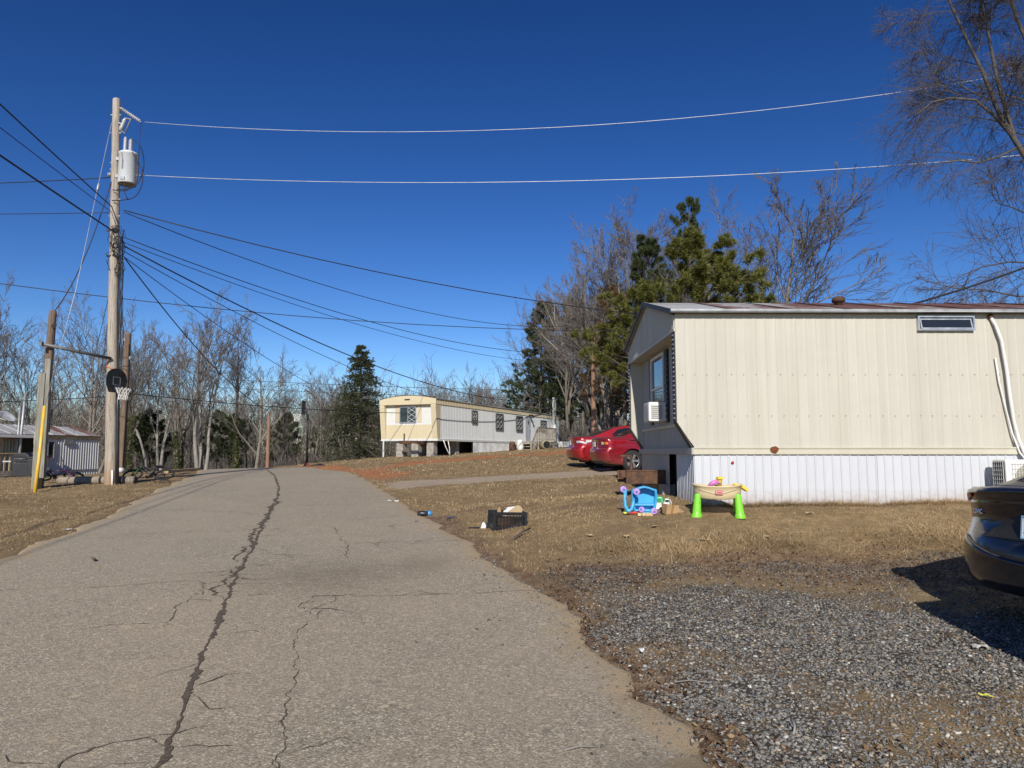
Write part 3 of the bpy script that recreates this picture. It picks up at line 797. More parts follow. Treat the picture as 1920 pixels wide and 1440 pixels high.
def pine(H, seed, t0=.35, wid=.3, limbs=26, mat=PINE, nl=.2, k=34, up=.05, ntuft=5, bk=None, ww=.026):
    rs = np.random.default_rng(seed)
    P0 = walk(np.array([[0, 0, -.2]]), np.array([[.02, 0, 1.]]), np.array([H + .2]), 14, rs, .03, .02)
    R0 = (H * .014 * np.linspace(1, .12, 14))[None]
    n = limbs
    t = t0 + (1 - t0) * (np.arange(n) + rs.random(n)) / n
    f = np.minimum(t, .99) * 13; i = np.minimum(f.astype(int), 12)
    p = P0[0, i] + (P0[0, i + 1] - P0[0, i]) * (f - i)[:, None]
    a = np.arange(n) * 2.4 + rs.normal(0, .5, n)
    d = _norm(np.stack([np.cos(a), np.sin(a), rs.uniform(.05, .45, n) + .5 * t], -1))
    tt = (t - t0) / (1 - t0)
    L = H * wid * (1.02 - .75 * tt ** 1.4) * rs.uniform(.6, 1.2, n)
    P1 = walk(p, d, L, 7, rs, .09, up)
    R1 = (L * .017 + .008)[:, None] * np.linspace(1, .3, 7)[None]
    P2, R2 = kids(P1, R1, 6, .3, 1, .6, .42, 5, rs, .1, up, .5, .006)
    P3, R3 = kids(P2, R2, ntuft, .3, 1, .55, .5, 3, rs, .1, up * 1.5, .6, .004)
    tip = P3[:, -1]; ax = _norm(P3[:, -1] - P3[:, 0])
    mid = P3[:, 1]
    V, F = quad_needles((np.concatenate([tip, P2[:, -1]]), np.concatenate([ax, _norm(P2[:, -1] - P2[:, -2])])), k, nl, ww, rs, .62, .7)
    V2, F2 = quad_needles((mid, ax), k // 2, nl * .9, ww, rs, .6, .8)
    tr = join([tubes(P0, R0, 8), tubes(P1, R1, 5), tubes(P2, R2, 4), tubes(P3, R3, 3)])
    cr = join([(V, F), (V2, F2)])
    return mesh_arrays('trunk', *tr, bk or BARK_D, True), mesh_arrays('crown', *cr, mat), None
def ivy_mesh(P0, R0, h, seed, n=1500, thick=.12):
    rs = np.random.default_rng(seed)
    N, k, _ = P0.shape
    pts = []
    q = rs.integers(0, N, n); z = rs.random(n) ** 1.2 * h
    L = np.linalg.norm(P0[:, -1] - P0[:, 0], axis=-1)
    f = np.minimum(z / L[q], .98) * (k - 1); i = f.astype(int)
    p = P0[q, i] + (P0[q, i + 1] - P0[q, i]) * (f - i)[:, None]
    a = rs.uniform(0, 6.28, n); r = R0[q, i] + rs.random(n) * thick * (1 - .6 * z / h)
    p = p + np.stack([np.cos(a) * r, np.sin(a) * r, np.zeros(n)], -1)
    V, F = quad_needles((p, np.stack([np.cos(a), np.sin(a), -.3 * np.ones(n)], -1)), 3, .13, .11, rs, .7, .6)
    return mesh_arrays('ivy', V, F, IVY)

def put_tree(name, label, group, loc, proto, sc=1., rz=0., mats=None, cat='tree', extra=None):
    r = thing(name, label, cat, loc, rz, group)
    r.scale = (sc, sc, sc) if not hasattr(sc, '__len__') else sc
    for nm, me in zip(('trunk', 'crown'), proto[:2]):
        link(nm, me, r)
    if extra: link('ivy', extra, r)
    return r
def with_mats(pr, a, b):
    for me, m in zip(pr[:2], (a, b)):
        me.materials.clear(); me.materials.append(m)
    return pr
PB = [with_mats(bare_tree(12, 101, 1, .52, .28, 13, .05, tw=.013), BARK, TWIG),
      with_mats(bare_tree(12, 102, 2, .45, .3, 10, .07, tw=.013), BARK, TWIG),
      with_mats(bare_tree(12, 103, 1, .7, .22, 14, .05, lf1=.62, tw=.013), BARK, TWIG),
      with_mats(bare_tree(12, 104, 3, .4, .35, 8, .06, n2=6, tw=.013), BARK_P, TWIG),
      with_mats(bare_tree(12, 105, 1, .38, .4, 12, .08, lf1=.38, tw=.012), BARK_D, TWIG)]
PB += [with_mats(bare_tree(12, 111, 1, .6, .3, 15, .06, tw=.013, n2=8, n3=7, n4=4), BARK, TWIG), with_mats(bare_tree(12, 112, 8, .45, .22, 10, .03, tw=.012, n2=7, n3=5, n4=3, lf1=.36, tilt=(.2, .95), base_r=.15), BARK, TWIG)]
IV = ivy_mesh(*PB[1][2], 5.0, 5, 1100); IV0 = ivy_mesh(*PB[4][2], 5.5, 6, 800)
def gz(x, y): return G(x, y) - .05
KADJ = ('round-crowned', 'twin-stemmed', 'wide-spreading', 'pale many-stemmed', 'narrow upright', 'densely twigged', 'many-limbed fan-shaped')
def bare(x, y, H, k, rz, label, group, ivy=None, w=1.):
    s = (.97 if group in (None, 'bare trees behind the grey trailer') else .82) * H / 12
    if group: label = label.replace('KIND', KADJ[k])
    return put_tree('bare_tree', label, group, (x, y, gz(x, y)), PB[k], (s * w, s * w, s), rz, extra=ivy)
# behind the grey trailer
L1 = 'KIND leafless tree standing behind the grey corrugated trailer'
for x, y, H, k, rz in [(-36.8, 50, 11.6, 0, 0), (-38.5, 47, 12.3, 2, 1), (-33.5, 57, 12.4, 1, 2), (-31.2, 52, 11.2, 2, 3.9), (-40, 60, 12, 3, 4), (-33, 62, 12.5, 0, 5), (-42, 52, 11, 1, .6), (-29.8, 60, 11.4, 3, 2.6)]:
    bare(x, y, H, k, rz, L1, 'bare trees behind the grey trailer')
bare(-26.3, 49, 10.2, 4, .4, 'slim leafless tree with ivy on its stem behind the utility pole', None, IV0)
# trees in the gap beyond the crest
bare(-25.6, 55, 10.6, 1, .3, 'twin-stemmed leafless tree with ivy round its foot beyond the road crest', None, IV)
bare(-24.3, 56, 12.7, 3, 1.2, 'tall pale many-stemmed leafless tree left of the reddish pole', None)
bare(-22.9, 59, 12.4, 4, 2.1, 'narrow upright leafless tree with ivy beyond the crest', None, IV0)
bare(-20.4, 57, 9.6, 2, 3.3, 'low spreading leafless tree with drooping limbs behind the reddish pole', None, None, 1.25)
L2 = 'KIND leafless tree at the wood edge beyond the road crest'
for x, y, H, k, rz in [(-22, 68, 9.6, 0, 0), (-19.8, 72, 10.8, 1, 1), (-17.6, 66, 10.0, 2, 2), (-16.0, 70, 10.5, 3, 3), (-28.5, 66, 8.4, 0, 4), (-31.5, 70, 8.2, 4, 5), (-25.8, 72, 8.6, 2, .5), (-18.4, 78, 11, 4, 1.5), (-14.2, 76, 9.6, 1, 2.5), (-23.8, 64, 8.2, 4, 3.5)]:
    bare(x, y, H, k, rz, L2, 'bare trees beyond the crest')
L3 = 'KIND leafless tree in the wood behind the yellow and white trailer'
for x, y, H, k, rz in [(-10.5, 80, 9.4, 0, 0), (-8.2, 78, 9.8, 2, 1), (-6.2, 82, 10.6, 1, 2), (-4.3, 79, 10.2, 0, 3), (-2.6, 84, 10.2, 3, 4), (-.9, 78, 9.9, 2, 5), (1.2, 75, 10.6, 1, .7), (2.6, 70, 10.4, 0, 1.7), (-12.4, 82, 9, 4, 2.2), (4.4, 74, 10.6, 4, 3.2)]:
    bare(x, y, H, k, rz, L3, 'bare trees behind the far trailer')
L4 = 'KIND leafless tree in the thicket between the light brown pole and cream trailer'
for x, y, H, k, rz in [(5.0, 64, 15.5, 1, 0), (4.9, 46, 12.2, 4, 1), (5.9, 47, 13.2, 3, 2), (3.4, 66, 14, 2, 3), (6.6, 65, 17, 0, 4.4), (6.7, 43, 11.6, 1, 5), (8.0, 62, 16, 4, 2.4)]:
    bare(x, y, H, k, rz, L4, 'bare trees in the thicket')
L5 = 'KIND leafless tree rising above the cream trailer roof'
for x, y, H, k, rz in [(7.4, 43, 14.6, 5, 0), (9.2, 45, 15.8, 5, 1), (13.4, 44, 15.6, 0, 2), (11.2, 48, 16.6, 5, 5.2), (6.2, 45, 13.4, 6, 3.0), (15.6, 45, 14.4, 2, 4.1)]:
    bare(x, y, H, k, rz, L5, 'bare trees above the cream trailer')
bare(14.2, 38, 12.6, 5, 2.8, 'broad spreading leafless tree above the cream trailer beside the yellow-green pine', None, None, 1.35)
for x, y, H, k, rz in [(31.5, 46, 10.6, 0, 0), (34.5, 48, 11.5, 1, 2), (29.8, 52, 9.9, 3, 3)]:
    bare(x, y, H, k, rz, 'KIND leafless treetop showing over the right end of the cream trailer roof', 'bare trees far right')

# evergreens
put_tree('spruce_tree', 'dark green cone-shaped spruce beside the yellow end of the far trailer', None, (-10.3, 48, gz(-10.3, 48)), spruce(8.0, 201, .41))
PP = pine(9.6, 213, .42, .36, 34, PINE, .25, 38, ntuft=8, ww=.03)
put_tree('pine_tree', 'bushy yellow-green pine rising behind the cream trailer roof', None, (8.6, 32, gz(8.6, 32)), PP, (1.12, 1.12, 1), .4)
put_tree('pine_tree', 'small yellow-green pine half hidden behind the cream trailer gable', None, (5.9, 31, gz(5.9, 31)), PP, (.85, .85, .74), 2.2)
PW = pine(12, 221, .15, .22, 56, WPINE, .24, 30, .02, 6, ww=.032)
put_tree('pine_tree', 'narrow dark pine spire topping the trees above the cream trailer', None, (10.7, 41, gz(10.7, 41)), PW, (.75, .75, 1.24), 1.)
for x, y, s, rz in [(2.4, 64, 1.12, 0), (3.9, 68, 1.2, 2), (5.6, 66, 1.15, 4), (7.0, 48, .93, 1)]:
    put_tree('pine_tree', 'dark green pine in the thicket behind the far trailer deck', 'dark pines in the thicket', (x, y, gz(x, y)), PW, s, rz)
put_tree('pine_tree', 'dark pine with sparse grey-green crown behind the bushy pine', None, (8.2, 40, gz(8.2, 40)), PW, (.95, .95, 1.0), 3.)
put_tree('pine_tree', 'browned dying pine beside the cream trailer gable', None, (5.3, 38, gz(5.3, 38)), pine(8.6, 231, .25, .25, 26, BROWNP, .2, 16, -.02, 4), 1, 0)
PV = pine(8, 241, .3, .3, 30, WPINE, .28, 26, .02, 5, ww=.04)
for x, y, s, rz in [(-33.5, 66, .9, 0), (-30.6, 74, .95, 1), (-27.0, 69, .85, 2), (-19.6, 76, .9, 3), (-24.6, 78, .9, 4), (-36.5, 70, .9, 5)]:
    put_tree('pine_tree', 'small dark pine among the leafless trees beyond the crest', 'small dark pines in the wood', (x, y, gz(x, y)), PV, s, rz)

def weeping(seed=301):
    rs = np.random.default_rng(seed)
    H = 13.5
    P0 = np.array([[(0.6, 0, -.2), (.5, 0, 2.5), (.1, 0, 4.5), (-.15, 0, 6.0), (-.2, .1, 7.2), (-.05, .1, 8.4), (.2, 0, 9.6), (.3, 0, 11), (.5, 0, 13.5)],
                   [(-.1, 0, 5.6), (-.35, .1, 6.6), (-.75, .1, 7.5), (-1.15, .1, 8.2), (-1.5, .1, 8.9), (-1.9, 0, 9.9), (-2.3, 0, 10.9), (-2.7, 0, 12), (-3.0, 0, 13.2)],
                   [(-1.15, .1, 8.2), (-1.3, .1, 8.9), (-1.4, .2, 9.7), (-1.5, .2, 10.5), (-1.6, .2, 11.3), (-1.75, .2, 12), (-1.9, .2, 12.8), (-2.1, .2, 13.6), (-2.2, .2, 14.4)],
                   [(-.1, .1, 8.0), (-.5, .1, 9.2), (-.55, .1, 10.3), (-.9, .1, 11.4), (-1.1, .1, 12.2), (-1.2, .1, 13), (-1.3, .1, 13.8), (-1.5, .1, 14.4), (-1.6, .1, 15)]])
    R0 = np.array([np.linspace(.19, .035, 9), np.linspace(.085, .014, 9), np.linspace(.05, .012, 9), np.linspace(.055, .012, 9)])
    limbs = np.array([[(-1.2, .1, 8.3), (-1.7, 0, 8.8), (-2.2, -.1, 9.15), (-2.8, -.1, 9.2), (-3.3, -.2, 9.05), (-3.75, -.2, 8.7)],
                      [(-1.0, .1, 8.1), (-1.5, .2, 7.85), (-2.0, .2, 7.7), (-2.5, .2, 7.75), (-2.9, .2, 7.7), (-3.4, .2, 7.4)],
                      [(-.1, 0, 4.6), (-.7, 0, 4.35), (-1.5, -.1, 4.3), (-2.2, -.1, 4.45), (-3.0, -.1, 4.5), (-3.9, -.1, 4.75)],
                      [(-.1, 0, 5.6), (-.55, 0, 6.0), (-1.0, 0, 6.3), (-1.4, 0, 6.5), (-1.75, 0, 6.6), (-1.95, 0, 6.95)],
                      [(-.1, 0, 5.0), (-.6, .3, 5.2), (-1.2, .5, 5.3), (-1.8, .6, 5.2), (-2.3, .6, 5.0), (-2.8, .7, 4.6)],
                      [(0, 0, 3.6), (-.5, .2, 3.7), (-1.1, .3, 3.6), (-1.7, .3, 3.5), (-2.3, .3, 3.2), (-2.8, .4, 2.9)],
                      [(.1, 0, 6.6), (.8, .2, 7.6), (1.5, .3, 8.6), (2.3, .3, 9.4), (3, .3, 10), (3.6, .3, 10.2)],
                      [(.1, 0, 5.2), (.9, -.2, 5.9), (1.7, -.3, 6.5), (2.5, -.3, 6.9), (3.2, -.3, 7.0), (3.9, -.3, 6.8)]])
    RL = np.linspace(.04, .011, 6)[None] * np.array([1, .8, .75, .7, .7, .7, 1, 1])[:, None]
    Pb, Rb = kids(P0, R0, 12, .4, 1, .8, .26, 6, rs, .12, -.01, .4, .009)
    A = np.concatenate([limbs, Pb]); RA = np.concatenate([RL, Rb])
    P2, R2 = kids(A, RA, 10, .12, 1, .8, .6, 6, rs, .16, -.04, .5, .0085)
    P3, R3 = kids(P2, R2, 8, .12, 1, .7, .8, 6, rs, .15, -.13, .6, .0062)
    P4, R4 = kids(P3, R3, 4, .12, 1, .6, .85, 4, rs, .13, -.2, .7, .0044)
    tr = join([tubes(P0, R0, 9), tubes(A, RA, 6)])
    cr = join([tubes(P2, R2, 4), tubes(P3, R3, 3), tubes(P4, R4, 3)])
    return mesh_arrays('trunk', *tr, BARK_D, True), mesh_arrays('crown', *cr, TWIG_W, True), None
put_tree('weeping_tree', 'large leafless tree with drooping twigs overhanging the cream trailer', None, (13.45, 16.6, gz(13.45, 16.6)), weeping(), (1.0, 1, 1))

# the far wood: a mass of thin stems nobody could count
def far_wood():
    rs = np.random.default_rng(401)
    n = 1750
    x = rs.uniform(-100, 45, n); y = 84 + rs.random(n) ** .8 * 46 - .10 * np.abs(x + 5)
    z = g(x, y) - .3
    H = rs.uniform(7.5, 12.5, n)
    p0 = np.stack([x, y, z], -1); d = _norm(np.stack([rs.normal(0, .05, n), rs.normal(0, .05, n), np.ones(n)], -1))
    P0 = walk(p0, d, H, 7, rs, .04, .02); R0 = rs.uniform(.05, .13, n)[:, None] * np.linspace(1, .15, 7)[None]
    P1, R1 = kids(P0, R0, 12, .12, 1, .55, .38, 3, rs, .1, .06, .5, .026)
    P2, R2 = kids(P1, R1, 4, .2, 1, .55, .6, 2, rs, .12, .06, .6, .02)
    V, F = join([tubes(P0, R0, 4), tubes(P1, R1, 3), tubes(P2, R2, 3)])
    o = link('distant_wood', mesh_arrays('distant_wood', V, F, BARK, True))
    tag(o, 'grey mass of leafless woodland behind everything', 'woodland', kind='stuff')
    # brush along the wood edge
    m = 8000
    x = rs.uniform(-70, 12, m); y = 62 + rs.random(m) * 30
    z = g(x, y) - .1; L = rs.uniform(1.0, 4.6, m)
    d = _norm(np.stack([rs.normal(0, .35, m), rs.normal(0, .35, m), np.ones(m)], -1))
    P0 = walk(np.stack([x, y, z], -1), d, L, 4, rs, .15, -.02); R0 = rs.uniform(.012, .03, m)[:, None] * np.linspace(1, .3, 4)[None]
    V, F = tubes(P0, R0, 3)
    o = link('underbrush', mesh_arrays('underbrush', V, F, TWIG, True))
    tag(o, 'tangle of leafless brush and saplings at the wood edge', 'brush', kind='stuff')
far_wood()
# ================================================================ MOBILE HOMES
def streak_paint(name, base, tint, rust=(.32, .13, .04), amt=.35, rustamt=.2, rough_=.5, sc=7., green=None):
    """sheet metal paint with rain streaks running down it"""
    t = NT(name)
    s1 = t.noise(sc, 5, .6, t.co(1, 1, .045)); s2 = t.noise(sc * 2.7, 4, .6, t.co(1, 1, .06)); bl = t.noise(1.1, 4)
    c = t.mix(t.rng(s1, .4, .68, 0, amt), base, tint)
    c = t.mix(t.rng(bl, .4, .75, 0, amt * .8), c, tuple(k * .86 for k in base))
    s3 = t.noise(sc * .32, 3, .5, t.co(1, 1, .03)); c = t.mix(t.rng(s3, .52, .62, 0, amt * .7), c, tuple(.5 * (a + b) * .9 for a, b in zip(base, tint)))
    if green: c = t.mix(t.rng(t.noise(1.7, 5, .7, t.co(1, 1, .5)), .6, .8, 0, .4), c, green)
    m = t.math('MULTIPLY', t.rng(s2, .6, .78, 0, rustamt), t.rng(bl, .35, .65))
    c = t.mix(m, c, rust)
    oi = t.n('ShaderNodeObjectInfo').outputs['Random']; c = t.mix(t.rng(oi, 0, 1, 0, .16), c, tuple(k * .6 for k in tint))
    t.bump(t.math('ADD', t.noise(1.6, 3), t.math('MULTIPLY', t.noise(7, 2), .15)), .35, .03)
    return t.fin(c, t.rng(bl, .2, .8, rough_ - .08, rough_ + .1))
CREAM = streak_paint('cream_siding', (.53, .505, .428), (.455, .415, .33), (.36, .24, .12), .7, .5, .5)
CREAM_TRIM = streak_paint('cream_trim', (.54, .505, .40), (.47, .42, .31), amt=.35, rustamt=.2)
_t = NT('white_vinyl')
_wz = _t.n('ShaderNodeSeparateXYZ', Vector=_t.co()).outputs['Z']
_wn = _t.noise(9, 5, .7); _wo = _t.n('ShaderNodeObjectInfo').outputs['Random']
_c = _t.mix(_t.rng(_wo, 0, 1, 0, .14), (.545, .56, .585), (.42, .43, .45))
_c = _t.mix(_t.rng(_t.noise(14, 4, .6, _t.co(1, 1, .08)), .5, .75, 0, .25), _c, (.42, .40, .36))
_c = _t.mix(_t.math('MULTIPLY', _t.rng(_wz, .26, .0, 0, 1), _t.rng(_wn, .35, .65, .1, .8)), _c, (.30, .20, .12))
WHITE_VINYL = _t.fin(_c, .42)
GREY_SIDE = streak_paint('grey_siding', (.40, .39, .37), (.32, .30, .27), amt=.5, rustamt=.15)
FAR_WHITE = streak_paint('far_white_siding', (.78, .80, .79), (.68, .70, .69), (.36, .33, .26), .4, .5, .55, 3.5)
FAR_CLEAN = M('far_white_panel', (.62, .62, .59), .5, var=.05)
FAR_YEL = streak_paint('far_yellow_siding', (.58, .50, .33), (.52, .44, .28), amt=.3, rustamt=.1)
CORR = streak_paint('corrugated_steel', (.60, .60, .59), (.48, .48, .47), (.25, .2, .15), .5, .2, .5)
RUSTFASC = streak_paint('rust_fascia', (.55, .45, .30), (.42, .25, .11), (.3, .13, .05), .8, .7, .7, 9)
BLACKP = M('black_paint', (.012, .012, .013), .45, var=.3)
DARKV = M('under_shade', (.03, .028, .026), .9, var=.3)  # near-black colour stands in for the shade beneath the trailer floors
ALU = M('aluminium', (.55, .56, .57), .38, .75, var=.12, scale=8)
GALV = M('galvanised', (.36, .37, .37), .5, .5, var=.2, scale=6)
CONC = M('concrete_block', (.36, .33, .29), .95, var=.25, scale=6, bump=.4, bscale=80, dirt=(.25, .16, .09), dirtamt=.12)
PLASTIC_W = M('white_plastic', (.74, .73, .69), .4, var=.06, dirt=(.45, .40, .32), dirtamt=.05)
OLDWOOD = M('grey_deck_wood', (.34, .30, .245), .85, var=.3, scale=8, bump=.3)
_t = NT('rusted_steel')
RUST = _t.fin(_t.ramp(_t.noise(7, 6, .7), [(.3, (.045, .028, .02)), (.5, (.10, .05, .03)), (.68, (.18, .085, .042)), (.82, (.27, .19, .12))]), .8, .2)
def roof_metal(name, rust_bias):
    t = NT(name)
    n = t.noise(1.3, 6, .68, t.co(1, .55, 1)); n2 = t.noise(9, 5, .7)
    f = t.math('ADD', t.math('MULTIPLY', n, .75), t.math('MULTIPLY', n2, .25))
    c = t.ramp(t.math('ADD', f, rust_bias), [(.40, (.42, .42, .41)), (.50, (.33, .31, .29)), (.56, (.20, .10, .07)), (.7, (.13, .055, .04))])
    return t.fin(c, .62, .15)
ROOF_A = roof_metal('roof_sheet', .06); ROOF_B = roof_metal('roof_sheet_rusty', .16); ROOF_C = roof_metal('roof_sheet_grey', -.10)
_t = NT('window_glass')
GLASS = _t.fin((.018, .022, .026), .04); _t.b.inputs['Specular IOR Level'].default_value = .8

def rib_sheet(mb, p0, ux, up_, L, z0, z1, period, depth, flat=.62, nrm=None, zb=None, zt=None, fine=0):
    """corrugated sheet: starts at p0, runs along unit ux for L, stands from z0 to z1 (functions zb(s), zt(s) may override)"""
    p0 = Vector(p0); ux = Vector(ux).normalized(); nrm = Vector(nrm).normalized()
    s = 0.; cols = []
    pts = []
    while s < L - 1e-6:
        a = period * flat; b = period * (1 - flat)
        for ds, d in ((0, 0), (a, 0), (a + b * .28, depth), (a + b * .72, depth)):
            if s + ds <= L: pts.append((s + ds, d))
        s += period
    pts.append((L, 0))
    rows = [[], []]
    for q, d in pts:
        b = zb(q) if zb else z0; t_ = zt(q) if zt else z1
        rows[0].append(p0 + ux * q + nrm * d + Vector((0, 0, b))); rows[1].append(p0 + ux * q + nrm * d + Vector((0, 0, t_)))
    mb.sheet(rows, False, flip=(ux.cross(Vector((0, 0, 1))).dot(nrm) < 0))
    return mb
def frame_of(o, ux, n):
    """matrix mapping (right, outward-negative y, up) to local space: x=right, -y=outward"""
    ux = Vector(ux).normalized(); n = Vector(n).normalized()
    m = Matrix((ux, -n, Vector((0, 0, 1)))).transposed().to_4x4(); m.translation = Vector(o); return m
def window(parent, m, w, h, bar=.045, mat=ALU, mid=None, diamond=0, depth=.05, label=None, glass=None, inner=None):
    """framed window: part window > pane, lattice; m has its origin at lower left corner on the wall"""
    f = MB()
    for a, b in (((0, 0), (w, bar)), ((0, h - bar), (w, h)), ((0, bar), (bar, h - bar)), ((w - bar, bar), (w, h - bar))):
        f.box((a[0], -depth, a[1]), (b[0], .01, b[1]), m)
    if mid == 'v': f.box((w / 2 - bar / 2, -depth * .8, bar), (w / 2 + bar / 2, .01, h - bar), m)
    if mid == 'h': f.box((bar, -depth * .8, h / 2 - bar / 2), (w - bar, .01, h / 2 + bar / 2), m)
    o = f.build('window', mat, parent)
    if label: o['label'] = label
    MB().box((bar * .9, -.018, bar * .9), (w - bar * .9, -.006, h - bar * .9), m).build('pane', glass or GLASS, o)
    if diamond:
        d = MB()
        for x0, x1 in ([(bar, w / 2), (w / 2, w - bar)] if diamond == 2 else [(w / 2, w - bar)]):
            ww = x1 - x0; hh = h - 2 * bar; k = 3
            for i in range(k):
                za = bar + hh * i / k; zb = bar + hh * (i + 1) / k
                d.beam(m @ Vector((x0, -.026, za)), m @ Vector((x1, -.026, zb)), .014); d.beam(m @ Vector((x1, -.032, za)), m @ Vector((x0, -.032, zb)), .014)
        d.build('lattice', PLASTIC_W, o)
    return o

# ---------------------------------------------------------------- the cream trailer
def cream_trailer():
    TX, TY, TZ = 2.58, 11.1, .80
    T = thing('mobile_home', 'cream ribbed single-wide mobile home with rusty roof and white skirting', 'mobile home', (TX, TY, TZ), R(.25))
    LEN, WID = 14.2, 4.4
    ZB, ZT, ZS, ZR = .87, 2.99, 2.74, 3.60
    INS = .26
    # long wall in sheets
    x = 0.; k = 0
    while x < LEN - .05:
        w = min(1.28, LEN - x); mb = MB()
        def zb(s, x=x): return ZB + max(0, (INS - (x + s)) / INS) * .40
        rib_sheet(mb, (x, 0, 0), (1, 0, 0), None, w, ZB, ZT, .16, .0045, .7, (0, -1, 0), zb)
        # fluted face: two fine grooves per rib bay
        mb.build('wall_panel', CREAM, T); x += 1.28
    # wing thickness, inner faces and back walls
    body = MB()
    body.box((INS + .02, .03, ZB - .05), (LEN - .02, WID - .03, ZT - .02))
    body.build('wall_core', CREAM, T)
    for side, y0 in ((0, .005), (1, WID - .22)):
        wg = MB(); wg.prism([(0.006, ZB + .42), (INS, ZB + .02), (INS + .04, ZB + .02), (INS + .04, ZS + .02), (0.006, ZS + .02)], y0, y0 + .215)
        wg.build('wing_wall', CREAM, T)
        tr = MB(); tr.prism([(-.012, ZB + .41), (.004, ZB + .42), (.004, ZS), (-.012, ZS)], y0 + .01, y0 + .205); tr.beam((-.004, y0 + .11, ZB + .41), (INS - .02, y0 + .11, ZB + .005), .195, .014, (1, 0, 1))
        to = tr.build('edge_trim', M('dark_trim', (.05, .047, .044), .6), T)
        n = 19
        for i in range(n):
            z = ZB + .47 + (ZS - ZB - .55) * i / (n - 1)
            MB().cbox((-.016, y0 + .12, z), (.012, .10, .018), (0, R(20), 0)).build('trim_rung', GALV, to)
    rw = MB(); rib_sheet(rw, (INS, WID - .2, 0), (0, -1, 0), None, WID - .4, ZB, ZS, .15, .008, .85, (-1, 0, 0)); rw.build('end_wall', GREY_SIDE, T)
    MB().box((INS - .03, .23, 1.235), (INS + .01, WID - .23, 1.285)).build('batten', CREAM_TRIM, T)
    MB().box((.01, .01, ZS - .015), (INS + .03, WID - .01, ZS)).build('soffit', CREAM, T)
    # gable panel with ribs
    gb = MB()
    rib_sheet(gb, (0, WID, 0), (0, -1, 0), None, WID, ZS, ZS, .095, .016, .6, (-1, 0, 0), lambda s: ZS, lambda s: ZT + (ZR - ZT) * (1 - abs(s - WID / 2) / (WID / 2)) - .03)
    gb.build('gable', CREAM, T)
    MB().box((-.022, .0, ZS - .03), (.012, WID, ZS + .015)).build('gable_trim', CREAM_TRIM, T)
    # belt rail
    MB().box((INS - .03, -.05, .765), (LEN + .03, -.004, ZB + .005)).build('belt_rail', CREAM_TRIM, T, bevel=.01)
    MB().box((INS - .055, -.046, .768), (INS - .006, WID + .03, ZB)).build('belt_rail', GREY_SIDE, T)
    MB().box((INS - .02, -.064, ZB - .012), (LEN + .02, -.046, ZB + .012)).build('belt_lip', CREAM_TRIM, T)
    tb = NT('rust_spot'); RS_ = tb.fin(tb.ramp(tb.noise(30, 5, .7), [(.3, (.09, .022, .008)), (.6, (.19, .06, .015)), (.8, (.30, .14, .05))]), .9)
    sp = MB(); a = [(1.485 + .065 * math.cos(q) * (1 + .1 * math.sin(3 * q)), .812 + .052 * math.sin(q) * (1 + .1 * math.cos(5 * q))) for q in np.linspace(0, 6.283, 17)[:-1]]
    sp.prism([(p, q + .03) for p, q in a], -.071, -.0665); sp.build('rust_patch', RS_, T)
    # skirting panels
    px = INS; i = 0
    sk = MB(); rib_sheet(sk, (0, 0, 0), (1, 0, 0), None, .405, -.12, .772, .135, .012, .74, (0, -1, 0)); sk.add([(0, 0.002, -.12), (.405, .002, -.12), (.405, .002, .772), (0, .002, .772)], [(0, 1, 2, 3)])
    skm = sk.mesh('skirt_panel', WHITE_VINYL)
    while px < LEN - .3:
        link('skirt_panel', skm, T, (px, -.012 - .0025 * (i % 2), random.uniform(-.012, .012)), (R(random.uniform(-.25, .25)), 0, R(random.uniform(-.25, .25)))); px += .405; i += 1
    es = MB(); rib_sheet(es, (0, 0, 0), (0, -1, 0), None, .40, -.12, .768, .10, .016, .62, (-1, 0, 0)); esm = es.mesh('skirt_panel', WHITE_VINYL)
    for j in range(3): link('skirt_panel', esm, T, (INS - .002 * (j % 2), .40 + j * .40, 0))
    e2 = MB(); rib_sheet(e2, (INS, WID, 0), (0, -1, 0), None, WID - 1.75, -.12, .768, .3, .006, .9, (-1, 0, 0)); e2.build('skirt_panel', GREY_SIDE, T)['label'] = 'weathered grey skirting sheet'
    MB().box((INS + .12, .3, -.2), (LEN, WID - .1, .76)).build('crawl_shade_block', DARKV, T)  # solid dark block, paints in the shade behind the skirting gap
    MB().lathe([(.02, 0), (.024, .004), (.012, .008)], 10, Matrix.Translation((.84 + 0, -.027, .64)) @ Matrix.Rotation(R(90), 4, 'X')).build('sticker', M('red_sticker', (.35, .02, .03), .5), T)
    # screws
    for z, x0 in ((2.02, .10), (1.37, .13)):
        s = MB(); q = x0
        while q < LEN - .1:
            s.cbox((q, -.016, z + random.uniform(-.004, .004)), (.010, .010, .010)); q += .193 * random.uniform(.97, 1.03)
        s.build('screw_row', M('rusty_screw', (.30, .22, .15), .8), T)['kind'] = 'stuff'
    # roof sheets, both slopes
    sl = math.hypot(WID / 2 + .09, ZR - ZT); n = 15; w = (LEN + .16) / n
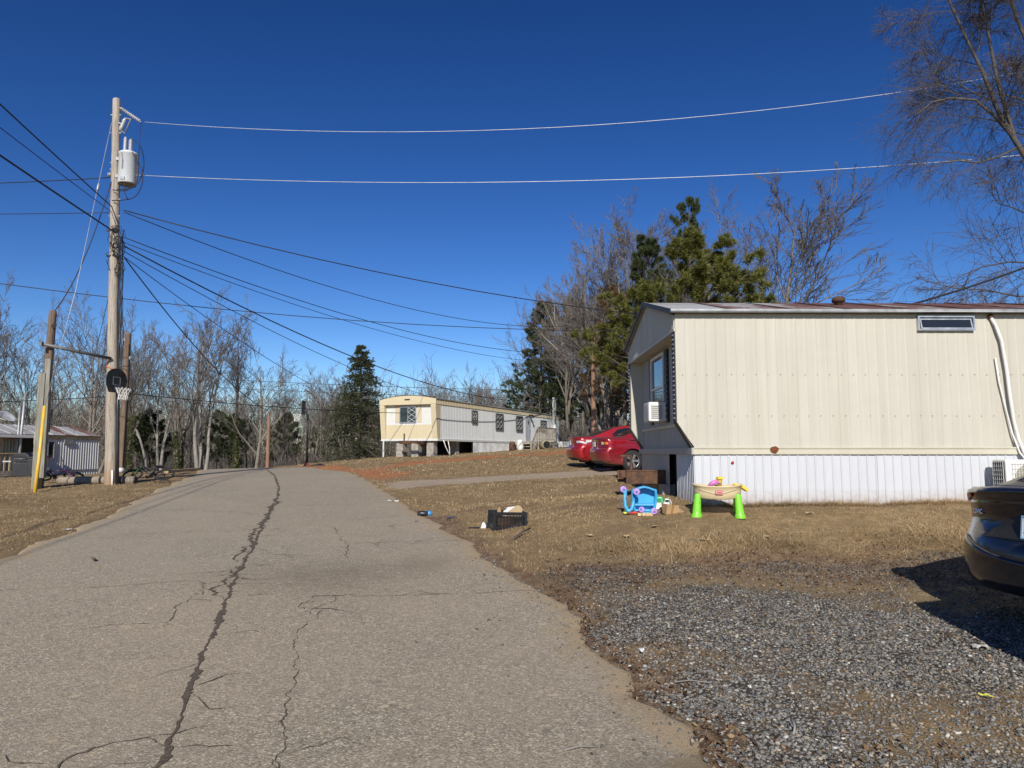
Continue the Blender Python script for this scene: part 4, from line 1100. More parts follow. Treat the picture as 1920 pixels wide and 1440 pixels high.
    for i in range(n):
        for side in (0, 1):
            mb = MB(); xa = -.08 + i * w + .004; xb = xa + w - .008
            y_e = -.09 if side == 0 else WID + .09
            ze = ZT + .045; zr = ZR + .03
            mb.add([(xa, y_e, ze), (xb, y_e, ze), (xb, WID / 2, zr), (xa, WID / 2, zr), (xa, y_e, ze - .012), (xb, y_e, ze - .012), (xb, WID / 2, zr - .012), (xa, WID / 2, zr - .012)],
                   [(0, 1, 2, 3) if side == 0 else (3, 2, 1, 0), (0, 4, 5, 1) if side == 0 else (1, 5, 4, 0), (7, 6, 5, 4) if side == 0 else (4, 5, 6, 7), (0, 3, 7, 4), (1, 5, 6, 2)])
            for e in (xa + .012, ): mb.beam((e, y_e, ze + .008), (e, WID / 2, zr + .008), .022, .02)
            mb.build('roof_sheet', (ROOF_C, ROOF_A, ROOF_B, ROOF_A, ROOF_B)[min(i, 1) if i < 2 else 1 + i % 4], T)
    rk = MB()
    for side in (0, 1):
        ye = -.09 if side == 0 else WID + .09
        rk.beam((-.085, ye, ZT + .02), (-.085, WID / 2, ZR + .01), .02, .075)
    rk.build('rake_trim', M('dark_trim'), T)
    MB().box((-.09, -.125, ZT - .005), (LEN + .1, -.075, ZT + .055)).build('drip_edge', GALV, T, bevel=.008)
    MB().tube([(-.09, -.13, ZT + .012), (LEN + .1, -.13, ZT + .012)], .014, 8).build('gutter_bead', GALV, T)
    v = MB().lathe([(.07, 0), (.07, .10), (.11, .10), (.115, .15), (.09, .19), (.03, .205)], 14, Matrix.Translation((3.32, 1.5, ZR - .2))).build('roof_vent', RUST, T)
    # high awning window
    m = frame_of((3.83, -.012, 2.715), (1, 0, 0), (0, -1, 0))
    wo = window(T, m, .90, .235, .026, ALU, None, 0, .05, 'narrow high aluminium awning window')
    aw = MB(); mm = Matrix.Translation((3.87, -.062, 2.735)) @ Matrix.Rotation(R(-13), 4, 'X')
    for a, b in (((0, 0), (.82, .02)), ((0, .155), (.82, .175)), ((0, .02), (.02, .155)), ((.80, .02), (.82, .155))): aw.box((a[0], -.012, a[1]), (b[0], .012, b[1]), mm)
    aw.build('sash', ALU, wo); MB().box((.018, -.003, .018), (.802, .003, .157), mm).build('pane', GLASS, wo)
    # end window with black shutters
    m = frame_of((INS - .008, 3.02, 1.40), (0, -1, 0), (-1, 0, 0))
    wo = window(T, m, 1.15, 1.24, .04, PLASTIC_W, 'h', 0, .055, 'tall sash window in the recessed end wall')
    for y in (-.25, 1.16):
        sh = MB(); sh.box((y, -.03, -.06), (y + .235, .004, 1.27), m)
        for q in range(12): sh.box((y + .03, -.042, .02 + q * .1), (y + .2, -.03, .075 + q * .1), m)
        sh.build('shutter', BLACKP, T)
    # window air conditioner: rests in the window
    ac = thing('window_air_conditioner', 'small white window air conditioner sticking out of the recessed end wall', 'air conditioner', (TX + INS - .06, TY + 2.0, TZ + 1.36))
    MB().box((-.30, -.25, 0), (.10, .25, .35)).build('case', PLASTIC_W, ac, bevel=.015)
    gr = MB()
    for q in range(9): gr.box((-.311, -.225, .035 + q * .033), (-.303, .225, .05 + q * .033))
    gr.build('back_grille', M('pale_grey_plastic', (.55, .56, .57), .5), ac)
    gr = MB()
    for q in range(7): gr.box((-.26, -.259, .05 + q * .036), (-.06, -.2515, .068 + q * .036))
    gr.build('side_louvres', M('grey_louvre', (.22, .22, .22), .6), ac)
    # hitch and frame sticking out under the end
    h = MB(); h.box((-.47, 2.05, .24), (INS + .3, 2.11, .46)); h.box((-.47, 2.04, .445), (INS + .3, 2.30, .475)); h.box((-.47, 2.04, .225), (INS + .3, 2.30, .25))
    h.box((-.56, 2.5, .24), (INS + .3, 2.56, .46)); ho = h.build('hitch_frame', RUST, T, bevel=.006)
    MB().cbox((-.50, 2.17, .40), (.14, .12, .13)).cbox((-.36, 2.17, .61), (.045, .05, .27)).cbox((-.45, 2.17, .735), (.22, .05, .035)).build('hitch_coupler', RUST, ho, bevel=.006)
    for a, b in (((-.05, 2.3), (.55, 2.62)), ((.15, 1.85), (.5, 2.2))):
        MB().box((a[0], a[1], -.12), (b[0], b[1], .225)).build('pier', CONC, T, bevel=.01)
    # wiring and line set
    ls = MB(); ls.tube([(5.0, -.03, 2.93), (5.05, -.06, 2.80), (5.12, -.07, 2.55), (5.17, -.07, 2.1), (5.19, -.075, 1.7), (5.22, -.08, 1.3), (5.27, -.09, 1.0), (5.34, -.12, .75), (5.40, -.2, .60)], .026, 8)
    lo = ls.build('line_set', PLASTIC_W, T); lo['label'] = 'white insulated refrigerant pipe running down the wall'
    ls = MB(); ls.tube([(5.03, -.035, 2.28), (5.06, -.04, 1.9), (5.13, -.045, 1.5), (5.2, -.055, 1.1), (5.28, -.08, .8), (5.37, -.18, .58)], .014, 6); ls.build('drain_hose', PLASTIC_W, T)
    MB().lathe([(.035, 0), (.045, .03), (.02, .05)], 10, Matrix.Translation((5.0, -.01, 2.94)) @ Matrix.Rotation(R(90), 4, 'X')).build('pipe_cap', RUST, T)
    # end wall on the right, back wall
    MB().box((LEN - .02, 0, 0.0), (LEN, WID, ZT)).build('end_wall', CREAM, T)
    bk = MB(); rib_sheet(bk, (LEN, WID, 0), (-1, 0, 0), None, LEN - INS, -.1, ZT, .16, .011, .7, (0, 1, 0)); bk.build('back_wall', CREAM, T)
    return T
CREAM_T = cream_trailer()

# outdoor heat pump unit
def heat_pump():
    o = thing('heat_pump_unit', 'white slim heat pump unit with wire guard by the white skirting', 'heat pump', (7.34, 10.62, GZ(7.7, 10.7) + .0))
    MB().box((0, 0, .12), (.82, .30, .72)).build('case', PLASTIC_W, o, bevel=.02)
    c = Vector((.36, -.004, .42)); f = MB()
    f.lathe([(.24, 0), (.24, .006)], 28, Matrix.Translation(c) @ Matrix.Rotation(R(90), 4, 'X')); f.build('fan_opening', M('tan_fan', (.30, .27, .2), .7), o)
    gq = MB()
    for k in range(14): gq.box((.09 + k * .042, -.022, .16), (.095 + k * .042, -.016, .68))
    for k in range(8): gq.box((.08, -.024, .17 + k * .07), (.66, -.018, .175 + k * .07))
    gq.build('wire_guard', PLASTIC_W, o)
    sgq = MB(); sgq.box((-.006, .03, .15), (-.002, .27, .69)); sg = sgq.build('coil', BLACKP, o)
    w = MB()
    for k in range(6): w.box((-.02, .035 + k * .046, .15), (-.014, .04 + k * .046, .69))
    for k in range(9): w.box((-.022, .03, .16 + k * .065), (-.016, .27, .165 + k * .065))
    w.build('coil_guard', PLASTIC_W, o)
    for x in (.12, .64): MB().box((x, -.02, -.02), (x + .08, .32, .125)).build('foot', CONC, o)
heat_pump()
def tote():
    z = GZ(7.05, 10.7)
    o = thing('plastic_tub', 'dull grey ribbed plastic tub by the heat pump unit', 'tub', (7.2, 10.80, z))
    MB().prism([(-.13, -.01), (.13, -.01), (.15, .27), (-.15, .27)], -.13, .13).build('tub', M('grey_violet_plastic', (.22, .21, .25), .6), o, bevel=.015)
    r = MB()
    for q in range(5): r.box((-.13 + q * .06, -.140, .04), (-.105 + q * .06, -.128, .25))
    r.box((-.165, -.145, .255), (.165, .145, .285)); r.build('rim', M('grey_violet_plastic'), o, bevel=.008)
tote()

# ---------------------------------------------------------------- the far yellow and white trailer
def far_trailer():
    ang = math.atan2(19.2, 8.05)
    T = thing('mobile_home', 'old white and yellow mobile home raised on block piers at the top of the rise', 'mobile home', (-4.18, 40, 1.35), ang)
    L, W = 20.8, 3.66; ZB, ZF, ZT = 1.0, 2.98, 3.26
    x = 0.
    while x < L - .1:
        w = min(2.6, L - x); mb = MB(); rib_sheet(mb, (x, 0, 0), (1, 0, 0), None, w, ZB, ZF, .2, .010, .7, (0, -1, 0)); mb.build('wall_panel', FAR_WHITE, T); x += 2.6
    MB().box((.05, .02, ZB - .05), (L, W, ZF)).build('wall_core', FAR_WHITE, T)
    f = MB(); rib_sheet(f, (-.28, -.035, 0), (1, 0, 0), None, L + .3, ZF - .02, ZT, .2, .015, .7, (0, -1, 0)); f.box((-.28, -.03, ZF - .02), (L + .02, W + .03, ZT)); f.build('fascia', FAR_YEL, T)
    n = 9
    for i in range(n):
        mb = MB(); xa = -.34 + i * (L + .4) / n + .006; xb = -.34 + (i + 1) * (L + .4) / n - .006; rows = []
        for k in range(9):
            y = -.08 + (W + .16) * k / 8; z = ZT + .012 + .22 * (1 - ((k - 4) / 4) ** 2); rows.append([(xa, y, z), (xb, y, z)])
        mb.sheet(rows, True, True); mb.box((xa, -.085, ZT - .02), (xb, -.06, ZT + .03)); mb.build('roof_sheet', (GALV, ROOF_C)[i % 2], T)
    # front end: arched fascia, white band with window, yellow lower panel, slanting corner fins
    ar = MB(); poly = [(-.03 + (W + .06) * k / 12, ZT + .215 * (1 - ((k - 6) / 6) ** 2)) for k in range(13)]
    m = Matrix(((0, 1, 0, 0), (1, 0, 0, 0), (0, 0, 1, 0), (0, 0, 0, 1)))
    ar.prism([(-.03, ZF - .02)] + poly[0:] + [(W + .03, ZF - .02)], -.30, -.285, m); ar.build('front_fascia', FAR_YEL, T)
    MB().box((-.315, 1.65, ZF + .23), (-.30, 2.0, ZF + .30)).build('vent_slot', BLACKP, T)
    MB().box((-.03, .3, 1.82), (.0, W - .3, ZF)).build('front_panel', FAR_CLEAN, T)
    lo = MB(); rib_sheet(lo, (-.035, W - .0, 0), (0, -1, 0), None, W, ZB + .02, 1.82, .2, .012, .8, (-1, 0, 0)); lo.build('lower_panel', FAR_YEL, T)
    for y in (-.02, W - .30):
        MB().prism([(-.30, ZF), (-.30, ZF - .15), (-.06, ZB + .02), (.28, ZB + .02), (.28, ZF)], y, y + .32).build('corner_fin', FAR_YEL, T)
    for y in (1.02, 2.46): MB().box((-.05, y, 1.95), (-.028, y + .30, ZF - .02)).build('side_panel', FAR_YEL, T)
    window(T, frame_of((-.03, 2.46, 1.93), (0, -1, 0), (-1, 0, 0)), 1.10, .93, .05, ALU, 'v', 1, .06, 'front window with diamond lattice in one half')
    MB().box((-.06, -.05, ZB - .10), (L + .02, W + .03, ZB + .02)).build('belt_rail', FAR_CLEAN, T)
    for s0, s1, z0, z1 in ((4.31, 5.07, 2.05, 2.85), (7.93, 9.16, 1.75, 2.85), (11.5, 12.7, 1.75, 2.85), (16.5, 17.8, 1.85, 2.75)):
        window(T, frame_of((s0, -.022, z0), (1, 0, 0), (0, -1, 0)), s1 - s0, z1 - z0, .07, M('dark_frame', (.09, .09, .09), .5), 'v', 2, .06)
    d = MB().box((13.25, -.05, ZB + .02), (14.25, -.021, 2.93)).build('door', M('grey_door', (.50, .51, .56), .5), T)
    dm = MB(); dm.prism([(13.72, 2.45), (13.87, 2.25), (14.02, 2.45), (13.87, 2.65)], -.056, -.051); dm.build('diamond_pane', GLASS, d)
    MB().cbox((14.13, -.07, 1.95), (.05, .05, .05)).build('door_knob', ALU, d)
    # piers, skirting, underside
    for x, y in ((.35, .55), (.35, 2.55), (3.0, .5), (3.0, 2.6), (.35, 1.55), (6, .5), (6, 2.6), (10, .6), (10, 2.6), (14, .6), (18, .6), (18, 2.6)):
        for k in range(5):
            MB().box((x - .22, y - .22, -.45 + k * .28), (x + .22, y + .22, -.18 + k * .28)).build('pier_block', CONC, T)
    MB().box((4.0, .8, -.3), (L, W, .92)).build('crawl_shade_block', DARKV, T)  # dark filler block, the underfloor shade is in its colour
    x = 4.5
    while x < 13.2:
        zg = G(-4.18 + .387 * x, 40 + .923 * x) - 1.35
        mb = MB(); rib_sheet(mb, (x, -.02, 0), (1, 0, 0), None, 1.08, zg - .1, ZB - .1, .18, .018, .7, (0, -1, 0)); mb.build('skirt_panel', M('chalky_white_sheet', (.62, .63, .63), .7, var=.25, scale=1.5), T); x += 1.1
    MB().cbox((-.02, W - .12, .48), (.07, .07, 1.0)).build('corner_post', FAR_CLEAN, T)
    h = MB(); h.box((-.75, .9, .72), (.3, 1.0, .88)); h.box((-.75, 1.9, .72), (.3, 2.0, .88)); h.box((-.8, .85, .74), (-.72, 2.05, .9)); h.box((-.76, 1.7, .9), (-.7, 1.76, 1.3)); h.build('hitch_frame', RUST, T)
    for a, b, c in (((1.2, -.02, .95), (1.25, -.1, .5), (1.1, -.2, -.05)), ((.6, -.05, .95), (.7, -.15, .55), (1.0, -.3, 0))): MB().tube([a, b, c], .03, 6).build('hanging_pipe', PLASTIC_W, T)
    # debris on the ground is its own; deck is bolted on
    D0, D1, DZ = 10.9, 14.7, 1.02
    dk = MB(); p = D0
    while p < D1: MB().box((p, -2.0, DZ - .04), (p + .27, -.06, DZ)).build('deck_board', OLDWOOD, T); p += .285
    fr = MB(); fr.box((D0, -1.98, DZ - .26), (D1, -1.93, DZ - .045)); fr.box((D0, -.15, DZ - .26), (D1, -.1, DZ - .045)); fr.box((D0, -1.93, DZ - .26), (D0 + .05, -.15, DZ - .045)); fr.box((D1 - .05, -1.93, DZ - .26), (D1, -.15, DZ - .045)); fr.build('deck_frame', OLDWOOD, T)
    for x in (D0 + .1, (D0 + D1) / 2, D1 - .1):
        MB().box((x - .06, -1.97, -.1), (x + .06, -1.85, DZ + 1.0)).build('deck_post', OLDWOOD, T)
    rl = MB(); rl.box((D0, -2.0, DZ + .95), (D1, -1.84, DZ + 1.0)); rl.box((D0, -1.95, DZ + .12), (D1, -1.9, DZ + .2)); rl.build('rail', OLDWOOD, T)
    p = D0 + .2
    while p < D1: MB().box((p, -1.99, DZ + .05), (p + .07, -1.95, DZ + .95)).build('baluster', OLDWOOD, T); p += .24
    for k in range(5):
        MB().box((D0 - .28 * (k + 1), -1.9, DZ - .2 * (k + 1)), (D0 - .28 * k + .03, -.75, DZ - .2 * (k + 1) + .05)).build('stair_tread', OLDWOOD, T)
    st = MB(); st.beam((D0, -1.9, DZ + .95), (D0 - 1.3, -1.9, .75), .06, .09); st.beam((D0, -1.9, DZ - .08), (D0 - 1.5, -1.9, -.1), .05, .24); st.beam((D0, -.75, DZ - .08), (D0 - 1.5, -.75, -.1), .05, .24); st.box((D0 - 1.32, -1.94, -.1), (D0 - 1.24, -1.86, .78))
    for k in range(5): st.box((D0 - .22 - k * .24, -1.93, DZ - .1 - k * .2), (D0 - .16 - k * .24, -1.89, DZ + .8 - k * .2))
    st.build('stair_rail', OLDWOOD, T)
    # meter post at the deck end
    MB().box((19.0, -.30, -.2), (19.18, -.12, 4.7)).build('meter_post', M('pale_post', (.50, .48, .43), .8), T)
    MB().tube([(19.09, -.36, 2.0), (19.09, -.36, 4.5), (19.2, -.42, 4.6), (19.3, -.42, 4.45)], .05, 7).build('weatherhead', GALV, T)
    MB().box((18.9, -.42, 1.9), (19.25, -.30, 2.5)).build('meter_box', PLASTIC_W, T)
    MB().box((13.9, -.3, 2.95), (14.2, -.05, 3.05)).box((14.0, -.4, 2.8), (14.1, -.3, 3.0)).build('door_lamp', BLACKP, T)
    # odds and ends by the stairs
    def w(x, y): c, s = math.cos(ang), math.sin(ang); return -4.18 + x * c - y * s, 40 + x * s + y * c
    for i, (x, y, sx, sz, mt, lab) in enumerate([(9.6, -1.1, .5, .7, PLASTIC_W, 'crumpled white sheet leaning by the far deck stairs'), (8.7, -.9, .45, .6, RUST, 'rusty metal drum by the far deck stairs')]):
        X, Y = w(x, y); z = GZ(X, Y)
        o = MB().lathe([(sx * .45, -.03), (sx * .5, sz * .3), (sx * .46, sz * .62), (sx * .5, sz * .7), (sx * .3, sz)], 9).build('drum' if i else 'folded_sheet', mt)
        o.location = (X, Y, z); tag(o, lab, 'drum' if i else 'sheet')
    X, Y = w(10.1, -2.7); o = thing('round_bin', 'dark open ended barrel lying on its side by the far deck', 'barrel', (X, Y, GZ(X, Y) + .3), .3)
    MB().lathe([(.27, -.4), (.3, -.38), (.3, .38), (.27, .4)], 14, Matrix.Rotation(R(90), 4, 'X')).build('barrel', M('tan_barrel', (.30, .25, .16), .7), o); MB().lathe([(.25, 0), (.25, .01)], 14, Matrix.Translation((0, -.402, 0)) @ Matrix.Rotation(R(90), 4, 'X')).build('opening', BLACKP, o)
    X, Y = w(24.5, -.6); o = MB().box((-1.6, -.06, -.05), (1.6, .06, .5)).build('white_panel', FAR_CLEAN, None, (X - 1.4, Y - .9, GZ(X, Y)), (0, 0, .3)); tag(o, 'long low white panel lying on the grass past the far deck', 'panel')
far_trailer()

# ---------------------------------------------------------------- the grey corrugated trailer on the left
def grey_trailer():
    ang = math.atan2(.9706, .2407)
    bx, by, bz = -31.0, 28.5, .03
    T = thing('mobile_home', 'grey corrugated mobile home with rust striped tin roof behind the posts', 'mobile home', (bx, by, bz), ang)
    L, W = 18., 3.6
    x = 0.
    while x < L - .1:
        mb = MB(); rib_sheet(mb, (x, 0, 0), (1, 0, 0), None, 1.5, .48, 2.34, .19, .035, .5, (0, -1, 0)); mb.build('wall_panel', CORR, T)
        mb = MB(); rib_sheet(mb, (x, .03, 0), (1, 0, 0), None, 1.5, -.3, .5, .19, .03, .5, (0, -1, 0)); mb.build('skirt_panel', CORR, T); 
        mb = MB(); rib_sheet(mb, (x, -.05, 0), (1, 0, 0), None, 1.5, 2.34, 2.6, .14, .02, .5, (0, -1, 0)); mb.build('fascia_panel', RUSTFASC, T)
        x += 1.5
    MB().box((0, .05, -.3), (L, W, 2.6)).build('wall_core', CORR, T)
    MB().box((0, -.04, .47), (L, -.0, .52)).build('belt_rail', GALV, T)
    n = 20
    for i in range(n):
        xa = -.1 + i * (L + .2) / n; xb = xa + (L + .2) / n - .01
        for s in (0, 1):
            ye = -.12 if s == 0 else W + .12
            mb = MB(); mb.add([(xa, ye, 2.60), (xb, ye, 2.60), (xb, W / 2, 3.2), (xa, W / 2, 3.2)], [(0, 1, 2, 3) if s == 0 else (3, 2, 1, 0)])
            mb.beam((xa + .02, ye, 2.61), (xa + .02, W / 2, 3.21), .05, .04)
            mb.build('roof_sheet', (ROOF_C, ROOF_B, ROOF_C, ROOF_C, ROOF_A)[(i * 7 + i // 3) % 5], T)
    MB().box((-.1, -.14, 2.565), (L + .1, -.1, 2.605)).build('eave_trim', RUST, T)
    MB().prism([(-.1, 2.58), (W + .1, 2.58), (W / 2, 3.19)], L + .0, L + .03, Matrix(((0, 1, 0, 0), (1, 0, 0, 0), (0, 0, 1, 0), (0, 0, 0, 1)))).build('gable', CORR, T)
    window(T, frame_of((13.75, -.04, 1.2), (1, 0, 0), (0, -1, 0)), .9, 1.05, .06, GALV, 'v', 0, .07)
    MB().box((15.3, -.13, 2.1), (15.9, -.03, 2.34)).build('junction_box', GALV, T)
    # porch
    for x in (7.5, 9.8, 12.0): MB().box((x - .06, -1.75, -.2), (x + .06, -1.63, 2.3)).build('porch_post', M('yellow_lumber', (.42, .31, .17), .8), T)
    MB().box((7.2, -2.0, 2.42), (12.3, -.1, 2.5)).build('porch_roof', BLACKP, T)
    MB().box((7.2, -2.06, 2.36), (12.3, -2.0, 2.52)).build('porch_fascia', FAR_CLEAN, T)
    MB().prism([(-1.98, 2.36), (-.1, 2.36), (-.1, 1.2), (-1.98, 1.5)], 12.2, 12.23, Matrix(((0, 1, 0, 0), (1, 0, 0, 0), (0, 0, 1, 0), (0, 0, 0, 1)))).build('tarp', M('dark_tarp', (.05, .047, .045), .8), T)
    p = 7.3
    while p < 12.1: MB().box((p, -1.8, .55), (p + .2, -.1, .6)).build('porch_board', OLDWOOD, T); p += .22
    MB().box((7.3, -1.8, .3), (12.1, -1.74, .56)).build('porch_frame', OLDWOOD, T)
    p = 7.6
    while p < 12: MB().box((p, -1.78, .6), (p + .08, -1.72, 1.5)).build('baluster', M('yellow_lumber'), T); p += .3
    MB().box((7.5, -1.82, 1.48), (12.1, -1.68, 1.55)).build('rail', M('yellow_lumber'), T)
    MB().cbox((12.3, -.35, 1.75), (.45, .06, .3), (0, R(15), 0)).build('porch_sign', FAR_CLEAN, T)
grey_trailer()
# ================================================================ CARS
def car_paint(name, col, dust=(.30, .25, .19), amt=.25, rough_=.28, metal=.35, top=0):
    t = NT(name)
    n = t.noise(1.6, 6, .7); up = t.n('ShaderNodeSeparateXYZ', Vector=t.n('ShaderNodeNewGeometry').outputs['Normal']).outputs['Z']
    low = t.rng(t.n('ShaderNodeSeparateXYZ', Vector=t.co()).outputs['Z'], .6, .2, 0, .1 if top else .5)
    f = t.math('MULTIPLY', t.math('ADD', t.rng(up, .8 if top else .55, 1, 0, 1), low), t.rng(n, .25, .65, amt * .5, amt * 1.3))
    c = t.mix(f, col, dust)
    m = t.fin(c, t.math('ADD', t.math('MULTIPLY', f, .5), rough_), metal)
    t.b.inputs['Coat Weight'].default_value = .6; t.b.inputs['Coat Roughness'].default_value = .08
    return m
RED_A = car_paint('red_car_paint', (.34, .010, .016), amt=.12)
RED_B = car_paint('dusty_red_car_paint', (.25, .009, .018), amt=.28)
BLK = car_paint('dusty_black_car_paint', (.010, .012, .024), (.30, .245, .17), .7, .14, .2, 1)
SUVP = car_paint('silver_car_paint', (.25, .26, .27), amt=.3)
TYRE = M('tyre_rubber', (.018, .018, .018), .85, var=.25, dirt=(.08, .06, .045), dirtamt=.0)
RIM = M('alloy_rim', (.42, .43, .44), .35, .8, var=.15)
LAMP_R = M('red_lens', (.30, .008, .012), .12, var=.2, coat=.6)
LAMP_O = M('amber_lens', (.75, .20, .02), .15, var=.2, coat=.6)
LAMP_W = M('clear_lens', (.62, .60, .60), .15, var=.15, coat=.6)
CARGLASS = NT('car_glass'); CARGLASS = CARGLASS.fin((.012, .016, .018), .03)
CHROME = M('chrome', (.75, .75, .76), .12, 1., var=.05)
BLKPL = M('black_trim_plastic', (.02, .02, .021), .6)

class CarBody:
    def __init__(s, rear, top, front, L, W, wheels, rw, sill=.17, plan=.26):
        s.L, s.W, s.plan = L, W, plan
        arch = []
        def arc(cx):
            r = rw + .05; z0 = .20
            a0 = math.asin(max(-1, min(1, (z0 - rw) / r)))
            n = 12
            return [(cx + r * math.cos(a), rw + r * math.sin(a)) for a in np.linspace(a0, math.pi - a0, n)]
        s.body = s._smooth(rear + top + front)
        low = arc(wheels[1]) + [(wheels[1] - rw - .25, sill), (wheels[0] + rw + .25, sill)] + arc(wheels[0])
        s.prof = s.body + low
        s.nb = len(s.body)
        P = np.array(s.body); s.S = np.concatenate([[0], np.cumsum(np.hypot(*np.diff(P, axis=0).T))]); s.P = P
    def _smooth(s, pts, k=4):
        P = [Vector((*p, 0)) for p in pts]; o = []
        for i in range(len(P) - 1):
            a = P[max(i - 1, 0)]; b = P[i]; c = P[i + 1]; d = P[min(i + 2, len(P) - 1)]
            for j in range(k):
                t = j / k
                q = .5 * ((2 * b) + (c - a) * t + (2 * a - 5 * b + 4 * c - d) * t * t + (3 * b - a - 3 * c + d) * t ** 3)
                o.append((q.x, q.y))
        o.append((P[-1].x, P[-1].y)); return o
    def at(s, x, z, t, keep=False, off=0.):
        sg = 1 if t >= 0 else -1; t = abs(t)
        if t < .88: y = s.W * .92 * t / .88; ins = 0.
        else:
            q = (t - .88) / .12 * math.pi / 2; y = s.W * (.92 + .08 * math.sin(q)); ins = .15 * (1 - math.cos(q))
        sx = min(max(x, .75), s.L - .75); sz = .56
        d = Vector((sx - x, sz - z)); Ld = d.length
        if keep: d = Vector((0, 0))
        elif Ld > 1e-6: d = d / Ld * min(ins, Ld * .6)
        nx = x + d.x; nz = z + d.y
        e = t ** 3.2 * s.plan
        nx += e * max(0, 1 - x / .9) ** 1.2; nx -= e * max(0, 1 - (s.L - x) / .9) ** 1.2
        nz -= .045 * t * t * max(0, min(1, (z - .8) / .2))
        y *= 1 - .05 * max(0, (z - .6) / .5) ** 2 - .06 * max(0, (.35 - z) / .2)
        return Vector((nx, sg * y, nz))
    def mesh(s, name, mat):
        T = [-1, -.985, -.965, -.94, -.915, -.88, -.7, -.45, -.2, 0, .2, .45, .7, .88, .915, .94, .965, .985, 1]
        mb = MB(); n = len(s.prof); rows = []
        for t in T: rows.append([s.at(x, z, t, i >= s.nb) for i, (x, z) in enumerate(s.prof)])
        vs = [p for r_ in rows for p in r_]; fs = []
        for k in range(len(T) - 1):
            for i in range(n):
                i2 = (i + 1) % n; fs.append((k * n + i, k * n + i2, (k + 1) * n + i2, (k + 1) * n + i))
        mb.add(vs, fs, True)
        mb.f.append(list(range(n))[::-1]); mb.sm.append(False)
        b = (len(T) - 1) * n; mb.f.append([b + i for i in range(n)]); mb.sm.append(False)
        me = mb.mesh(name, mat)
        bm = bmesh.new(); bm.from_mesh(me); bmesh.ops.recalc_face_normals(bm, faces=bm.faces); bm.to_mesh(me); bm.free()
        return me
    def patch(s, s0, s1, t0, t1, off=.006, ns=8, nt=10, th=.012, shape=None):
        """a piece of skin lying just proud of the body: s = metres along the profile from the rear underside"""
        mb = MB(); rows = []; back = []
        def pt(a, t):
            x = np.interp(a, s.S, s.P[:, 0]); z = np.interp(a, s.S, s.P[:, 1]); return s.at(x, z, t)
        for i in range(ns + 1):
            r_ = []; b_ = []
            for j in range(nt + 1):
                v = j / nt; t = t0 + (t1 - t0) * v
                a0, a1 = (s0, s1) if not shape else shape(v)
                a = a0 + (a1 - a0) * i / ns
                p = pt(a, t); du = pt(a + .004, t) - pt(a - .004, t); dv = pt(a, min(t + .004, .9999)) - pt(a, t - .004)
                nn = du.cross(dv); nn = nn.normalized() if nn.length > 1e-9 else Vector((-1, 0, 0))
                if nn.dot(p - Vector((1.6, 0, .5))) < 0: nn = -nn
                r_.append(p + nn * off); b_.append(p + nn * (off - th))
            rows.append(r_); back.append(b_)
        mb.sheet(rows); mb.sheet(back, flip=True)
        ring = rows[0] + [r_[-1] for r_ in rows[1:]] + rows[-1][-2::-1] + [r_[0] for r_ in rows[-2:0:-1]]
        rb = back[0] + [r_[-1] for r_ in back[1:]] + back[-1][-2::-1] + [r_[0] for r_ in back[-2:0:-1]]
        mb.sheet([ring + ring[:1], rb + rb[:1]], False)
        me = mb.mesh('p', None)
        bm = bmesh.new(); bm.from_mesh(me); bmesh.ops.remove_doubles(bm, verts=bm.verts, dist=1e-5); bmesh.ops.recalc_face_normals(bm, faces=bm.faces); bm.to_mesh(me); bm.free()
        return me
    def sz(s, z):
        """profile length where the rear first reaches height z"""
        k = int(np.argmax(s.P[:, 1] >= z)); return float(s.S[k])

def wheel_parts(parent, x, y, r, w=.21, spokes=5):
    sg = -1 if y < 0 else 1
    root = link('wheel', None, parent, (x, y, r)); root.empty_display_size = .1
    m = Matrix.Rotation(R(90), 4, 'X')
    MB().lathe([(r * .62, -w / 2), (r * .93, -w / 2), (r, -w * .3), (r, w * .3), (r * .93, w / 2), (r * .62, w / 2)], 30, m, caps=False).build('tyre', TYRE, root)
    rb = MB(); rb.lathe([(r * .63, -w * .42), (r * .6, w * .42)], 24, m, caps=False); f = sg * w * .40
    rb.lathe([(r * .15, -.02), (r * .13, .02)], 12, Matrix.Translation((0, f, 0)) @ m)
    for k in range(spokes):
        for dd in (-.13, .13):
            a = 2 * math.pi * k / spokes; rb.beam((math.cos(a) * r * .1, f, math.sin(a) * r * .1), (math.cos(a + dd) * r * .63, f, math.sin(a + dd) * r * .63), .035, .03, (0, 1, 0))
    rb.tube([(math.cos(a) * r * .62, f, math.sin(a) * r * .62) for a in np.linspace(0, 6.283, 25)[:-1]], .014, 6, closed=True)
    rb.build('rim', RIM, root)
    MB().lathe([(r * .5, -.02), (r * .5, .02)], 20, Matrix.Translation((0, -sg * .02, 0)) @ m).build('brake_disc', BLKPL, root)
    return root

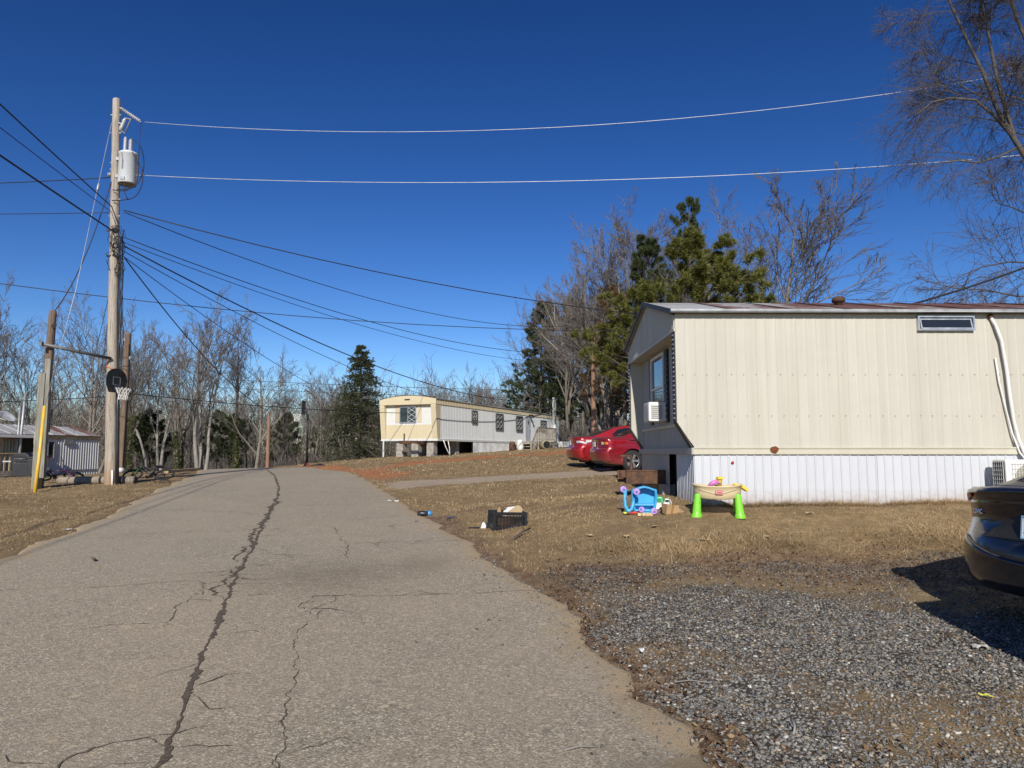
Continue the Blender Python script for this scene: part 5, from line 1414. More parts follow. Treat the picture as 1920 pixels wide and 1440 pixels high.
def greenhouse(parent, prof, zb, zr, Wb, Wt, paint, rear_win, front_win, sides, cb):
    """prof from rear base over the roof to the windscreen base; sides: list of window polygons (x,z)"""
    P = cb._smooth(prof, 4); P = [(P[0][0], zb - .2)] + P + [(P[-1][0], zb - .2)]
    def at(x, z, t, off=0):
        w = Wt + (Wb - Wt) * (zr - z) / (zr - zb)
        a = abs(t); q = 1 - .03 * max(0, a - .7) / .3
        return Vector((x + .10 * a ** 3 * (1 if x < 2.2 else -1) * (1 - (z - zb) / (zr - zb)), t * w, zb + (z - zb) * (1 - .05 * a ** 4 * (z - zb) / (zr - zb)) + off))
    T = [-1, -.97, -.9, -.75, -.5, -.25, 0, .25, .5, .75, .9, .97, 1]
    mb = MB(); n = len(P); rows = [[at(x, z, t) for x, z in P] for t in T]
    mb.sheet(rows, True)
    mb.add(rows[0] + [Vector((P[-1][0], rows[0][-1].y, zb - .2)), Vector((P[0][0], rows[0][0].y, zb - .2))], [tuple(range(n + 2))])
    mb.add(rows[-1] + [Vector((P[-1][0], rows[-1][-1].y, zb - .2)), Vector((P[0][0], rows[-1][0].y, zb - .2))], [tuple(range(n + 2))[::-1]])
    me = mb.mesh('cabin', paint)
    bm = bmesh.new(); bm.from_mesh(me); bmesh.ops.recalc_face_normals(bm, faces=bm.faces); bm.to_mesh(me); bm.free()
    cab = link('cabin', me, parent)
    PA = np.array(P)
    for nm, (x0, x1), tt in (('rear_window', rear_win, .86), ('windscreen', front_win, .9)):
        w = MB(); rr = []
        for x in np.linspace(x0, x1, 8):
            z = float(np.interp(x, PA[:, 0], PA[:, 1])); rr.append([at(x, z, t) + Vector(((-.004 if nm == 'rear_window' else .004), 0, .006)) for t in np.linspace(-tt, tt, 11)])
        w.sheet(rr, True, flip=True); w.build(nm, CARGLASS, parent)
    for poly in sides:
        for sg in (-1, 1):
            w = MB(); vs = []
            for x, z in poly: p = at(x, z, sg); p.y += sg * .007; vs.append(p)
            w.add(vs, [tuple(range(len(vs))) if sg < 0 else tuple(range(len(vs)))[::-1]]); w.build('side_window', CARGLASS, parent)
    return at

def sedan(name, label, loc, rz, paint, kind, group=None):
    T = thing(name, label, 'car', loc, rz, group)
    if kind == 'black':
        rear = [(.42, .21), (.16, .235), (.05, .30), (.015, .42), (.0, .52), (.012, .60), (.04, .67), (.075, .73), (.10, .80), (.09, .88), (.075, .94), (.07, .985), (.035, 1.035), (.05, 1.062), (.14, 1.075)]
        top = [(.5, 1.06), (1.0, 1.03), (1.6, .98), (2.6, .96), (3.4, .95)]
        gh = [(.34, 1.05), (.8, 1.20), (1.35, 1.345), (1.8, 1.41), (2.25, 1.425), (2.75, 1.375), (3.2, 1.19), (3.6, .96)]; rw_ = (.50, 1.30); fw = (2.85, 3.5); zr = 1.43
        sides = [[(.95, 1.06), (2.1, 1.03), (2.1, 1.345), (1.7, 1.345), (1.35, 1.27)], [(2.16, 1.03), (3.25, 1.02), (2.8, 1.28), (2.5, 1.335), (2.16, 1.345)]]
    else:
        rear = [(.42, .22), (.18, .25), (.06, .33), (.01, .48), (.0, .60), (.02, .68), (.07, .73), (.085, .82), (.07, .93), (.05, .99), (.06, 1.03), (.15, 1.05)]
        top = [(.45, 1.06), (.8, 1.05), (1.6, .98), (2.6, .96), (3.4, .95)]
        gh = [(.62, 1.04), (1.0, 1.18), (1.45, 1.345), (1.85, 1.43), (2.35, 1.455), (2.8, 1.41), (3.25, 1.20), (3.62, .96)]; rw_ = (.74, 1.42); fw = (2.9, 3.52); zr = 1.46
        sides = [[(1.28, 1.10), (1.62, 1.06), (2.2, 1.04), (2.2, 1.37), (1.82, 1.36), (1.55, 1.30)], [(2.26, 1.04), (3.3, 1.02), (2.85, 1.30), (2.55, 1.36), (2.26, 1.37)]]
    front = [(3.7, .95), (4.15, .87), (4.48, .75), (4.62, .60), (4.66, .46), (4.62, .30), (4.45, .22), (4.22, .20)]
    wh = (1.02, 3.74); rw = .325
    cb = CarBody(rear, top, front, 4.66, .90, wh, rw)
    link('body', cb.mesh('body', paint), T)
    MB().box((.5, -.62, .16), (4.2, .62, .5)).build('underbody', BLKPL, T)
    greenhouse(T, gh, .95, zr, .80, .575, paint, rw_, fw, sides, cb)
    for x in wh:
        for y in (-.775, .775): wheel_parts(T, x, y, rw)
    def P(nm, s0, s1, t0, t1, mat, off=.006, shape=None, par=None, th=.012, ns=8, nt=10):
        me = cb.patch(s0, s1, t0, t1, off, ns, nt, th, shape); me.materials.append(mat); return link(nm, me, par or T)
    z_ = cb.sz
    if kind == 'black':
        for sg in (-1, 1):
            # claw shaped lamp: cap at the deck corner and a blade running down the edge
            P('taillight', z_(.93), z_(1.06), sg * .78, sg * .999, LAMP_R, .009, lambda v: (z_(1.0) - .07 * v, z_(1.06)))
            P('taillight', z_(.70), z_(.97), sg * .965, sg * .999, LAMP_R, .006)
            P('reflector', z_(.30), z_(.36), sg * .72, sg * .86, LAMP_R, .006)
        P('lid_lip', z_(1.03), z_(1.07), -.80, .80, paint, .012, None, None, .02)
        P('bumper', z_(.255), z_(.5), -.995, .995, paint, .016, lambda v: (z_(.255), z_(.50) + .175 * abs(2 * v - 1) ** 2.2), None, .03, 12, 36)
        P('painted_plate_recess', z_(.66), z_(.80), -.58, .58, BLKPL, .003, lambda v: (z_(.66), z_(.66) + .02 + .18 * min(1, 4 * min(v, 1 - v))))  # flat black patch, paints in the dark recess around the plate
        # plate, emblem and lettering on the rear
        pl = link('licence_plate', None, T, (.072, 0, .775), (0, R(8), 0))
        MB().box((-.012, -.155, -.077), (0, .155, .077)).build('plate', M('plate_white', (.70, .71, .72), .45, var=.08), pl)
        pf = MB(); pf.box((-.018, -.165, -.088), (-.004, .165, -.076)); pf.box((-.018, -.165, .076), (-.004, .165, .088)); pf.box((-.018, -.165, -.076), (-.004, -.154, .076)); pf.box((-.018, .154, -.076), (-.004, .165, .076)); pf.build('plate_frame', CHROME, pl)
        text_obj('plate_number', 'AL', .105, M('plate_blue', (.03, .04, .09), .5), pl, (-.0135, .075, -.008), (R(90), 0, R(-90)), .001, 'CENTER', .003)
        MB().box((-.0145, .11, .045), (-.0125, .14, .066)).build('plate_sticker', M('plate_sticker_ink', (.15, .16, .2), .6), pl)
        em = link('emblem', None, T, (.060, 0, .935), (0, R(-12), 0))
        e = MB(); pts = []
        for q in np.linspace(0, 2 * math.pi, 33)[:-1]:
            c, s_ = math.cos(q), math.sin(q); ex = .4
            pts.append((-.006, .068 * math.copysign(abs(c) ** ex, c) * (1 + .06 * s_), .055 * math.copysign(abs(s_) ** ex, s_)))
        e.tube(pts, .0085, 6, closed=True); e.build('emblem_frame', CHROME, em)
        e = MB()
        for sg in (-1, 1): e.beam((-.008, sg * .045, .05), (-.008, sg * .036, -.05), .017, .012, (1, 0, 0))
        e.beam((-.008, -.04, .003), (-.008, .04, .003), .016, .012, (1, 0, 0)); e.build('emblem_letter', CHROME, em)
        tp = cb.at(.095, .865, .72); tx = link('model_lettering', None, T, (tp.x - .012, tp.y, tp.z), (0, 0, 0))
        text_obj('lettering', 'CIVIC', .052, CHROME, tx, (0, 0, 0), (R(90), 0, R(-90 - 14)), .003, 'CENTER', .001)
        P('lid_seam', z_(.705), z_(.713), -.80, .80, BLKPL, .002)
    else:
        for sg in (-1, 1):
            if kind == 'clear':
                P('taillight', z_(.78), z_(.95), sg * .66, sg * .9995, LAMP_W, .008, lambda v: (z_(.80) + .02 * v, z_(.90) + .02 * v)); P('taillight', z_(.90), z_(.96), sg * .66, sg * .98, LAMP_R, .008, lambda v: (z_(.905) + .02 * v, z_(.945) + .01 * v))
            else:
                P('taillight', z_(.75), z_(.95), sg * .60, sg * .9995, LAMP_R, .008, lambda v: (z_(.76) + .05 * v, z_(.94) - .01 * v)); P('turn_lamp', z_(.8), z_(.9), sg * .80, sg * .91, LAMP_O, .016); P('reverse_lamp', z_(.8), z_(.9), sg * .64, sg * .74, LAMP_W, .016)
            # wrap on to the flank
            y = sg * .905
            f = MB(); f.prism([(.40, .80), (.78, .89), (.80, .93), (.42, .925)] if kind != 'clear' else [(.40, .82), (.70, .88), (.72, .915), (.42, .93)], -.006, .006, Matrix.Translation((0, sg * .884, 0)))
            f.build('taillight_wing', LAMP_R if kind != 'clear' else LAMP_W, T)
            for x in (1.6, 2.62): MB().cbox((x, sg * .89, .86), (.2, .03, .03)).build('door_handle', paint, T, bevel=.008)
            cr = MB(); cr.beam((.95, sg * .875, .945), (3.3, sg * .885, .93), .012, .014); cr.build('window_trim', CHROME, T)
        P('bumper', z_(.27), z_(.69), -.99, .99, paint, .009, None, None, .02, 8, 26)
        P('bumper_valance', z_(.235), z_(.33), -.7, .7, BLKPL, .014, None, None, .02)
        pl = link('licence_plate', None, T, (.055, 0, .835), (0, R(-4), 0)); MB().box((-.014, -.155, -.075), (0, .155, .075)).build('plate', M('plate_white'), pl)
        P('trunk_garnish', z_(.925), z_(.95), -.32, .32, CHROME, .012)
    MB().cbox((3.35, -.95, 1.0), (.16, .2, .13)).build('mirror', paint, T, bevel=.03); MB().cbox((3.35, .95, 1.0), (.16, .2, .13)).build('mirror', paint, T, bevel=.03)
    for sg in (-1, 1): MB().cbox((4.42, sg * .62, .66), (.3, .3, .12), (0, R(25), sg * R(-18))).build('headlight', LAMP_W, T, bevel=.03)
    return T
sedan('parked_car', 'dusty black sedan with chrome emblem parked on the gravel', (4.16, 5.74, G(4.8, 6) + .005), R(12), BLK, 'black').scale = (1.03, 1.03, 1.08)
sedan('parked_car', 'bright red sedan with clear tail lamps parked beyond the other red car', (1.98, 24.9, G(3.5, 25) + .0), R(7), RED_A, 'clear', 'red cars behind the cream trailer')
sedan('parked_car', 'dark red sedan with amber tail lamp parked close behind the cream trailer', (2.52, 22.3, G(4, 22.4) + .0), R(8), RED_B, 'amber', 'red cars behind the cream trailer')

def suv():
    """the vehicle to the right of the viewpoint whose shadow falls on the gravel"""
    rear = [(.35, .28), (.12, .30), (.03, .40), (.0, .55), (.03, .68), (.06, .85), (.09, 1.02)]
    top = [(.2, 1.06), (1.2, 1.06), (2.4, 1.05), (3.2, 1.05)]
    front = [(3.5, 1.05), (4.1, 1.0), (4.45, .88), (4.56, .68), (4.58, .48), (4.52, .32), (4.3, .26), (4.16, .25)]
    cb = CarBody(rear, top, front, 4.6, .92, (.92, 3.62), .36, .24, .18)
    T = thing('parked_car', 'silver sport utility car beside the viewpoint casting the shadow on the gravel', 'car', (4.5, 4.6, G(4.4, 2) + .01), R(-91)); T.scale = (1, 1, 1.12)
    link('body', cb.mesh('body', SUVP), T); MB().box((.5, -.62, .22), (4.1, .62, .5)).build('underbody', BLKPL, T)
    greenhouse(T, [(.12, 1.04), (.22, 1.3), (.42, 1.62), (.9, 1.74), (1.8, 1.76), (2.5, 1.70), (3.0, 1.4), (3.45, 1.05)], 1.04, 1.76, .89, .80, SUVP, (.2, .40), (2.6, 3.35), [[(.5, 1.12), (1.35, 1.1), (1.35, 1.62), (.75, 1.60)], [(1.42, 1.1), (2.2, 1.1), (2.2, 1.62), (1.42, 1.63)], [(2.27, 1.1), (3.1, 1.1), (2.55, 1.57), (2.27, 1.61)]], cb)
    for x in (.92, 3.62):
        for y in (-.79, .79): wheel_parts(T, x, y, .36)
    for sg in (-1, 1):
        me = cb.patch(cb.sz(.72), cb.sz(1.0), sg * .78, sg * .995); me.materials.append(LAMP_R); link('taillight', me, T)
        MB().cbox((3.2, sg * .98, 1.12), (.18, .22, .16)).build('mirror', SUVP, T, bevel=.03)
suv()
# ================================================================ POLES AND WIRES
def wood(name, c1, c2, foot=None):
    t = NT(name)
    n = t.noise(22, 6, .7, t.co(1, 1, .05)); n2 = t.noise(2.2, 4)
    c = t.mix(t.rng(n, .35, .68), c1, c2); c = t.mix(t.rng(n2, .5, .8, 0, .5), c, tuple(k * .7 for k in c1))
    if foot: 
        z = t.n('ShaderNodeSeparateXYZ', Vector=t.co()).outputs['Z']; c = t.mix(t.rng(t.math('ADD', z, t.math('MULTIPLY', n2, .5)), .25, .95, .75, 0), c, foot)
    cr = t.rng(t.noise(60, 3, .6, t.co(1, 1, .02)), .56, .62, 0, .7); c = t.mix(cr, c, (.05, .04, .032))
    t.bump(n, .7, .02); return t.fin(c, .9)
POLE_G = wood('weathered_pole', (.30, .25, .195), (.46, .41, .34), (.28, .15, .065))
POLE_B = wood('brown_pole', (.12, .078, .05), (.22, .15, .10))
POLE_R = wood('reddish_pole', (.22, .12, .075), (.34, .20, .13))
POST_G = wood('grey_post', (.18, .172, .145), (.30, .285, .24))
CABLE = M('black_cable', (.012, .012, .013), .6)
ALUW = M('bare_aluminium_wire', (.62, .62, .64), .45, .3)
STEELW = M('grey_guy_wire', (.42, .43, .45), .45, .4)
PORC = M('grey_porcelain', (.40, .41, .42), .25, coat=.3)
def seg_tube(path, r, n=12): return MB().tube(path, r, n)

def utility_pole():
    x0, y0, z0 = -11.21, 20., G(-11.21, 20)
    T = thing('utility_pole', 'tall weathered utility pole with grey transformer and cable tangles beside the lane', 'utility pole', (x0, y0, z0))
    H = 11.25; lean = -.43
    def c(z): return (lean * z / H, 0, z)
    def rr(z): return .158 - .055 * z / H
    zs = [-.4, .0, 1, 2.5, 4, 6, 8, 10, H - .03, H]
    MB().tube([c(z) for z in zs], [rr(z) * 1.02 for z in zs[:-1]] + [rr(H) * .85], 16).build('shaft', POLE_G, T)
    # transformer
    tx, tz = c(9.0)[0] + .40, 9.0
    tr = link('transformer', None, T, (tx, -.08, 8.62))
    tk = NT('transformer_grey'); TG = tk.fin(tk.mix(tk.rng(tk.noise(3, 4), .35, .7), (.52, .55, .58), (.60, .62, .64)), .4)
    MB().lathe([(.235, 0), (.25, .03), (.25, .86), (.262, .87), (.262, .915), (.25, .93), (.20, .96), (.05, .975)], 26).build('tank', TG, tr)
    MB().lathe([(.238, -.012), (.05, -.014)], 20).build('tank_base', M('tank_rust', (.25, .20, .16), .8), tr)
    for x, h in ((-.10, .42), (.06, .38)):
        b = MB(); prof = []
        for k in range(8):
            z = .95 + h * k / 8; prof += [(.042, z), (.062 if x > 0 else .052, z + h * .04), (.042, z + h * .09)]
        prof += [(.035, .95 + h), (.03, .99 + h)]
        b.lathe(prof, 12, Matrix.Translation((x, -.03, 0))); b.build('bushing', PORC, tr)
    for z in (.2, .72): MB().box((-.34, -.04, z), (-.23, .12, z + .09)).build('bracket', GALV, tr)
    MB().beam((-.02, -.265, .62), (-.02, -.255, .38), .03, .02).beam((-.02, -.26, .62), (-.06, -.25, .86), .03, .02).build('arrester_lead', M('lead_grey', (.2, .2, .21), .5), tr)
    MB().cbox((.0, -.262, .10), (.12, .02, .08)).build('lug', GALV, tr)
    for pts in ([(.12, -.2, 1.3), (.42, -.22, 1.1), (.50, -.1, .7), (.45, -.05, .3), (.25, -.1, -.12), (-.2, -.15, -.2)], [(.2, -.18, .9), (.40, -.2, .5), (.38, -.2, 0), (.1, -.2, -.25), (-.35, -.1, -.2)], [(.27, -.12, .7), (.5, -.15, .35), (.48, -.12, -.1), (.25, -.12, -.45), (-.35, -.1, -.52)], [(.05, -.2, -.02), (.06, -.22, -.3), (.15, -.2, -.5)]):
        q = MB(); P = [Vector(p) for p in pts]; out_ = []
        for i in range(len(P) - 1):
            a = P[max(i - 1, 0)]; b = P[i]; c_ = P[i + 1]; d = P[min(i + 2, len(P) - 1)]
            for j in range(5):
                t = j / 5; out_.append(.5 * ((2 * b) + (c_ - a) * t + (2 * a - 5 * b + 4 * c_ - d) * t * t + (3 * b - a - 3 * c_ + d) * t ** 3))
        out_.append(P[-1]); q.tube(out_, .0135, 6); q.build('lead', CABLE, tr)
    # fused cutout
    cu = link('fuse_cutout', None, T, (c(10.45)[0] + .22, -.05, 10.45), (0, R(20), 0))
    MB().lathe([(.03, -.2), (.045, -.18), (.06, -.1), (.045, -.06), (.06, 0), (.045, .04), (.06, .1), (.04, .16), (.03, .2)], 10).build('insulator', PORC, cu)
    MB().tube([(.16, 0, -.22), (.16, 0, .2)], .018, 8).beam((0, 0, .2), (.18, 0, .22), .03).beam((0, 0, -.2), (.18, 0, -.23), .03).build('fuse_tube', M('fuse_brown', (.2, .17, .14), .6), cu)
    MB().beam((-.2, 0, 0), (0, 0, 0), .03).build('arm', GALV, cu)
    # suspension insulator string at the top
    st = MB(); a = Vector((c(10.95)[0] + .1, -.02, 10.98)); b = Vector((c(10.5)[0] + .78, -.1, 10.50))
    d = (b - a); n = 11; st.beam(a, b, .02)
    for k in range(n):
        p = a + d * ((k + 1.2) / (n + 1.2)); m = Matrix.Translation(p) @ d.to_track_quat('Z', 'Y').to_matrix().to_4x4(); st.lathe([(.018, -.022), (.052, -.006), (.05, .006), (.016, .022)], 10, m)
    st.build('insulator_string', M('pale_insulator', (.52, .53, .55), .3, coat=.3), T)
    MB().tube([b, b + Vector((-.01, 0, -.6)), b + Vector((-.02, 0, -1.3))], .008, 5).build('drop_lead', CABLE, T)
    # bolts, steps, bands
    for z in (10.75, 10.2, 9.3, 9.1, 8.2, 7.7): MB().beam((c(z)[0] - rr(z) - .05, -.02, z), (c(z)[0] + rr(z) + .05, -.02, z), .022).build('through_bolt', GALV, T)
    for z, w in ((7.25, .17), (6.5, .16)):
        MB().beam((c(z)[0] - w, -.1, z), (c(z)[0] + w, -.1, z), .05).build('cable_clamp', BLKPL, T)
    MB().lathe([(.045, -.05), (.055, 0), (.045, .05)], 10, Matrix.Translation((c(8.95)[0] - rr(9) - .06, 0, 8.95))).build('spool_insulator', PORC, T)
    # conduit and cable bundle on the right-hand face
    MB().tube([(c(z)[0] + rr(z) + .055, -.06, z) for z in (-.1, 1.0, 2.0, 3.2)], .05, 10).build('conduit', M('black_conduit', (.02, .02, .022), .45), T)
    MB().tube([(c(z)[0] + rr(z) - .045, -.12, z) for z in (-.1, .4)], .025, 8).build('ground_sleeve', PLASTIC_W, T)
    bu = 0
    for k in range(7):
        r_ = random.Random(40 + k); q = []
        top_z = r_.uniform(6.4, 7.4); 
        for z in np.linspace(top_z, 3.0, 14): q.append((c(z)[0] + rr(z) + .05 + .02 * k + .025 * math.sin(z * (1.1 + k * .4) + k), -.08 + .02 * math.sin(z * 2 + k * 2), z))
        MB().tube(q, .009 if k % 3 else .014, 5).build('riser_cable', CABLE, T)
    # tangled loops
    for k in range(12):
        r_ = random.Random(80 + k); zc = r_.choice([7.3, 7.0, 6.6, 6.4, 6.3]); cx = c(zc)[0] + r_.uniform(-.1, .32); rad = r_.uniform(.06, .22); q = []
        a0 = r_.uniform(0, 6)
        for i in range(15): a = a0 + i * r_.uniform(.35, .5); q.append((cx + math.cos(a) * rad * (1 + .3 * math.sin(i)), -.17 + .03 * math.sin(i * 2.), zc - .25 + math.sin(a) * rad * 1.5))
        MB().tube(q, .008, 5).build('cable_loop', CABLE, T)
    MB().tube([(c(z)[0] + math.cos(a) * (rr(z) + .008), math.sin(a) * (rr(z) + .008), z) for a, z in [(-q * .35 - .3, 3.2 + .02 * q) for q in range(8)]], .02, 6).build('orange_band', M('faded_orange', (.55, .2, .12), .7), T)
    MB().cbox((c(3.05)[0] + .05, -rr(3) - .01, 3.08), (.14, .015, .09)).build('tag_plate', GALV, T)
    MB().cbox((c(2.75)[0] + rr(2.7) + .03, -.12, 2.78), (.16, .06, .07)).build('conduit_clamp', BLKPL, T)
    MB().tube([(c(z)[0] - rr(z) - .005, -.02, z) for z in (1.6, 2.0, 2.6)], .018, 6).build('red_sleeve', M('red_sleeve_plastic', (.4, .07, .04), .6), T)
    return T
utility_pole()

# hoop hung on the pole
def hoop_board():
    o = thing('basketball_hoop', 'small black fan-shaped backboard with white net fixed to the utility pole', 'basketball hoop', (-11.10, 19.80, 3.58), 0)
    m = Matrix.Identity(4)
    poly = [(-.30, -.36), (.30, -.36), (.42, -.12), (.44, .08), (.38, .25), (.25, .36), (.08, .41), (-.08, .41), (-.25, .36), (-.38, .25), (-.44, .08), (-.42, -.12)]
    # board normal faces local -y; turned to look toward the lane
    o.rotation_euler = (0, 0, R(77)); o.scale = (.84, .84, .84)
    MB().prism(poly, -.03, .0).build('backboard', M('black_board', (.022, .024, .028), .4, var=.3), o)
    rim = MB(); P = [Vector((x, -.018, z)) for x, z in poly]; rim.tube(P, .02, 6, closed=True); rim.build('board_edge', BLKPL, o)
    sq = MB()
    for a, b in (((-.15, -.12), (.15, -.12)), ((-.15, .14), (.15, .14)), ((-.15, -.12), (-.15, .14)), ((.15, -.12), (.15, .14))): sq.beam((a[0], -.033, a[1]), (b[0], -.033, b[1]), .02, .006, (0, 1, 0))
    sq.build('target_square', M('faded_line', (.22, .23, .25), .6), o)
    C = Vector((0, -.31, -.22)); r_ = .225
    ri = MB(); ri.tube([C + Vector((math.cos(a) * r_, math.sin(a) * r_, 0)) for a in np.linspace(0, 6.283, 29)[:-1]], .011, 6, closed=True); ri.box((-.08, -.10, -.26), (.08, -.03, -.16)); ri.build('rim', M('dark_rim', (.05, .04, .06), .5), o)
    net(C, r_, o)
    br = MB(); br.box((-.1, .0, -.1), (.1, .2, .1)); br.build('mount', GALV, o)
def net(C, r_, o):
    nt = MB(); n = 12
    for k in range(n):
        for sg in (-1, 1):
            q = []
            for i in range(9):
                f = i / 8; a = 2 * math.pi * (k + sg * f * 2) / n; rr_ = r_ * (1 - .48 * f ** .8 + .06 * math.sin(f * 9)); q.append(C + Vector((math.cos(a) * rr_, math.sin(a) * rr_, -.42 * f)))
            nt.tube(q, .009, 4)
    nt.build('net', M('white_net', (.72, .70, .66), .8), o)
hoop_board()

def simple_pole(name, label, x, y, H, r, mat, lean=(0, 0), parts=None, group=None):
    z = G(x, y); T = thing(name, label, 'pole', (x, y, z), 0, group)
    MB().tube([(lean[0] * t, lean[1] * t, -.3 + (H + .3) * t) for t in (0, .06, .3, .6, .98, 1)], [r * 1.05, r, r * .95, r * .9, r * .82, r * .72], 12).build('shaft', mat, T)
    return T
T = simple_pole('wooden_pole', 'short dark brown pole behind the grey square post and yellow guard', -12.4, 18.75, 4.72, .115, POLE_B, (.1, 0))
MB().tube([(.1 + .12 + math.cos(a) * .055, -.11, 4.28 + math.sin(a) * .055) for a in np.linspace(0, 6, 12)], .014, 6).build('hook', BLKPL, T)
MB().cbox((.03, -.14, 1.3), (.19, .1, .3)).build('meter_box', M('beige_box', (.55, .52, .40), .6), T)
MB().cbox((.14, -.1, 1.72), (.22, .1, .5)).build('breaker_box', M('dark_grey_box', (.08, .08, .085), .5), T)
MB().cbox((.12, -.15, .62), (.30, .12, .36)).build('utility_box', M('pale_grey_box', (.42, .43, .42), .55), T)
MB().tube([(.0, -.12, .4), (.02, -.12, 2.4)], .025, 8).build('conduit', GALV, T)
o = thing('steel_strut', 'grey steel pipe strut bracing the brown pole against the utility pole', 'strut', (0, 0, 0))
o.location = (-12.28, 18.45, 4.42)
p1 = Vector((1.02 - .03, 1.36, -.19)); MB().tube([(-.1, -.02, .02), tuple(p1)], .045, 10).build('pipe', M('dull_steel', (.17, .17, .17), .6, .4), o); MB().cbox((-.06, -.03, .01), (.07, .07, .12)).build('end_plate', M('dull_steel'), o)
T = thing('square_post', 'grey weathered square timber post beside the yellow guy guard', 'post', (-12.22, 18.4, G(-12.22, 18.4)))
MB().prism([(-.085, -.3), (.085, -.3), (.10, 3.0), (-.07, 3.0)], -.085, .085).build('timber', POST_G, T, bevel=.008)
MB().box((.06, -.05, .3), (.2, .05, 3.38)).build('cleat', POST_G, T)
# guy wire with yellow guard
T = thing('guy_wire', 'pale steel guy wire from the pole top with yellow plastic guard at its foot', 'guy wire', (-11.80, 17.7, G(-11.80, 17.7)))
za = 11.2 - G(-11.80, 17.7)
foot = Vector((0, 0, 0)); topv = Vector((.08, 2.25, za))
def gp(t): return foot + (topv - foot) * t
MB().tube([Vector((-.04, .25, 2.1)), gp(.5) + Vector((-.02, 0, 0)), gp(1)], .009, 5).build('wire', STEELW, T)
MB().lathe([(.02, -.12), (.035, -.1), (.035, .1), (.02, .12)], 8, Matrix.Translation(gp(.80)) @ (topv - foot).to_track_quat('Z', 'Y').to_matrix().to_4x4()).build('strain_insulator', GALV, T)
YG = M('yellow_guard', (.78, .46, .03), .45, var=.1)
MB().tube([Vector((.03, -.02, -.08)), Vector((.02, .08, .8)), Vector((-.04, .25, 2.15))], [.042, .038, .035], 10).build('guard', YG, T)
T = simple_pole('wooden_pole', 'weathered brown pole with insulators on top standing behind the utility pole', -14.75, 27, 5.35, .135, POLE_B, (-.02, 0))
MB().lathe([(.03, 0), (.07, .03), (.05, .1), (.03, .14)], 10, Matrix.Translation((-.14, -.05, 5.0))).lathe([(.03, 0), (.07, .03), (.05, .1), (.03, .14)], 10, Matrix.Translation((.12, -.05, 4.3))).build('insulator', PORC, T)
MB().tube([(.1, -.1, 4.9), (.12, -.1, 3), (.1, -.1, .2)], .02, 6).build('cable', CABLE, T)
MB().lathe([(.16, 0), (.2, .08), (.12, .2)], 10, Matrix.Translation((.12, -.3, -.02))).build('white_cap', FAR_CLEAN, T)
simple_pole('wooden_pole', 'slim reddish brown pole beyond the crest left of the freestanding hoop', -13.7, 40, 3.15, .1, POLE_R)
T = simple_pole('wooden_pole', 'plain light brown pole standing behind the red cars', 4.13, 36, 5.95, .125, POLE_R, (.02, 0))

# freestanding basketball hoop
def portable_hoop():
    x, y = -10.05, 35.0; z = G(x, y)
    o = thing('basketball_hoop', 'freestanding black basketball hoop with white net at the road crest', 'basketball hoop', (x, y, z))
    bk = M('black_steel', (.018, .018, .02), .5)
    MB().tube([(0, 0, 0), (-.02, 0, 1.6), (-.03, 0, 2.55)], .05, 10).build('post', bk, o)
    MB().tube([(-.03, 0, 2.5), (-.12, 0, 2.7), (-.30, 0, 2.84)], .04, 8).build('arm', bk, o); MB().tube([(.1, 0, 1.4), (.14, 0, 2.2), (-.1, 0, 2.62)], .018, 6).build('brace', bk, o)
    MB().box((-.335, -.05, 2.55), (-.30, .55, 3.25)).build('backboard', bk, o, bevel=.01)
    C = Vector((-.60, .22, 2.62)); ri = MB(); ri.tube([C + Vector((math.cos(a) * .23, math.sin(a) * .23, 0)) for a in np.linspace(0, 6.283, 25)[:-1]], .014, 6, closed=True); ri.beam((-.36, .22, 2.62), (-.33, .22, 2.62), .1); ri.build('rim', M('dark_rim'), o)
    net(C, .225, o)
    MB().lathe([(.16, -.05), (.17, .05), (.1, .17), (.06, .2)], 12).build('foot', M('orange_foot', (.45, .12, .05), .6), o)
    b = MB(); rows = []
    for i in range(9):
        u = i / 8; rows.append([(.15 + u * .9, -.35 + .7 * v, -.04 + .17 * math.sin(math.pi * min(u * 1.05, 1)) ** .5 * math.sin(math.pi * v) ** .5 * (1 + .12 * math.sin(9 * u + 5 * v))) for v in np.linspace(0, 1, 8)])
    b.sheet(rows, True, True); b.build('sandbag', M('black_tarp_bag', (.02, .02, .022), .6, var=.4), o)
portable_hoop()

# ---------------------------------------------------------------- overhead wires: each a thing of its own
def wire(label, a, b, sag, r, mat=CABLE, group=None, n=26, name='overhead_wire'):
    a = Vector(a); b = Vector(b); q = []
    for i in range(n + 1):
        t = i / n; p = a.lerp(b, t); p.z -= 4 * sag * t * (1 - t); q.append(p)
    o = MB().tube(q, r, 5).build(name, mat)
    return tag(o, label, 'wire', group)
wire('uppermost pale bare wire running right from the insulator string', (-10.72, 19.9, 11.2), (17.5, 17.0, 12.1), 1.15, .0075, ALUW)
wire('lower pale bare wire running right from the transformer', (-10.9, 19.9, 9.6), (17.5, 17.0, 9.45), .62, .0085, ALUW)
GW = 'wires fanning out right from the pole'
wire('thick black cable from the pole passing across the right-hand trees', (-11.2, 19.9, 8.55), (32, 36, 10.0), 2.6, .017)
wire('thin black cable below the thick one running right from the pole', (-11.2, 19.9, 8.5), (3.2, 43, 9.3), 1.0, .014)
wire('black wire from the pole sagging toward the dark pines', (-11.15, 19.9, 7.75), (2.2, 43.5, 7.7), .75, .014)
wire('faint black wire from the pole ending low in the dark pines', (-11.15, 19.9, 7.6), (1.6, 44, 7.25), .65, .011)
wire('long low black wire crossing behind the pole toward the right', (-26, 20, 8.2), (32, 38, 10.4), 2.7, .014)
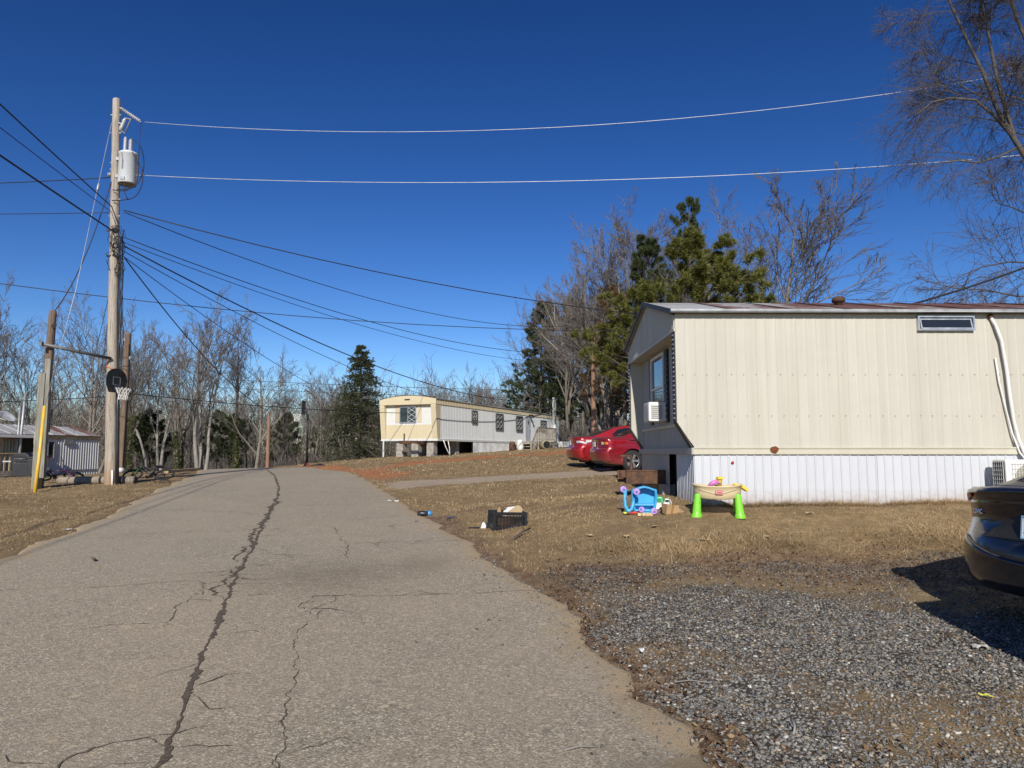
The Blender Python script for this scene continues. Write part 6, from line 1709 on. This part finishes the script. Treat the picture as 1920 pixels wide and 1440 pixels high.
wire('service cable from the pole down to the far trailer meter post', (-11.15, 19.9, 7.5), (3.6, 57.3, 5.9), 1.6, .022)
wire('thin wire beside the far trailer service cable', (-11.15, 19.9, 7.35), (-4.4, 42, 4.75), .45, .012)
wire('thin wire from the pole down to the far slim pole', (-11.15, 19.9, 7.2), (-8.0, 60, 4.2), 1.2, .012)
wire('black service cable dropping from the pole to the reddish pole', (-11.1, 19.9, 7.15), (-13.7, 39.9, 3.9), .55, .019)
wire('low black cable strung from the brown pole past the reddish pole', (-14.75, 26.95, 3.85), (-1.5, 47.5, 4.3), .35, .017)
wire('black cable running left low behind the trailers', (-14.75, 26.95, 3.75), (-40, 33, 3.9), .25, .015)
for a, b, s, r_, lab in (((-11.55, 19.95, 8.65), (-6.05, -12, 10.0), .3, .017, 'thick black cable leaving the pole up to the left'),
                     ((-11.55, 19.95, 8.5), (-5.84, -12, 7.97), .3, .010, 'thin black cable leaving the pole up to the left'),
                     ((-11.35, 19.85, 7.86), (-6.6, -12, 7.54), .25, .022, 'heaviest black cable leaving the pole to the left'),
                     ((-11.65, 19.95, 9.55), (-30, 20, 9.6), .3, .014, 'twisted black cable leaving the pole level with the transformer'),
                     ((-11.5, 19.95, 8.5), (-30, 20, 8.6), .1, .011, 'level thin black cable left of the pole')):
    wire(lab, a, b, s, r_)
wire('slack black cable looping from the utility pole to the brown pole', (-11.6, 19.9, 9.4), (-12.28, 18.75, 5.35), .5, .014)
for k, (xa, xb) in enumerate(((-11.9, -12.9), (-11.8, -13.3))):
    wire(('thin drop wire from the pole slanting down to the left', 'second thin drop wire slanting down to the grey trailer')[k], (-11.4, 20.0, 7.2 - .3 * k), ((-16.5, 28, 2.6), (-26.5, 43, 2.7))[k], .3, .009)
wire('far power line low above the trees behind the far trailer', (-40, 92, 11.2), (45, 96, 10.0), .8, .03, CABLE, 'far lines')
wire('lower far power line above the trees behind the far trailer', (-40, 92, 10.1), (45, 96, 9.0), .8, .03, CABLE, 'far lines')
wire('twisted black service cable coming down to the cream trailer roof', (7.0, 13.4, 4.25), (13.9, 14.0, 6.9), .22, .02)
T = thing('street_lamp', 'small grey lamp head hanging on the low cable', 'lamp', (-13.75, 28.4, 3.72), .6)
MB().box((-.22, -.07, -.09), (.22, .07, .03)).build('housing', M('dull_steel'), T, bevel=.02); MB().cbox((0, 0, .07), (.05, .05, .12)).build('clip', BLKPL, T)
# ================================================================ TOYS AND LITTER
TAN = M('tan_plastic', (.66, .54, .33), .45, var=.08); LIME = M('lime_plastic', (.19, .62, .03), .4, var=.08)
PINK = M('pink_plastic', (.75, .22, .55), .4, var=.08); YEL = M('yellow_plastic', (.80, .58, .05), .4, var=.08)
BLUE = M('sky_blue_plastic', (.05, .36, .66), .42, var=.12); PURP = M('lilac_plastic', (.42, .27, .62), .45, var=.12)
GREENP = M('green_plastic', (.08, .48, .14), .4, var=.1); CARD = M('cardboard', (.38, .25, .13), .85, var=.15)
CARD_D = M('damp_cardboard', (.20, .12, .065), .9, var=.2); WHITEP = M('white_toy_plastic', (.72, .73, .70), .4, var=.06)
BLKP = M('black_crate_plastic', (.014, .014, .017), .5, var=.25)

def water_table():
    x, y = 2.98, 10.42; z = GZ(x, y)
    T = thing('water_table', 'tan toy water table on four lime green legs by the white skirting', 'toy table', (x, y, z), R(-14))
    b = MB(); n = 36; prof = [(.88, .235), (.97, .25), (1.0, .33), (1.03, .405), (1.06, .41), (1.06, .425), (.98, .425), (.93, .33), (.80, .30), (.0, .295)]
    rows = []
    for r_, h in prof:
        row = []
        for k in range(n + 1):
            a = 2 * math.pi * k / n; c, s = math.cos(a), math.sin(a); e = .75
            row.append((.335 * r_ * math.copysign(abs(c) ** e, c), .27 * r_ * math.copysign(abs(s) ** e, s), h + .012 * math.cos(2 * a)))
        rows.append(row)
    b.sheet(rows, True); b.add([rows[0][k] for k in range(n)], [tuple(range(n))[::-1]]); bo = b.build('basin', TAN, T)
    w = MB(); w.tube([(-.25 + .5 * k / 12, -.27 - .02 * math.sin(math.pi * k / 12) ** .5, .385 - .075 * math.sin(math.pi * k / 12)) for k in range(13)], .003, 5); w.build('basin_swag', M('pale_tan_plastic', (.74, .64, .44), .45), T)
    for sx in (-1, 1):
        for sy in (-1, 1):
            L = MB(); rows = []
            for k in range(11):
                f = k / 10; h = .30 - .335 * f; ww = .042 + .022 * f + (.004 if k % 2 else 0) + (.012 if k > 8 else 0)
                cx = sx * (.275 + .025 * f); cy = sy * (.18 + .03 * f)
                rows.append([(cx + ww * c * 1.0, cy + ww * s * .9, h) for c, s in [(math.cos(q), math.sin(q)) for q in np.linspace(0, 2 * math.pi, 13)]])
            L.sheet(rows, True, True); L.add([rows[-1][k] for k in range(12)], [tuple(range(12))]); L.build('leg', LIME, T)
    # maker's badge on the front: red rounded frame, white ground, small lettering
    bd = link('badge', None, T, (.02, -.293, .325), (R(8), 0, 0))
    def rr(w, h, d0, d1, nm, mt):
        p = []
        for cx, cz, a0 in ((w - h * .5, h * .5, 0), (-w + h * .5, h * .5, 90), (-w + h * .5, -h * .5, 180), (w - h * .5, -h * .5, 270)):
            for a in (0, 30, 60, 90): p.append((cx + h * .5 * math.cos(R(a0 + a)), cz + h * .5 * math.sin(R(a0 + a))))
        MB().prism(p, d0, d1).build(nm, mt, bd)
    rr(.055, .028, -.004, .004, 'badge_frame', M('badge_red', (.55, .03, .04), .45)); rr(.047, .021, -.006, .0, 'badge_ground', M('badge_white', (.75, .75, .75), .45)); rr(.041, .015, -.008, .0, 'badge_field', M('badge_red'))
    text_obj('badge_lettering', 'little tikes', .019, M('badge_white'), bd, (0, -.0085, 0), (R(90), 0, 0), .0006)
    q = MB(); q.tube([(-.12, -.02, .40), (-.06, -.06, .455), (-.02, -.03, .47), (.05, 0, .43)], [.025, .035, .03, .015], 8); q.tube([(-.10, .05, .38), (-.08, .0, .45)], .025, 8); tag(q.build('toy_boat', PINK, None, (x, y, z)), 'pink toy lying in the tan water table', 'toy')
    q = MB(); q.lathe([(.035, 0), (.04, .09), (.055, .12), (.03, .135)], 10, Matrix.Translation((.07, .1, .40))); q.box((.03, .04, .50), (.12, .15, .53)); tag(q.build('toy_funnel', YEL, None, (x, y, z)), 'yellow toy spout standing on the far rim of the water table', 'toy')
    q = MB(); q.prism([(.30, .40), (.40, .33), (.415, .36), (.33, .43)], -.15, .02); q.tube([(.30, -.08, .425), (.22, -.06, .43)], .018, 7); tag(q.build('toy_scoop', YEL, None, (x, y, z)), 'yellow toy scoop hooked over the right rim of the water table', 'toy')
water_table()

def toy_cart():
    x, y = 1.98, 10.78; z = GZ(x, y)
    T = thing('toy_wagon', 'sky blue plastic toy wagon tipped on end with lilac wheels', 'toy wagon', (x, y, z), R(-6))
    def outline(s):
        return [(-.15 * s, .02), (.15 * s, .02), (.175 * s, .12), (.19 * s, .26), (.18 * s, .345), (.13 * s, .355), (.09 * s, .375), (0, .395), (-.08 * s, .375), (-.12 * s, .355), (-.17 * s, .345), (-.185 * s, .26), (-.17 * s, .12)]
    o = outline(1.); i_ = [(px * .86, .045 + (pz - .02) * .86) for px, pz in o]
    bk = MB(); n = len(o)
    f = [(px, -.13, pz) for px, pz in o]; r_ = [(px, .05, pz * .97 + .01) for px, pz in o]; fi = [(px, -.13, pz) for px, pz in i_]; ri = [(px * .96, .02, pz) for px, pz in i_]
    bk.sheet([r_ + r_[:1], f + f[:1], fi + fi[:1], ri + ri[:1]], True); bk.add(ri, [tuple(range(n))]); bk.add(r_, [tuple(range(n))[::-1]])
    bk.build('tub', BLUE, T)
    MB().cbox((0, -.03, .12), (.29, .10, .025), (R(10), 0, 0)).build('seat_ledge', BLUE, T, bevel=.008)
    h = MB(); h.tube([(-.275, -.10, .34), (-.29, -.12, .22), (-.285, -.14, .10), (-.24, -.15, .02), (-.19, -.15, .06), (-.165, -.14, .14), (-.16, -.12, .22)], [.028, .026, .03, .036, .034, .028, .02], 9); h.build('handle', BLUE, T)
    def wh(px, py, pz, r_=.046, rot=(R(90), 0, 0)):
        m = Matrix.Translation((px, py, pz)) @ Euler(rot).to_matrix().to_4x4()
        w = link('wheel', None, T); MB().lathe([(r_ * .7, -.024), (r_, -.016), (r_, .016), (r_ * .7, .024), (r_ * .35, .018)], 18, m).build('tyre', PURP, w); MB().lathe([(r_ * .3, -.027), (r_ * .3, .030), (r_ * .15, .034)], 10, m).build('hub', M('dark_lilac', (.22, .14, .36), .5), w)
    wh(-.31, -.11, .345, .05, (R(90), 0, R(20))); wh(-.12, -.20, .315, .052); wh(.125, -.24, .035, .05, (R(90), 0, R(15))); wh(-.05, -.22, .055, .045, (R(70), 0, R(-25)))
    MB().tube([(-.06, -.22, .05), (.12, -.23, .04)], .022, 8).build('axle', BLUE, T)
    MB().cbox((.03, -.2, .03), (.14, .06, .05)).build('axle_block', BLUE, T, bevel=.01)
toy_cart()
def small(nm, label, cat, x, y, fn, rz=0., dz=0.):
    T = thing(nm, label, cat, (x, y, GZ(x, y) + dz), rz); fn(T); return T
def truck(T):
    MB().box((-.12, -.07, .03), (.10, .07, .10)).build('chassis', WHITEP, T, bevel=.01); MB().prism([(-.11, .09), (.02, .09), (.0, .19), (-.09, .19)], -.068, .068).build('hood', GREENP, T, bevel=.02)
    MB().prism([(.02, .085), (.10, .085), (.095, .16), (.03, .16)], -.066, .066).build('cab', WHITEP, T, bevel=.012); MB().box((.035, -.072, .11), (.09, -.066, .145)).build('window', BLACKP, T)
    MB().lathe([(.03, 0), (.03, .006)], 14, Matrix.Translation((-.055, -.068, .135)) @ Matrix.Rotation(R(90), 4, 'X')).build('porthole', M('dark_green', (.04, .25, .08), .5), T)
    for px in (-.08, .07):
        for s in (-1, 1): MB().lathe([(.028, -.012), (.033, 0), (.028, .012)], 14, Matrix.Translation((px, s * .07, .03)) @ Matrix.Rotation(R(90), 4, 'X')).build('wheel', WHITEP, T)
    MB().tube([(.11, -.06, .02), (.125, -.06, .1), (.11, -.06, .15)], .006, 5).build('rail', WHITEP, T)
small('toy_truck', 'small green and white toy truck beside the blue wagon', 'toy truck', 2.29, 10.92, truck, R(-8))
def cbox(T):
    b = MB(); b.prism([(-.10, 0), (.10, 0), (.13, .12), (-.07, .145)], -.08, .08); b.build('box', CARD, T, bevel=.004)
    MB().add([(-.10, -.082, .0), (-.17, -.10, .02), (-.16, -.05, .17), (-.075, -.06, .145)], [(0, 1, 2, 3)]).add([(-.10, -.08, .0), (-.17, -.096, .02), (-.16, -.046, .17), (-.075, -.056, .145)], [(3, 2, 1, 0)]).build('flap', CARD_D, T)
    MB().prism([(-.03, .0), (.01, .0), (.045, .132), (.01, .137)], -.083, -.0805).build('tape', M('brown_tape', (.30, .16, .06), .4), T)
    MB().add([(.10, -.08, .0), (.19, -.12, .03), (.2, .0, .06), (.13, .05, .12)], [(0, 1, 2, 3)]).build('flap', CARD, T)
small('cardboard_box', 'crumpled brown cardboard box in front of the toy truck', 'box', 2.32, 10.62, cbox, R(20), -.01)
def plank(T):
    MB().cbox((0, 0, .03), (.24, .07, .03), (0, R(-4), 0)).build('board', M('lime_yellow_plastic', (.68, .70, .08), .45), T, bevel=.01)
    MB().tube([(-.05, -.06, .02), (.05, -.07, .03), (.18, -.07, .02)], .02, 7).build('grip', M('red_plastic', (.45, .04, .03), .5), T)
small('toy_board', 'flat yellow toy piece on the grass under the wagon handle', 'toy', 1.77, 10.70, plank, R(6))
def blocks(T):
    for k in range(4): MB().cbox((.06 * k, .01 * (k % 2), .025), (.05, .06, .045), (0, 0, .3 * k)).build('block', M('cream_foam', (.66, .50, .27), .7), T, bevel=.008)
small('toy_blocks', 'row of cream toy blocks on the grass before the blue wagon', 'toy', 1.86, 10.52, blocks, R(3))

def crate():
    x, y = -.08, 11.2; z = GZ(x, y)
    T = thing('plastic_crate', 'black plastic lattice crate full of rubbish on the grass by the lane', 'crate', (x, y, z - .02), R(17)); T.rotation_euler = (R(2), R(2), R(17))
    L, W, H = .25, .155, .27
    MB().box((-L, -W, 0), (L, W, .015)).build('base', BLKP, T)
    for sx in (-1, 1):
        for sy in (-1, 1): MB().box((sx * L - .02, sy * W - .02, 0), (sx * L + .02, sy * W + .02, H)).build('corner_post', BLKP, T)
    for sy in (-1, 1):
        s = MB()
        for h, t in ((.02, .035), (H - .05, .05)): s.box((-L, sy * W - .012, h), (L, sy * W + .012, h + t))
        for k in range(8): s.box((-L + .01, sy * W - .006, .065 + k * .02), (L - .01, sy * W + .006, .072 + k * .02))
        for k in range(1, 10): s.box((-L + k * .05 - .004, sy * W - .007, .05), (-L + k * .05 + .004, sy * W + .007, H - .045))
        s.build('side_lattice', BLKP, T)
    for sx in (-1, 1):
        s = MB()
        for h, t in ((.02, .05), (.12, .03), (H - .06, .06)): s.box((sx * L - .012, -W, h), (sx * L + .012, W, h + t))
        for k in range(1, 5): s.box((sx * L - .01, -W + k * .062 - .012, .05), (sx * L + .01, -W + k * .062 + .012, H - .05))
        s.build('end_lattice', BLKP, T)
    def inside(nm, lab, mb, mat):
        o = mb.build(nm, mat, None, (x, y, z - .02), (R(2), R(2), R(17))); tag(o, lab, 'rubbish')
    inside('cardboard_sheet', 'large cardboard sheet sticking out of the black crate', MB().prism([(-.06, .05), (.20, .05), (.235, .31), (.19, .36), (.14, .365), (.0, .26)], -.03, -.02), M('pale_cardboard', (.46, .34, .20), .85))
    inside('paper_bundle', 'white papers tucked behind the cardboard in the crate', MB().prism([(-.09, .05), (.10, .05), (.13, .345), (.05, .33), (-.06, .27)], .02, .03).prism([(-.05, .05), (.10, .05), (.08, .335), (.0, .32)], .05, .056), M('paper', (.70, .71, .68), .8))
    inside('cardboard_flap', 'small pointed cardboard flap at the left of the black crate', MB().prism([(-.205, .05), (-.13, .05), (-.13, .29), (-.155, .345), (-.185, .32)], -.08, -.07), CARD)
    inside('brown_bag', 'dark brown paper lying low inside the black crate', MB().cbox((.0, .0, .11), (.40, .22, .15), (0, R(8), R(4))), CARD_D)
    inside('foil_wrap', 'shiny foil bag low in the front of the black crate', MB().cbox((.12, -.125, .07), (.18, .03, .05), (0, R(-24), 0)).cbox((.05, -.128, .045), (.16, .02, .03), (0, R(-10), R(3))), M('foil', (.6, .62, .64), .25, .9))
crate()
def shoe(T):
    MB().prism([(-.03, 0), (.05, 0), (.055, .05), (.02, .10), (-.01, .08)], -.03, .03).build('white_part', WHITEP, T, bevel=.01); MB().prism([(.05, .01), (.09, .01), (.08, .10), (.05, .08)], -.028, .028).build('dark_part', BLKP, T, bevel=.008); MB().cbox((-.13, 0, .012), (.17, .05, .02), (0, 0, .1)).build('strap', BLKP, T)
small('torn_package', 'torn black and white package lying beside the black crate', 'rubbish', -.46, 11.28, shoe, R(5))
def bottle(T):
    m = Matrix.Translation((0, 0, .045)) @ Matrix.Rotation(R(90), 4, 'Y')
    MB().lathe([(.03, -.13), (.045, -.12), (.045, .02), (.04, .06)], 16, m).build('body', M('black_bottle', (.02, .02, .022), .35), T); MB().lathe([(.044, .055), (.047, .06), (.047, .115), (.035, .125)], 16, m).build('cap', M('blue_cap', (.05, .28, .62), .4), T)
small('drink_bottle', 'black bottle with a blue cap lying on the grass by the lane edge', 'bottle', -1.58, 13.0, bottle, R(14))
def scrap(nm, lab, x, y, w, h, mat, seed, onroad=False, cat='litter'):
    r_ = random.Random(seed); rows = []
    for i in range(5): rows.append([(w * (u - .5) * (1 + .2 * r_.uniform(-1, 1)), h * (i / 4 - .5) * (1 + .3 * r_.uniform(-1, 1)), .012 + r_.uniform(0, .035) * min(1, w * 6)) for u in np.linspace(0, 1, 6)])
    o = MB().sheet(rows, False).build(nm, mat); o.location = (x, y, (float(road_z(np.array([x]), np.array([y]))[0]) if onroad else GZ(x, y)) + .002); o.rotation_euler = (0, 0, r_.uniform(0, 3)); tag(o, lab, cat)
PAPER = M('paper'); FOIL = M('foil'); LEAF = M('fallen_leaf', (.30, .19, .09), .8, var=.3)
scrap('paper_scrap', 'long white paper scrap on the lane edge before the lawn corner', -2.55, 15.4, .24, .1, PAPER, 1)
scrap('foil_wrapper', 'silvery crumpled wrapper on the grass between bottle and crate', -1.05, 12.3, .17, .1, FOIL, 2)
scrap('bottle_scrap', 'small dull metal scrap by the bottle at the asphalt edge', -1.62, 12.2, .1, .06, M('dull_scrap', (.3, .3, .29), .5, .4), 3)
scrap('paper_scrap', 'small white scrap on the verge left of the lane', -6.95, 11.3, .10, .07, PAPER, 4)
scrap('paper_scrap', 'tiny white scrap on the asphalt left of the crack', -5.6, 14.2, .05, .03, PAPER, 5, True)
scrap('dead_leaf', 'brown curled leaf lying alone on the asphalt', -4.95, 8.55, .16, .045, LEAF, 6, True)
scrap('paper_scrap', 'crumpled white scrap on the gravel near the asphalt edge', .95, 5.35, .075, .04, PAPER, 7)
scrap('cup_piece', 'pale torn piece of plastic in the shade under the black car', 3.55, 5.55, .13, .06, M('grey_plastic_scrap', (.45, .43, .40), .6), 8)
for k, (x, y) in enumerate(((1.05, 9.75), (1.5, 9.5), (2.45, 9.2), (3.3, 9.3), (4.3, 10.4), (1.95, 9.85))):
    scrap('dead_leaf', 'pale tan dead leaf on the bank below the toys', x, y, .11, .06, M('pale_leaf', (.45, .33, .17), .8), 20 + k, cat='leaf'); 
for o in [o for o in bpy.data.objects if o.name.startswith('dead_leaf') and o.get('label', '').startswith('pale')]: o['group'] = 'pale leaves on the bank'
scrap('yellow_strip', 'thin yellow plastic strip on the gravel', 2.93, 4.55, .075, .012, M('yellow_strip', (.7, .68, .1), .5), 30)
def stick(lab, pts, r_, road_=False, mat=None):
    P = [(x, y, (float(road_z(np.array([x]), np.array([y]))[0]) if road_ else GZ(x, y)) + h) for x, y, h in pts]
    o = MB().tube(P, r_, 6).build('stick', mat or BARK_D); tag(o, lab, 'stick')
stick('dark rusty rod lying on the grass below the black crate', [(.03, 9.95, .04), (.15, 10.2, .05), (.26, 10.45, .05)], .013)
stick('short dry stick lying on the asphalt near the gravel', [(.26, 3.72, .008), (.34, 3.76, .012), (.44, 3.77, .008)], .005, True, BARK_P)
stick('pale dry stem lying on the gravel edge', [(1.05, 4.75, .02), (1.15, 4.76, .025), (1.28, 4.72, .02)], .004, False, BARK_P)
stick('short pale stick standing in the gravel leaf patch', [(1.52, 4.0, .0), (1.55, 4.05, .03), (1.56, 4.13, .05)], .006, False, BARK_P)

# log and bicycles by the utility pole
T = thing('felled_log', 'grey weathered log lying on the grass at the foot of the utility pole', 'log', (-11.75, 20.35, GZ(-11.75, 20.35) + .09), R(1))
MB().tube([(-1.15, 0, 0), (-1.1, 0, 0), (0, .02, .005), (.6, 0, 0), (1.03, 0, 0)], [.08, .105, .115, .12, .12], 14).build('trunk', wood('log_wood', (.22, .18, .135), (.34, .29, .225)), T)
MB().lathe([(.118, 0), (.1, .03), (.03, .04)], 14, Matrix.Translation((1.03, 0, 0)) @ Matrix.Rotation(R(90), 4, 'Y')).build('charred_end', BLACKP, T)
def bicycle(label, x, y, rz, frame_mat, wheel_r, accent, tilt=76):
    T = thing('bicycle', label, 'bicycle', (x, y, GZ(x, y) + .10), 0); T.rotation_euler = (R(tilt), 0, rz)
    w = wheel_r
    for wx in (-w * 1.75, w * 1.75):
        wr = link('wheel', None, T, (wx, 0, w)); MB().tube([(math.cos(a) * w, 0, math.sin(a) * w) for a in np.linspace(0, 6.283, 25)[:-1]], w * .11, 8, closed=True).build('tyre', TYRE, wr)
        sp = MB()
        for k in range(12): a = k * math.pi / 6; sp.beam((0, 0, 0), (math.cos(a) * w, 0, math.sin(a) * w), .005)
        sp.lathe([(.02, -.04), (.02, .04)], 8, Matrix.Rotation(R(90), 4, 'X')); sp.build('spokes', BLKP, wr)
    A = Vector((-w * 1.75, 0, w)); B = Vector((-.05, 0, w * .95)); C = Vector((-.14, 0, w * 2.2)); D = Vector((w * 1.25, 0, w * 2.35)); E_ = Vector((w * 1.75, 0, w))
    f = MB()
    for a, b in ((A, B), (A, C), (B, C), (C, D), (B, D)): f.tube([a, b], .018, 7)
    f.build('frame', frame_mat, T); f = MB(); f.tube([D + Vector((-.03, 0, .12)), D, E_ + Vector((-.04, .05, .1)), E_ + Vector((0, .05, 0))], .014, 7); f.tube([D, E_ + Vector((-.04, -.05, .1)), E_ + Vector((0, -.05, 0))], .014, 7); f.build('fork', accent, T)
    h = MB(); S = D + Vector((-.02, 0, .12)); h.tube([S + Vector((-.08, -.27, .16)), S + Vector((.0, -.14, .14)), S, S + Vector((.0, .14, .14)), S + Vector((-.08, .27, .16))], .014, 7); h.build('handlebar', BLKP, T)
    MB().tube([C, C + Vector((-.03, 0, .12))], .014, 7).build('seat_post', BLKP, T); MB().prism([(-.14, .0), (.12, .01), (.1, .04), (-.14, .05)], -.05, .05, Matrix.Translation(C + Vector((-.03, 0, .11)))).build('saddle', BLKP, T, bevel=.015)
    MB().lathe([(.07, -.006), (.07, .006)], 14, Matrix.Translation(B + Vector((0, -.05, 0))) @ Matrix.Rotation(R(90), 4, 'X')).build('chainring', BLKP, T); MB().beam(B + Vector((.0, -.07, 0)), B + Vector((.13, -.07, .06)), .02).cbox(B + Vector((.13, -.11, .06)), (.08, .08, .02)).build('pedal', BLKP, T); MB().beam(B + Vector((0, .07, 0)), B + Vector((-.13, .07, -.06)), .02).cbox(B + Vector((-.13, .11, -.06)), (.08, .08, .02)).build('pedal', BLKP, T)
NEON = M('neon_green', (.15, .62, .05), .4)
bicycle('black and neon green child bicycle lying on the grass right of the utility pole', -10.62, 20.75, R(-172), BLKP, .25, NEON, 58)
bicycle('small dark bicycle with pink rims lying behind the brown pole', -13.0, 20.6, R(12), M('dark_purple_paint', (.05, .03, .08), .4), .24, M('pink_plastic'), 60)
T = thing('timber_edging', 'pale yellow timber laid along the grass edge beyond the bicycle', 'timber', (-12.9, 28.1, GZ(-12.9, 28.1) + .02), math.atan2(3.7, -.45)); MB().box((-1.9, -.07, -.06), (1.9, .07, .09)).build('timber', M('yellow_lumber'), T, bevel=.01)
T = thing('rock', 'white rock at the foot of the weathered brown pole', 'rock', (-14.5, 26.5, GZ(-14.5, 26.5)));
V_, F_, _c = stones(np.array([0.]), np.array([0.]), np.array([.08]), np.array([.16]), np.array([[.6, .6, .6]]), np.random.default_rng(5)); link('stone', mesh_arrays('stone', V_, F_, FAR_CLEAN, True), T)

# by the grey trailer: barbecue, bin, dish on mast
x, y = -21.9, 32.0; z = GZ(x, y)
T = thing('barbecue_grill', 'black barbecue grill with side shelf standing before the grey trailer porch', 'barbecue', (x, y, z), R(10))
MB().box((-.35, -.25, .15), (.35, .25, .75)).build('cabinet', BLKP, T, bevel=.02); MB().prism([(-.38, .78), (.38, .78), (.36, 1.05), (.2, 1.18), (-.2, 1.18), (-.36, 1.05)], -.28, .28).build('lid', BLKP, T, bevel=.02); MB().box((.38, -.2, .78), (.75, .2, .83)).build('side_shelf', M('pale_grey_box'), T); MB().box((-.75, -.2, .78), (-.38, .2, .83)).build('side_shelf', M('pale_grey_box'), T)
for sx in (-.3, .3): MB().lathe([(.08, -.03), (.1, 0), (.08, .03)], 12, Matrix.Translation((sx, -.2, .1)) @ Matrix.Rotation(R(90), 4, 'X')).build('wheel', TYRE, T)
MB().tube([(-.25, -.31, .92), (.25, -.31, .92)], .018, 6).build('handle', GALV, T)
T = thing('rubbish_bin', 'black wheeled rubbish bin beside the barbecue', 'bin', (-20.9, 31.4, GZ(-20.9, 31.4)), .2)
MB().prism([(-.22, 0), (.22, 0), (.28, .85), (-.28, .85)], -.25, .25).build('tub', BLKP, T, bevel=.03); MB().box((-.3, -.29, .86), (.3, .29, .93)).build('lid', BLKP, T, bevel=.02)
x, y = -26.6, 38.5; T = thing('satellite_dish', 'grey satellite dish on a tall steel mast before the grey trailer', 'satellite dish', (x, y, GZ(x, y)))
MB().tube([(0, 0, -.2), (.03, 0, 2.2), (.12, 0, 4.7)], .07, 10).build('mast', GALV, T); MB().tube([(-.15, 0, 0), (-.13, .02, 4.0)], .05, 8).build('mast', GALV, T)
m = Matrix.Translation((-.75, -.1, 3.35)) @ Euler((R(20), R(38), R(20))).to_matrix().to_4x4(); MB().lathe([(.02, 0), (.2, .02), (.36, .07), (.44, .12), (.43, .13), (.34, .08), (.18, .03)], 20, m).build('dish', M('dish_grey', (.42, .43, .44), .5), T); MB().tube([(-.7, -.1, 3.3), (-.3, 0, 2.9), (-.1, 0, 2.8)], .03, 6).build('arm', GALV, T); MB().tube([(-.75, -.1, 3.2), (-1.25, -.3, 3.4)], .02, 6).build('feed_arm', PLASTIC_W, T)
MB().lathe([(.06, 0), (.12, .06), (.1, .14)], 10, Matrix.Translation((.02, -.1, 1.0))).build('floodlight', FAR_CLEAN, T)
T = thing('wood_scraps', 'heap of broken boards lying before the grey trailer porch', 'boards', (-22.8, 30.6, GZ(-22.8, 30.6)))
for k in range(7): MB().cbox((random.uniform(-.6, .6), random.uniform(-.3, .3), .05 + .03 * k), (random.uniform(.5, 1.1), .12, .03), (0, random.uniform(-.2, .2), random.uniform(-1, 1))).build('board', OLDWOOD, T)
